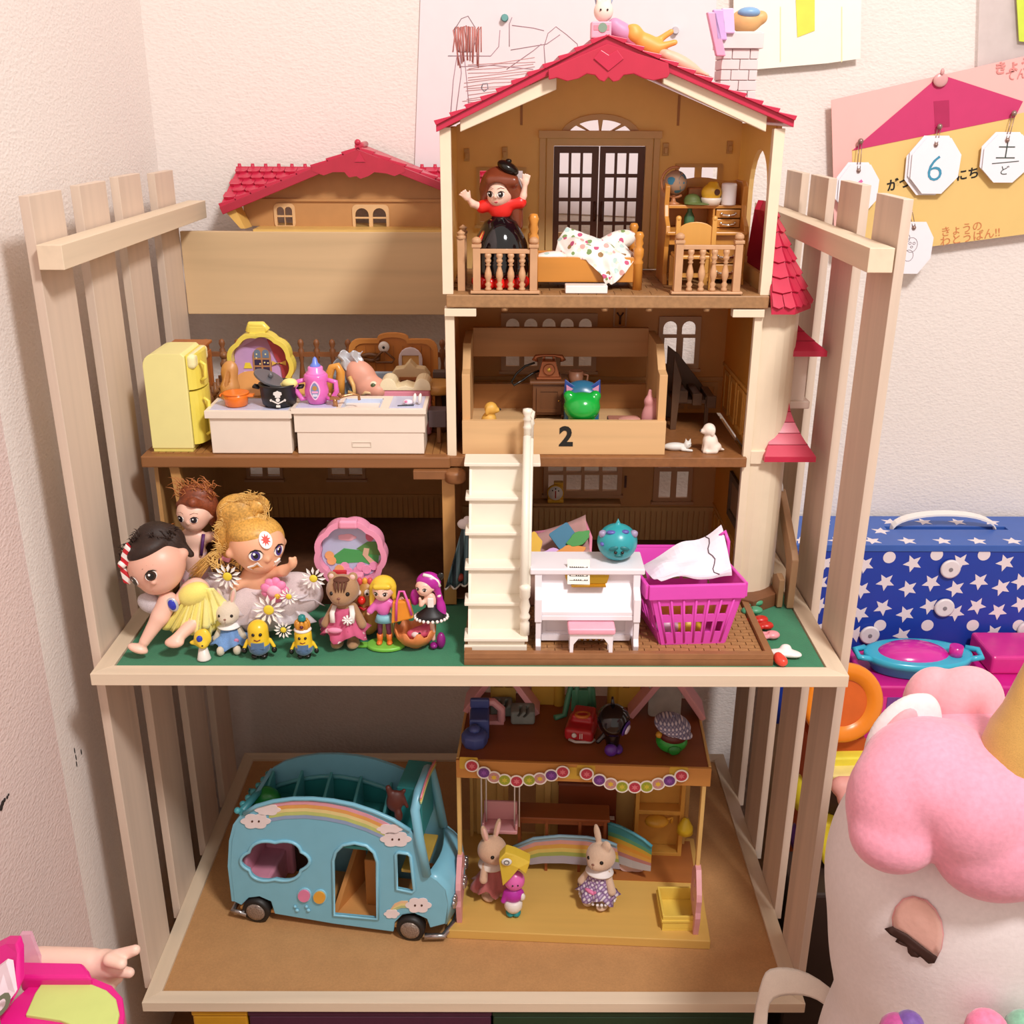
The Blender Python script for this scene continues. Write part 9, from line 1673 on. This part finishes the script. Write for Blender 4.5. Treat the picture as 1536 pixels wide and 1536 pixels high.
pts=[V((m.x-w_*math.cos(math.pi*k/n),46.95,zt_-.6+hh*math.sin(math.pi*k/n)**.8))for k in range(n+1)]
for p in pts:vs+=[p+V((0,-.55,-.1)),p+V((0,.55,.1)),p+V((0,.55,.35)),p+V((0,-.55,.15))]
fs=[]
for k in range(n):
 for q in range(4):r_=(q+1)%4;fs.append((4*k+q,4*k+r_,4*k+4+r_,4*k+4+q))
b.add(vs,fs+[(0,3,2,1),(4*n,4*n+1,4*n+2,4*n+3)],False);obj('handle',b,T,label='white arched plastic handle')
ST_=M('#EDE0E4',.5,var=.01)
def stars_front(spots,rr_):
 for px,py,rot in spots:c=A(px,py,yb);b=B(ST_);b.plate([[(c.x+x,c.z+z)for x,z in star(rr_,rr_*.45,5,90+rot)]],(0,yb,0),X_,Z_,0,.04);obj('printed_star',b,bd)
sp_=[]
for px,py in((1297,844),(1369,842),(1440,840),(1508,841),(1292,882),(1328,870),(1362,880),(1397,871),(1433,880),(1469,869),(1502,878),(1531,869),(1290,918),(1324,908),(1358,918),(1394,906),(1433,916),(1465,906),(1497,914),(1531,903),(1283,948),(1353,950),(1315,970),(1490,946),(1285,982),(1237,842),(1230,872),(1228,905),(1226,940),(1204,860),(1202,895),(1518,966)):sp_.append((px,py+3,180+random.uniform(-14,14)))
stars_front(sp_,1.28)
for px,py in((1334,836),(1405,832),(1476,832),(1320,938),(1391,938),(1459,938),(1528,938)):c=A(px,py,yb);b=B(ST_);b.plate([circ(.82,18,(c.x,c.z))],(0,yb,0),X_,Z_,0,.04);obj('printed_dot',b,bd)
for px,py,lb in((1425,853,'top'),(1416,911,'middle'),(1304,952,'left'),(1540,945,'right')):c=A(px,py,yb-.2);b=B(M('#E9DFE2',.35));b.lathe(c,[(1.3,0),(1.3,.25),(1.1,.35)],26,ax=(0,-1,0));b.use(M('#8A8288',.3)).lathe(c+V((0,-.35,0)),[(.28,0),(.25,.1)],12,ax=(0,-1,0));obj('round_button',b,T,label='white round plastic fastener')
rr=random.Random(9)
for i in range(7):
 for j in range(3):
  x=x0+1.5+i*4.6+(2.2 if j%2 else 0);yy=42.3+j*3.4
  if hs0-1<x<hs1+1 and 45.0<yy<48.8:continue
  b=B(ST_);b.plate([[(x+a,yy+q)for a,q in star(1.25,.56,5,90+rr.uniform(-20,20))]],(0,0,zt_),X_,Y_,0,.04);obj('printed_star',b,lid)
b=B(M('#EDE0E4',.5));c=A(1425,1003,yb);oo=[(c.x+a,c.z+q)for a,q in circ(5.6,24,(0,-1.2),4.2,0,180)];ii=[(c.x+a,c.z+q)for a,q in circ(4.9,24,(0,-1.2),3.5,0,180)][::-1];b.plate([oo+ii],(0,yb,0),X_,Z_,0,.05);obj('printed_arc',b,bd)
b=B(M('#C8A883',.8));b.box(x0+1,x1-1,42,51,-62,zb_-.02);obj('cardboard_box',b,label='plain cardboard box underneath the blue star box',cat='box')
# ---- orange tub lying on its side
c=A(1262,1052,24);r=4.9;ax=V((.12,-1,.22)).normalized();T=thing('orange_tub',(c.x,26,c.z-5),'orange plastic tub lying on its side right of the middle shelf','tub')
c.x=max(c.x,36.6+r)
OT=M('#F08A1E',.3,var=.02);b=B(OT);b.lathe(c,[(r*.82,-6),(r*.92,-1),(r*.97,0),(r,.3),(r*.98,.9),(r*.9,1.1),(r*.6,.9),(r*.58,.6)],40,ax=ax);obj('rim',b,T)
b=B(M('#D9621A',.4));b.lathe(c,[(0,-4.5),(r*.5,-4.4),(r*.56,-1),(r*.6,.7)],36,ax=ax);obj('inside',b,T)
b=B(M('#B9521A',.7));b.box(c.x-3.4,c.x+3.4,23.5,30,-62,c.z-r-.05);obj('orange_crate',b,label='dark orange crate under the orange tub',cat='crate')
# ---- magenta box with turquoise lidded dish
yb2=30;xa,xb_=A(1300,1050,yb2).x,A(1640,1050,yb2).x;zt2=A(1400,1030,yb2).z
b=B(M('#D0208C',.3,var=.03));b.box(xa,xb_,yb2,40,-40,zt2);mb=obj('magenta_box',b,bev=.3,seg=3,label='shiny magenta toy box behind the unicorn, under the turquoise dish',cat='toy box')
b=B(M('#E23C9C',.3));b.box(xa+2.0,A(1365,1100,yb2).x,yb2-.12,yb2,A(1300,1122,yb2).z,zt2-1.5);b.use(M('#7A4A9A',.3)).box(A(1330,1050,yb2).x,A(1356,1050,yb2).x,yb2-.2,yb2-.12,A(1330,1075,yb2).z,A(1330,1045,yb2).z);obj('picture_panel',b,mb)
b=B(M('#4F6A28',.5));c=A(1280,1122,yb2-1)
for k in range(16):b.sph(c+V((rr.uniform(-1.3,1.3),rr.uniform(-.2,.2),rr.uniform(-.7,.7))),rr.uniform(.25,.42),8,6)
obj('toy_grapes',b,kind='stuff',label='bunch of small green and yellow berries in front of the magenta box',cat='toy fruit')
b=B(M('#D9308F',.3));q=A(1490,985,34);b.box(q.x-.5,q.x+10,33,40,zt2,q.z+.5);obj('magenta_case',b,bev=.4,seg=3,label='magenta toy case at the right picture edge beside the turquoise dish',cat='toy case')
c=A(1386,1003,32);T=thing('turquoise_dish',(c.x,33.5,zt2),'turquoise toy dish with pink dome and rounded side handles','toy dish');TQ=M('#3DB6D6',.25,var=.02);rx_=A(1470,1000,33).x-A(1300,1000,33).x;rx_/=2
dc=V((c.x,34.5,zt2));top=A(1386,985,33).z-zt2
b=B(TQ);b.lathe(dc,[(rx_*.72,0),(rx_*.8,.2),(rx_*.86,top*.55),(rx_*.95,top*.6),(rx_*.95,top*.95),(rx_*.9,top*.95)],44,sy=.55);obj('ring',b,T)
for s in(-1,1):b=B(TQ);b.tube([dc+V((s*rx_*.85,-1.2,top*.8)),dc+V((s*rx_*1.08,-1.0,top*.85)),dc+V((s*rx_*1.1,.6,top*.95)),dc+V((s*rx_*.9,1.2,top*.95))],.4,8);obj('handle',b,T)
b=B(M('#D42A9E',.2,coat=.4));b.sph(dc+V((-.6,0,top*.7)),(rx_*.66,rx_*.42,1.9),30,14);b.cyl(dc+V((rx_*.62,-.8,top*.9)),dc+V((rx_*.62,-.8,top*.9+1.4)),.85,n=18);obj('pink_dome',b,T,kind='stuff')
# ---- yellow toys
def blk(name,label,cat,y,pts,col,dpt=3,bev=.4,**k):
 P=poly_on(y,pts);b=B(M(col,.35));b.plate([P],(0,y,0),X_,Z_,-dpt,0);return obj(name,b,bev=bev,seg=3,label=label,cat=cat,**k)
blk('yellow_toy_bin','bright yellow plastic toy with rolled top beside the rack, above the brown one','toy',22,[(1240,1138),(1325,1136),(1330,1168),(1262,1172),(1240,1165)],'#EDE04A',4)
blk('pale_toy_roll','pale cream roll under the bright yellow toy beside the rack','toy',20,[(1246,1164),(1322,1162),(1318,1185),(1250,1186)],'#EDD98A',4,.5)
c=A(1295,1195,16);blob('pink_toy_cup',[('c',A(1262,1180,17),A(1330,1185,16),1.2,1.6),('e',A(1292,1205,16),(3.0,1.5,1.9),(0,25,0)),('s',A(1318,1195,15.5),1.6)],M('#E6A49C',.5),label='peach pink rounded toy between rack and unicorn',cat='toy',h=.2)
blk('brown_toy_plate','dark brown oval toy piece under the peach toy beside the rack','toy',20,[(1236,1185),(1260,1190),(1300,1215),(1318,1225),(1296,1234),(1262,1232),(1236,1215)],'#3B2018',2,.15)
blk('yellow_toy_ring','large yellow curved toy piece below the brown oval beside the rack','toy',18,[(1225,1232),(1262,1240),(1300,1236),(1330,1215),(1332,1240),(1298,1258),(1288,1278),(1262,1302),(1236,1300),(1228,1262)],'#EBD93A',4,.4)
blk('yellow_toy_knob','yellow toy end seen between the two front right slats','toy',26,[(1150,1180),(1190,1176),(1210,1195),(1196,1225),(1150,1225)],'#EAD93E',3,.6)if False else None
for(px,py,r_,col,lb)in((1214,1190,2.3,'#E8D838','yellow ball-like toy between the front right slats'),(1208,1255,2.0,'#5A2C7A','purple toy seen low between the front right slats'),(1200,1320,2.4,'#D9702A','orange toy seen at the bottom between the front right slats')):
 c=A(px,py,24.8);c.x=max(c.x,36.4+r_);b=B(M(col,.35));b.sph(c,(r_,r_,r_*1.3),18,12);obj('toy_ball',b,label=lb,cat='toy ball')
b=B(M('#2E1C14',.6));b.box(37.2,48,14,22,-62,A(1262,1304,18).z-.4);obj('dark_toy_basket',b,bev=.4,label='dark brown basket on the floor under the yellow toys beside the rack',cat='basket')
b=B(M('#B04A20',.6));b.box(37.0,46,24.5,40,-62,-41);obj('toy_chest',b,bev=.4,label='rust coloured low toy chest behind the dark basket',cat='chest')if False else None
# ---- unicorn plush
UW=M('#EADFDF',.95,'fur',var=.04);UP=M('#EE9DB4',.95,'fur',var=.09);uy=-14.0
U=thing('unicorn_plush',(44,uy,-60),'large white unicorn plush with pink mane, closed eye and golden horn','plush toy')
def U_(px,py,y):return tuple(A(px,py,y))
blob('body',[('e',U_(1450,1300,uy),(11.4,9.5,12.0)),('e',U_(1420,1420,uy),(9.6,8.5,10.5)),('e',U_(1530,1430,uy),(11.0,9,10)),('e',(U_(1420,1480,uy)[0]+.5,uy,-32),(10.8,9.4,13)),('e',(U_(1450,1480,uy)[0]+2,uy,-47),(9,9,13.5))],UW,U,h=.55,k=1.2)
md=uy-3.2
blob('mane',[('e',U_(1338,1205,md-2.2),(3.3,3.8,4.6)),('e',U_(1340,1252,md-3.6),(3.2,3.0,2.7)),('e',U_(1400,1160,md-1.5),(5.2,5.0,3.9)),('e',U_(1452,1212,md-4.0),(3.9,4.2,4.6)),('e',U_(1500,1275,md-5.2),(4.8,3.2,4.0)),('e',U_(1520,1210,md-3),(6.0,4.8,5.6)),('e',U_(1580,1275,md-4.5),(5.0,3.6,4.4)),('e',U_(1470,1140,md+1),(6.0,5.0,3.2))],UP,U,h=.36,k=.18)
blob('mane_tuft',[('e',U_(1398,1052,uy+3),(2.3,2.0,3.0)),('e',U_(1445,1058,uy+2),(3.1,2.3,3.4),(0,20,0)),('e',U_(1480,1085,uy+2),(2.6,2.0,2.4))],M('#F0A9B2',.95,'fur',var=.06),U,h=.25,k=.15)
blob('ear',[('e',U_(1352,1105,uy-1),(2.5,1.1,4.0),(0,22,0)),('e',U_(1374,1095,uy-.5),(1.7,1.3,3.2),(0,8,0))],UW,U,h=.22,k=.2)
b=B(M('#EDA6AE',.9,'fur',var=.05));b.sph(U_(1343,1105,uy-1.75),(1.15,.6,2.7),18,12,(0,24,0));obj('inner_ear',b,U)
hb,ht=V(U_(1530,1140,md-3)),V(U_(1575,930,md-2));d=(ht-hb).normalized();b=B(M('#C79A4E',.5,'cloth',var=.1));L_=(ht-hb).length;b.lathe(hb-d*1.5,[(3.1,0),(3.0,1.5),(2.5,4),(1.9,L_*.5),(1.1,L_*.8),(.2,L_+1.5)],30,ax=d);hn=obj('horn',b,U);b=B(M('#A87C38',.5))
b.tube([hb-d*1.2+d*(L_*t)+frame(d)[0]*(3.1-2.4*t)*math.cos(t*14)+frame(d)[1]*(3.1-2.4*t)*math.sin(t*14)for t in[k/40 for k in range(38)]],.13,6)if 'frame' in globals()else b.tube([hb-d*1.3+V((3.15*math.cos(t),3.15*math.sin(t),0))for t in[2*math.pi*k/28 for k in range(28)]],.25,6,closed=True)
obj('horn_seam',b,hn)
def usurf(px,py,back=.0):
 best=None
 c1,r1=V(U_(1450,1300,uy)),V((11.4,9.5,12.0));c2,r2=V(U_(1420,1420,uy)),V((9.6,8.5,10.5))
 d=ray(px,py)
 for cc,rr2 in((c1,r1),(c2,r2)):
  o=V([(CAM[i]-cc[i])/rr2[i]for i in range(3)]);q=V([d[i]/rr2[i]for i in range(3)]);B_=o.dot(q);A_=q.dot(q);C_=o.dot(o)-1;D_=B_*B_-A_*C_
  if D_>0:t=(-B_-math.sqrt(D_))/A_;best=t if best is None else min(best,t)
 return CAM+d*((best if best else 78)-back)
def upatch(name,pts,mat,off,par=U):
 P=[usurf(px,py,off)for px,py in pts];c=sum(P,V())/len(P);c=usurf(sum(p[0]for p in pts)/len(pts),sum(p[1]for p in pts)/len(pts),off+.1);b=B(mat);n=len(pts);cx_,cy_=sum(p[0]for p in pts)/n,sum(p[1]for p in pts)/n;vs=[c]+[usurf(cx_+(x-cx_)*t,cy_+(y-cy_)*t,off)for t in(.25,.5,.75,1)for x,y in pts];fs=[(0,i+1,(i+1)%n+1)for i in range(n)]+[(j*n+i+1,(j+1)*n+i+1,(j+1)*n+(i+1)%n+1,j*n+(i+1)%n+1)for j in range(3)for i in range(n)];b.add(vs,fs,True);return obj(name,b,par,solid=.1)
lid_=[(1341,1392),(1340,1378),(1345,1362),(1356,1350),(1371,1346),(1388,1352),(1402,1366),(1411,1384),(1414,1404),(1411,1424),(1404,1438)]
upatch('eyelid_rim',[(x+(-2 if x<1375 else 2),y-2)for x,y in lid_],M('#E5A3A2',.8),.18);e_=upatch('eyelid',lid_,M('#E3B0A2',.85,'fur',var=.03),.28)
lash=[(1327,1393),(1338,1390),(1360,1402),(1385,1422),(1406,1436),(1402,1444),(1393,1445),(1388,1441),(1384,1432),(1377,1436),(1367,1434),(1362,1428),(1361,1420),(1352,1417),(1343,1412),(1347,1406),(1336,1402)]
upatch('eyelashes',lash,M('#3B1F18',.7),.4)
# small colourful things before the unicorn
for(px,py,col,lb,r_)in((1345,1546,'#B8488C','magenta fluffy bit at the foot of the unicorn',1.3),(1364,1538,'#6E4A9A','violet fluffy bit beside the magenta one at the unicorn foot',1.1),(1480,1546,'#EE7FA4','round pink knob in front of the unicorn at the bottom edge',1.6),(1538,1548,'#7FB89A','mint green knob at the bottom right corner',1.6)):
 c=A(px,py,uy-11.5);b=B(M(col,.6,'fur',var=.2));b.sph(c,r_,16,10);b.cyl(c-V((0,0,3)),c,r_*.5);obj('fluffy_toy',b,label=lb,cat='toy',kind=None)
# ---- cream cloth bag with handle
hy_=-9.5;T=thing('cloth_bag',(28,hy_,-62),'cream canvas bag handle rising in front of the bottom right corner of the rack','bag');CB=M('#EFE3D6',.9,'cloth',var=.04)
ctr=[(1128,1560),(1135,1510),(1148,1472),(1165,1458),(1192,1456),(1220,1466),(1250,1490),(1275,1520),(1290,1570)]
w0=[0,12,14,14,14,16,12,12,12]
out=[(1124,1570),(1132,1500),(1144,1462),(1150,1450),(1180,1447),(1212,1456),(1245,1478),(1272,1508),(1292,1570)]
inn=[(1140,1570),(1145,1520),(1152,1497),(1170,1487),(1195,1486),(1215,1488),(1236,1498),(1258,1522),(1272,1570)]
b=B(CB);vs=[]
for k,(o,i_)in enumerate(zip(out,inn)):a_,c_=A(*o,hy_+.5),A(i_[0]+(8 if i_[0]<1150 else 0),i_[1]+8,hy_-.3);vs+=[a_,c_]
b.add(vs,[(2*i,2*i+1,2*i+3,2*i+2)for i in range(len(out)-1)],True);obj('handle',b,T,solid=.25,sub=1)
b=B(CB);a_,c_=A(1120,1565,hy_),A(1300,1565,hy_);b.box(a_.x,a_.x+5.5,hy_-1.2,hy_+1.2,-62,a_.z);obj('bag_body',b,T,bev=.4)
# ---- storage boxes carrying the rack
for(xa,xb_,col,lb)in((-30,-24.2,'#C9921E','mustard yellow storage box under the left end of the rack'),(-24,1.8,'#4A1E38','dark plum storage box under the rack'),(2.0,30,'#1E3A24','dark green storage box under the right half of the rack')):
 b=B(M(col,.5));b.box(xa,xb_,.4,38,-62,-41.6);b.box(xa-.1,xb_+.1,.3,38,-41.6,-40.72);obj('storage_box',b,bev=.2,label=lb,cat='storage box')
# ---- magenta toy with lime tray at lower left, doll arm behind
my=-22.0;T=thing('magenta_toy_cart',A(80,1500,my)-V((0,0,8)),'bright magenta toy with lime green rounded tray in the lower left corner','toy');MG2=M('#E0208A',.3,var=.02)
def tray3(pts,z,mat,nm,h_,par=T,bev=.3):P=[Zp(px,py,z)for px,py in pts];b=B(mat);b.plate([[(p.x,p.y)for p in P]],(0,0,0),X_,Y_,z-h_,z);return obj(nm,b,par,bev=bev,seg=3)
zt3=A(100,1480,my).z
tray3([(-60,1600),(20,1500),(62,1462),(100,1462),(140,1466),(168,1478),(184,1496),(187,1520),(180,1600)],zt3,MG2,'body',2.2)
tray3([(38,1522),(52,1490),(66,1469),(100,1470),(138,1476),(160,1485),(174,1498),(179,1520),(170,1560),(130,1545),(90,1530)],zt3+.25,M('#CBDA80',.4,var=.02),'lime_tray',.35,bev=.1)
tray3([(30,1442),(125,1444),(134,1455),(138,1466),(28,1466)],zt3+1.0,MG2,'back_rim',1.6)
b=B(MG2);q=[A(-20,1430,my+1),A(8,1416,my+1),A(24,1416,my+.5),A(29,1430,my),A(30,1480,my-2),A(20,1500,my-3),A(-20,1560,my-4)];b.add(q+[p+V((0,1.0,0))for p in q],[tuple(range(7))[::-1],tuple(range(7,14))]+[(i,(i+1)%7,(i+1)%7+7,i+7)for i in range(7)]);obj('side_wall',b,T,bev=.3,seg=3)
b=B(M('#F0DCE6',.5));q=[A(-20,1462,my-.4),A(12,1438,my-.4),A(20,1440,my-.5),A(26,1484,my-2.3),A(-20,1545,my-4.3)];b.add(q+[p+V((0,-.35,0))for p in q],[tuple(range(5)),tuple(range(9,4,-1))]+[(i,(i+1)%5+0,(i+1)%5+5,i+5)for i in range(5)]);lb_=obj('label_card',b,T)
p=A(5,1495,my-3.4);uu=(A(20,1478,my-2)-A(-10,1504,my-3)).normalized();text('p',M('#6E7A60',.5),'letter',lb_,p+V((0,-.4,0)),uu,V((0,.1,1)),3.2,off=.1,bold=.06)
b=B(M('#EFB4CC',.3,alpha=.55));q=[A(30,1402,my+3),A(45,1402,my+3),A(62,1446,my+2),A(26,1446,my+2)];b.add(q+[p+V((0,.4,0))for p in q],[(3,2,1,0),(4,5,6,7),(0,1,5,4),(1,2,6,5),(2,3,7,6),(3,0,4,7)]);obj('clear_pink_flap',b,T)
ay=my+3;AR=thing('doll_arm',A(140,1450,ay)-V((0,0,3)),'pale pink doll arm with pointing hand behind the magenta toy','doll arm')
blob('arm',[('c',A(60,1445,ay),A(135,1446,ay),1.3,1.25),('e',A(158,1448,ay),(1.5,1.0,1.45),(0,-10,0)),('c',A(165,1438,ay-.3),A(203,1425,ay-.5),.62,.42),('c',A(165,1440,ay-.9),A(182,1446,ay-1.4),.55,.45),('c',A(166,1455,ay-.5),A(194,1459,ay-.6),.55,.42),('c',A(163,1460,ay),A(186,1456,ay+.7),.5,.4),('c',A(160,1464,ay+.4),A(178,1468,ay+.5),.45,.36),('c',A(152,1465,ay),A(160,1476,ay),.95,.8)],M('#F3CDBC',.5,sss=.1,var=.02),AR,h=.14,k=.12)
c=A(-20,1600,my);b=B(M('#C9B9C0',.6));b.box(-38,A(110,1500,my).x,my-5.5,my-.8,-62,zt3-2.25);obj('toy_stand',b,bev=.3,label='plain pale box on the floor under the magenta toy',cat='box')
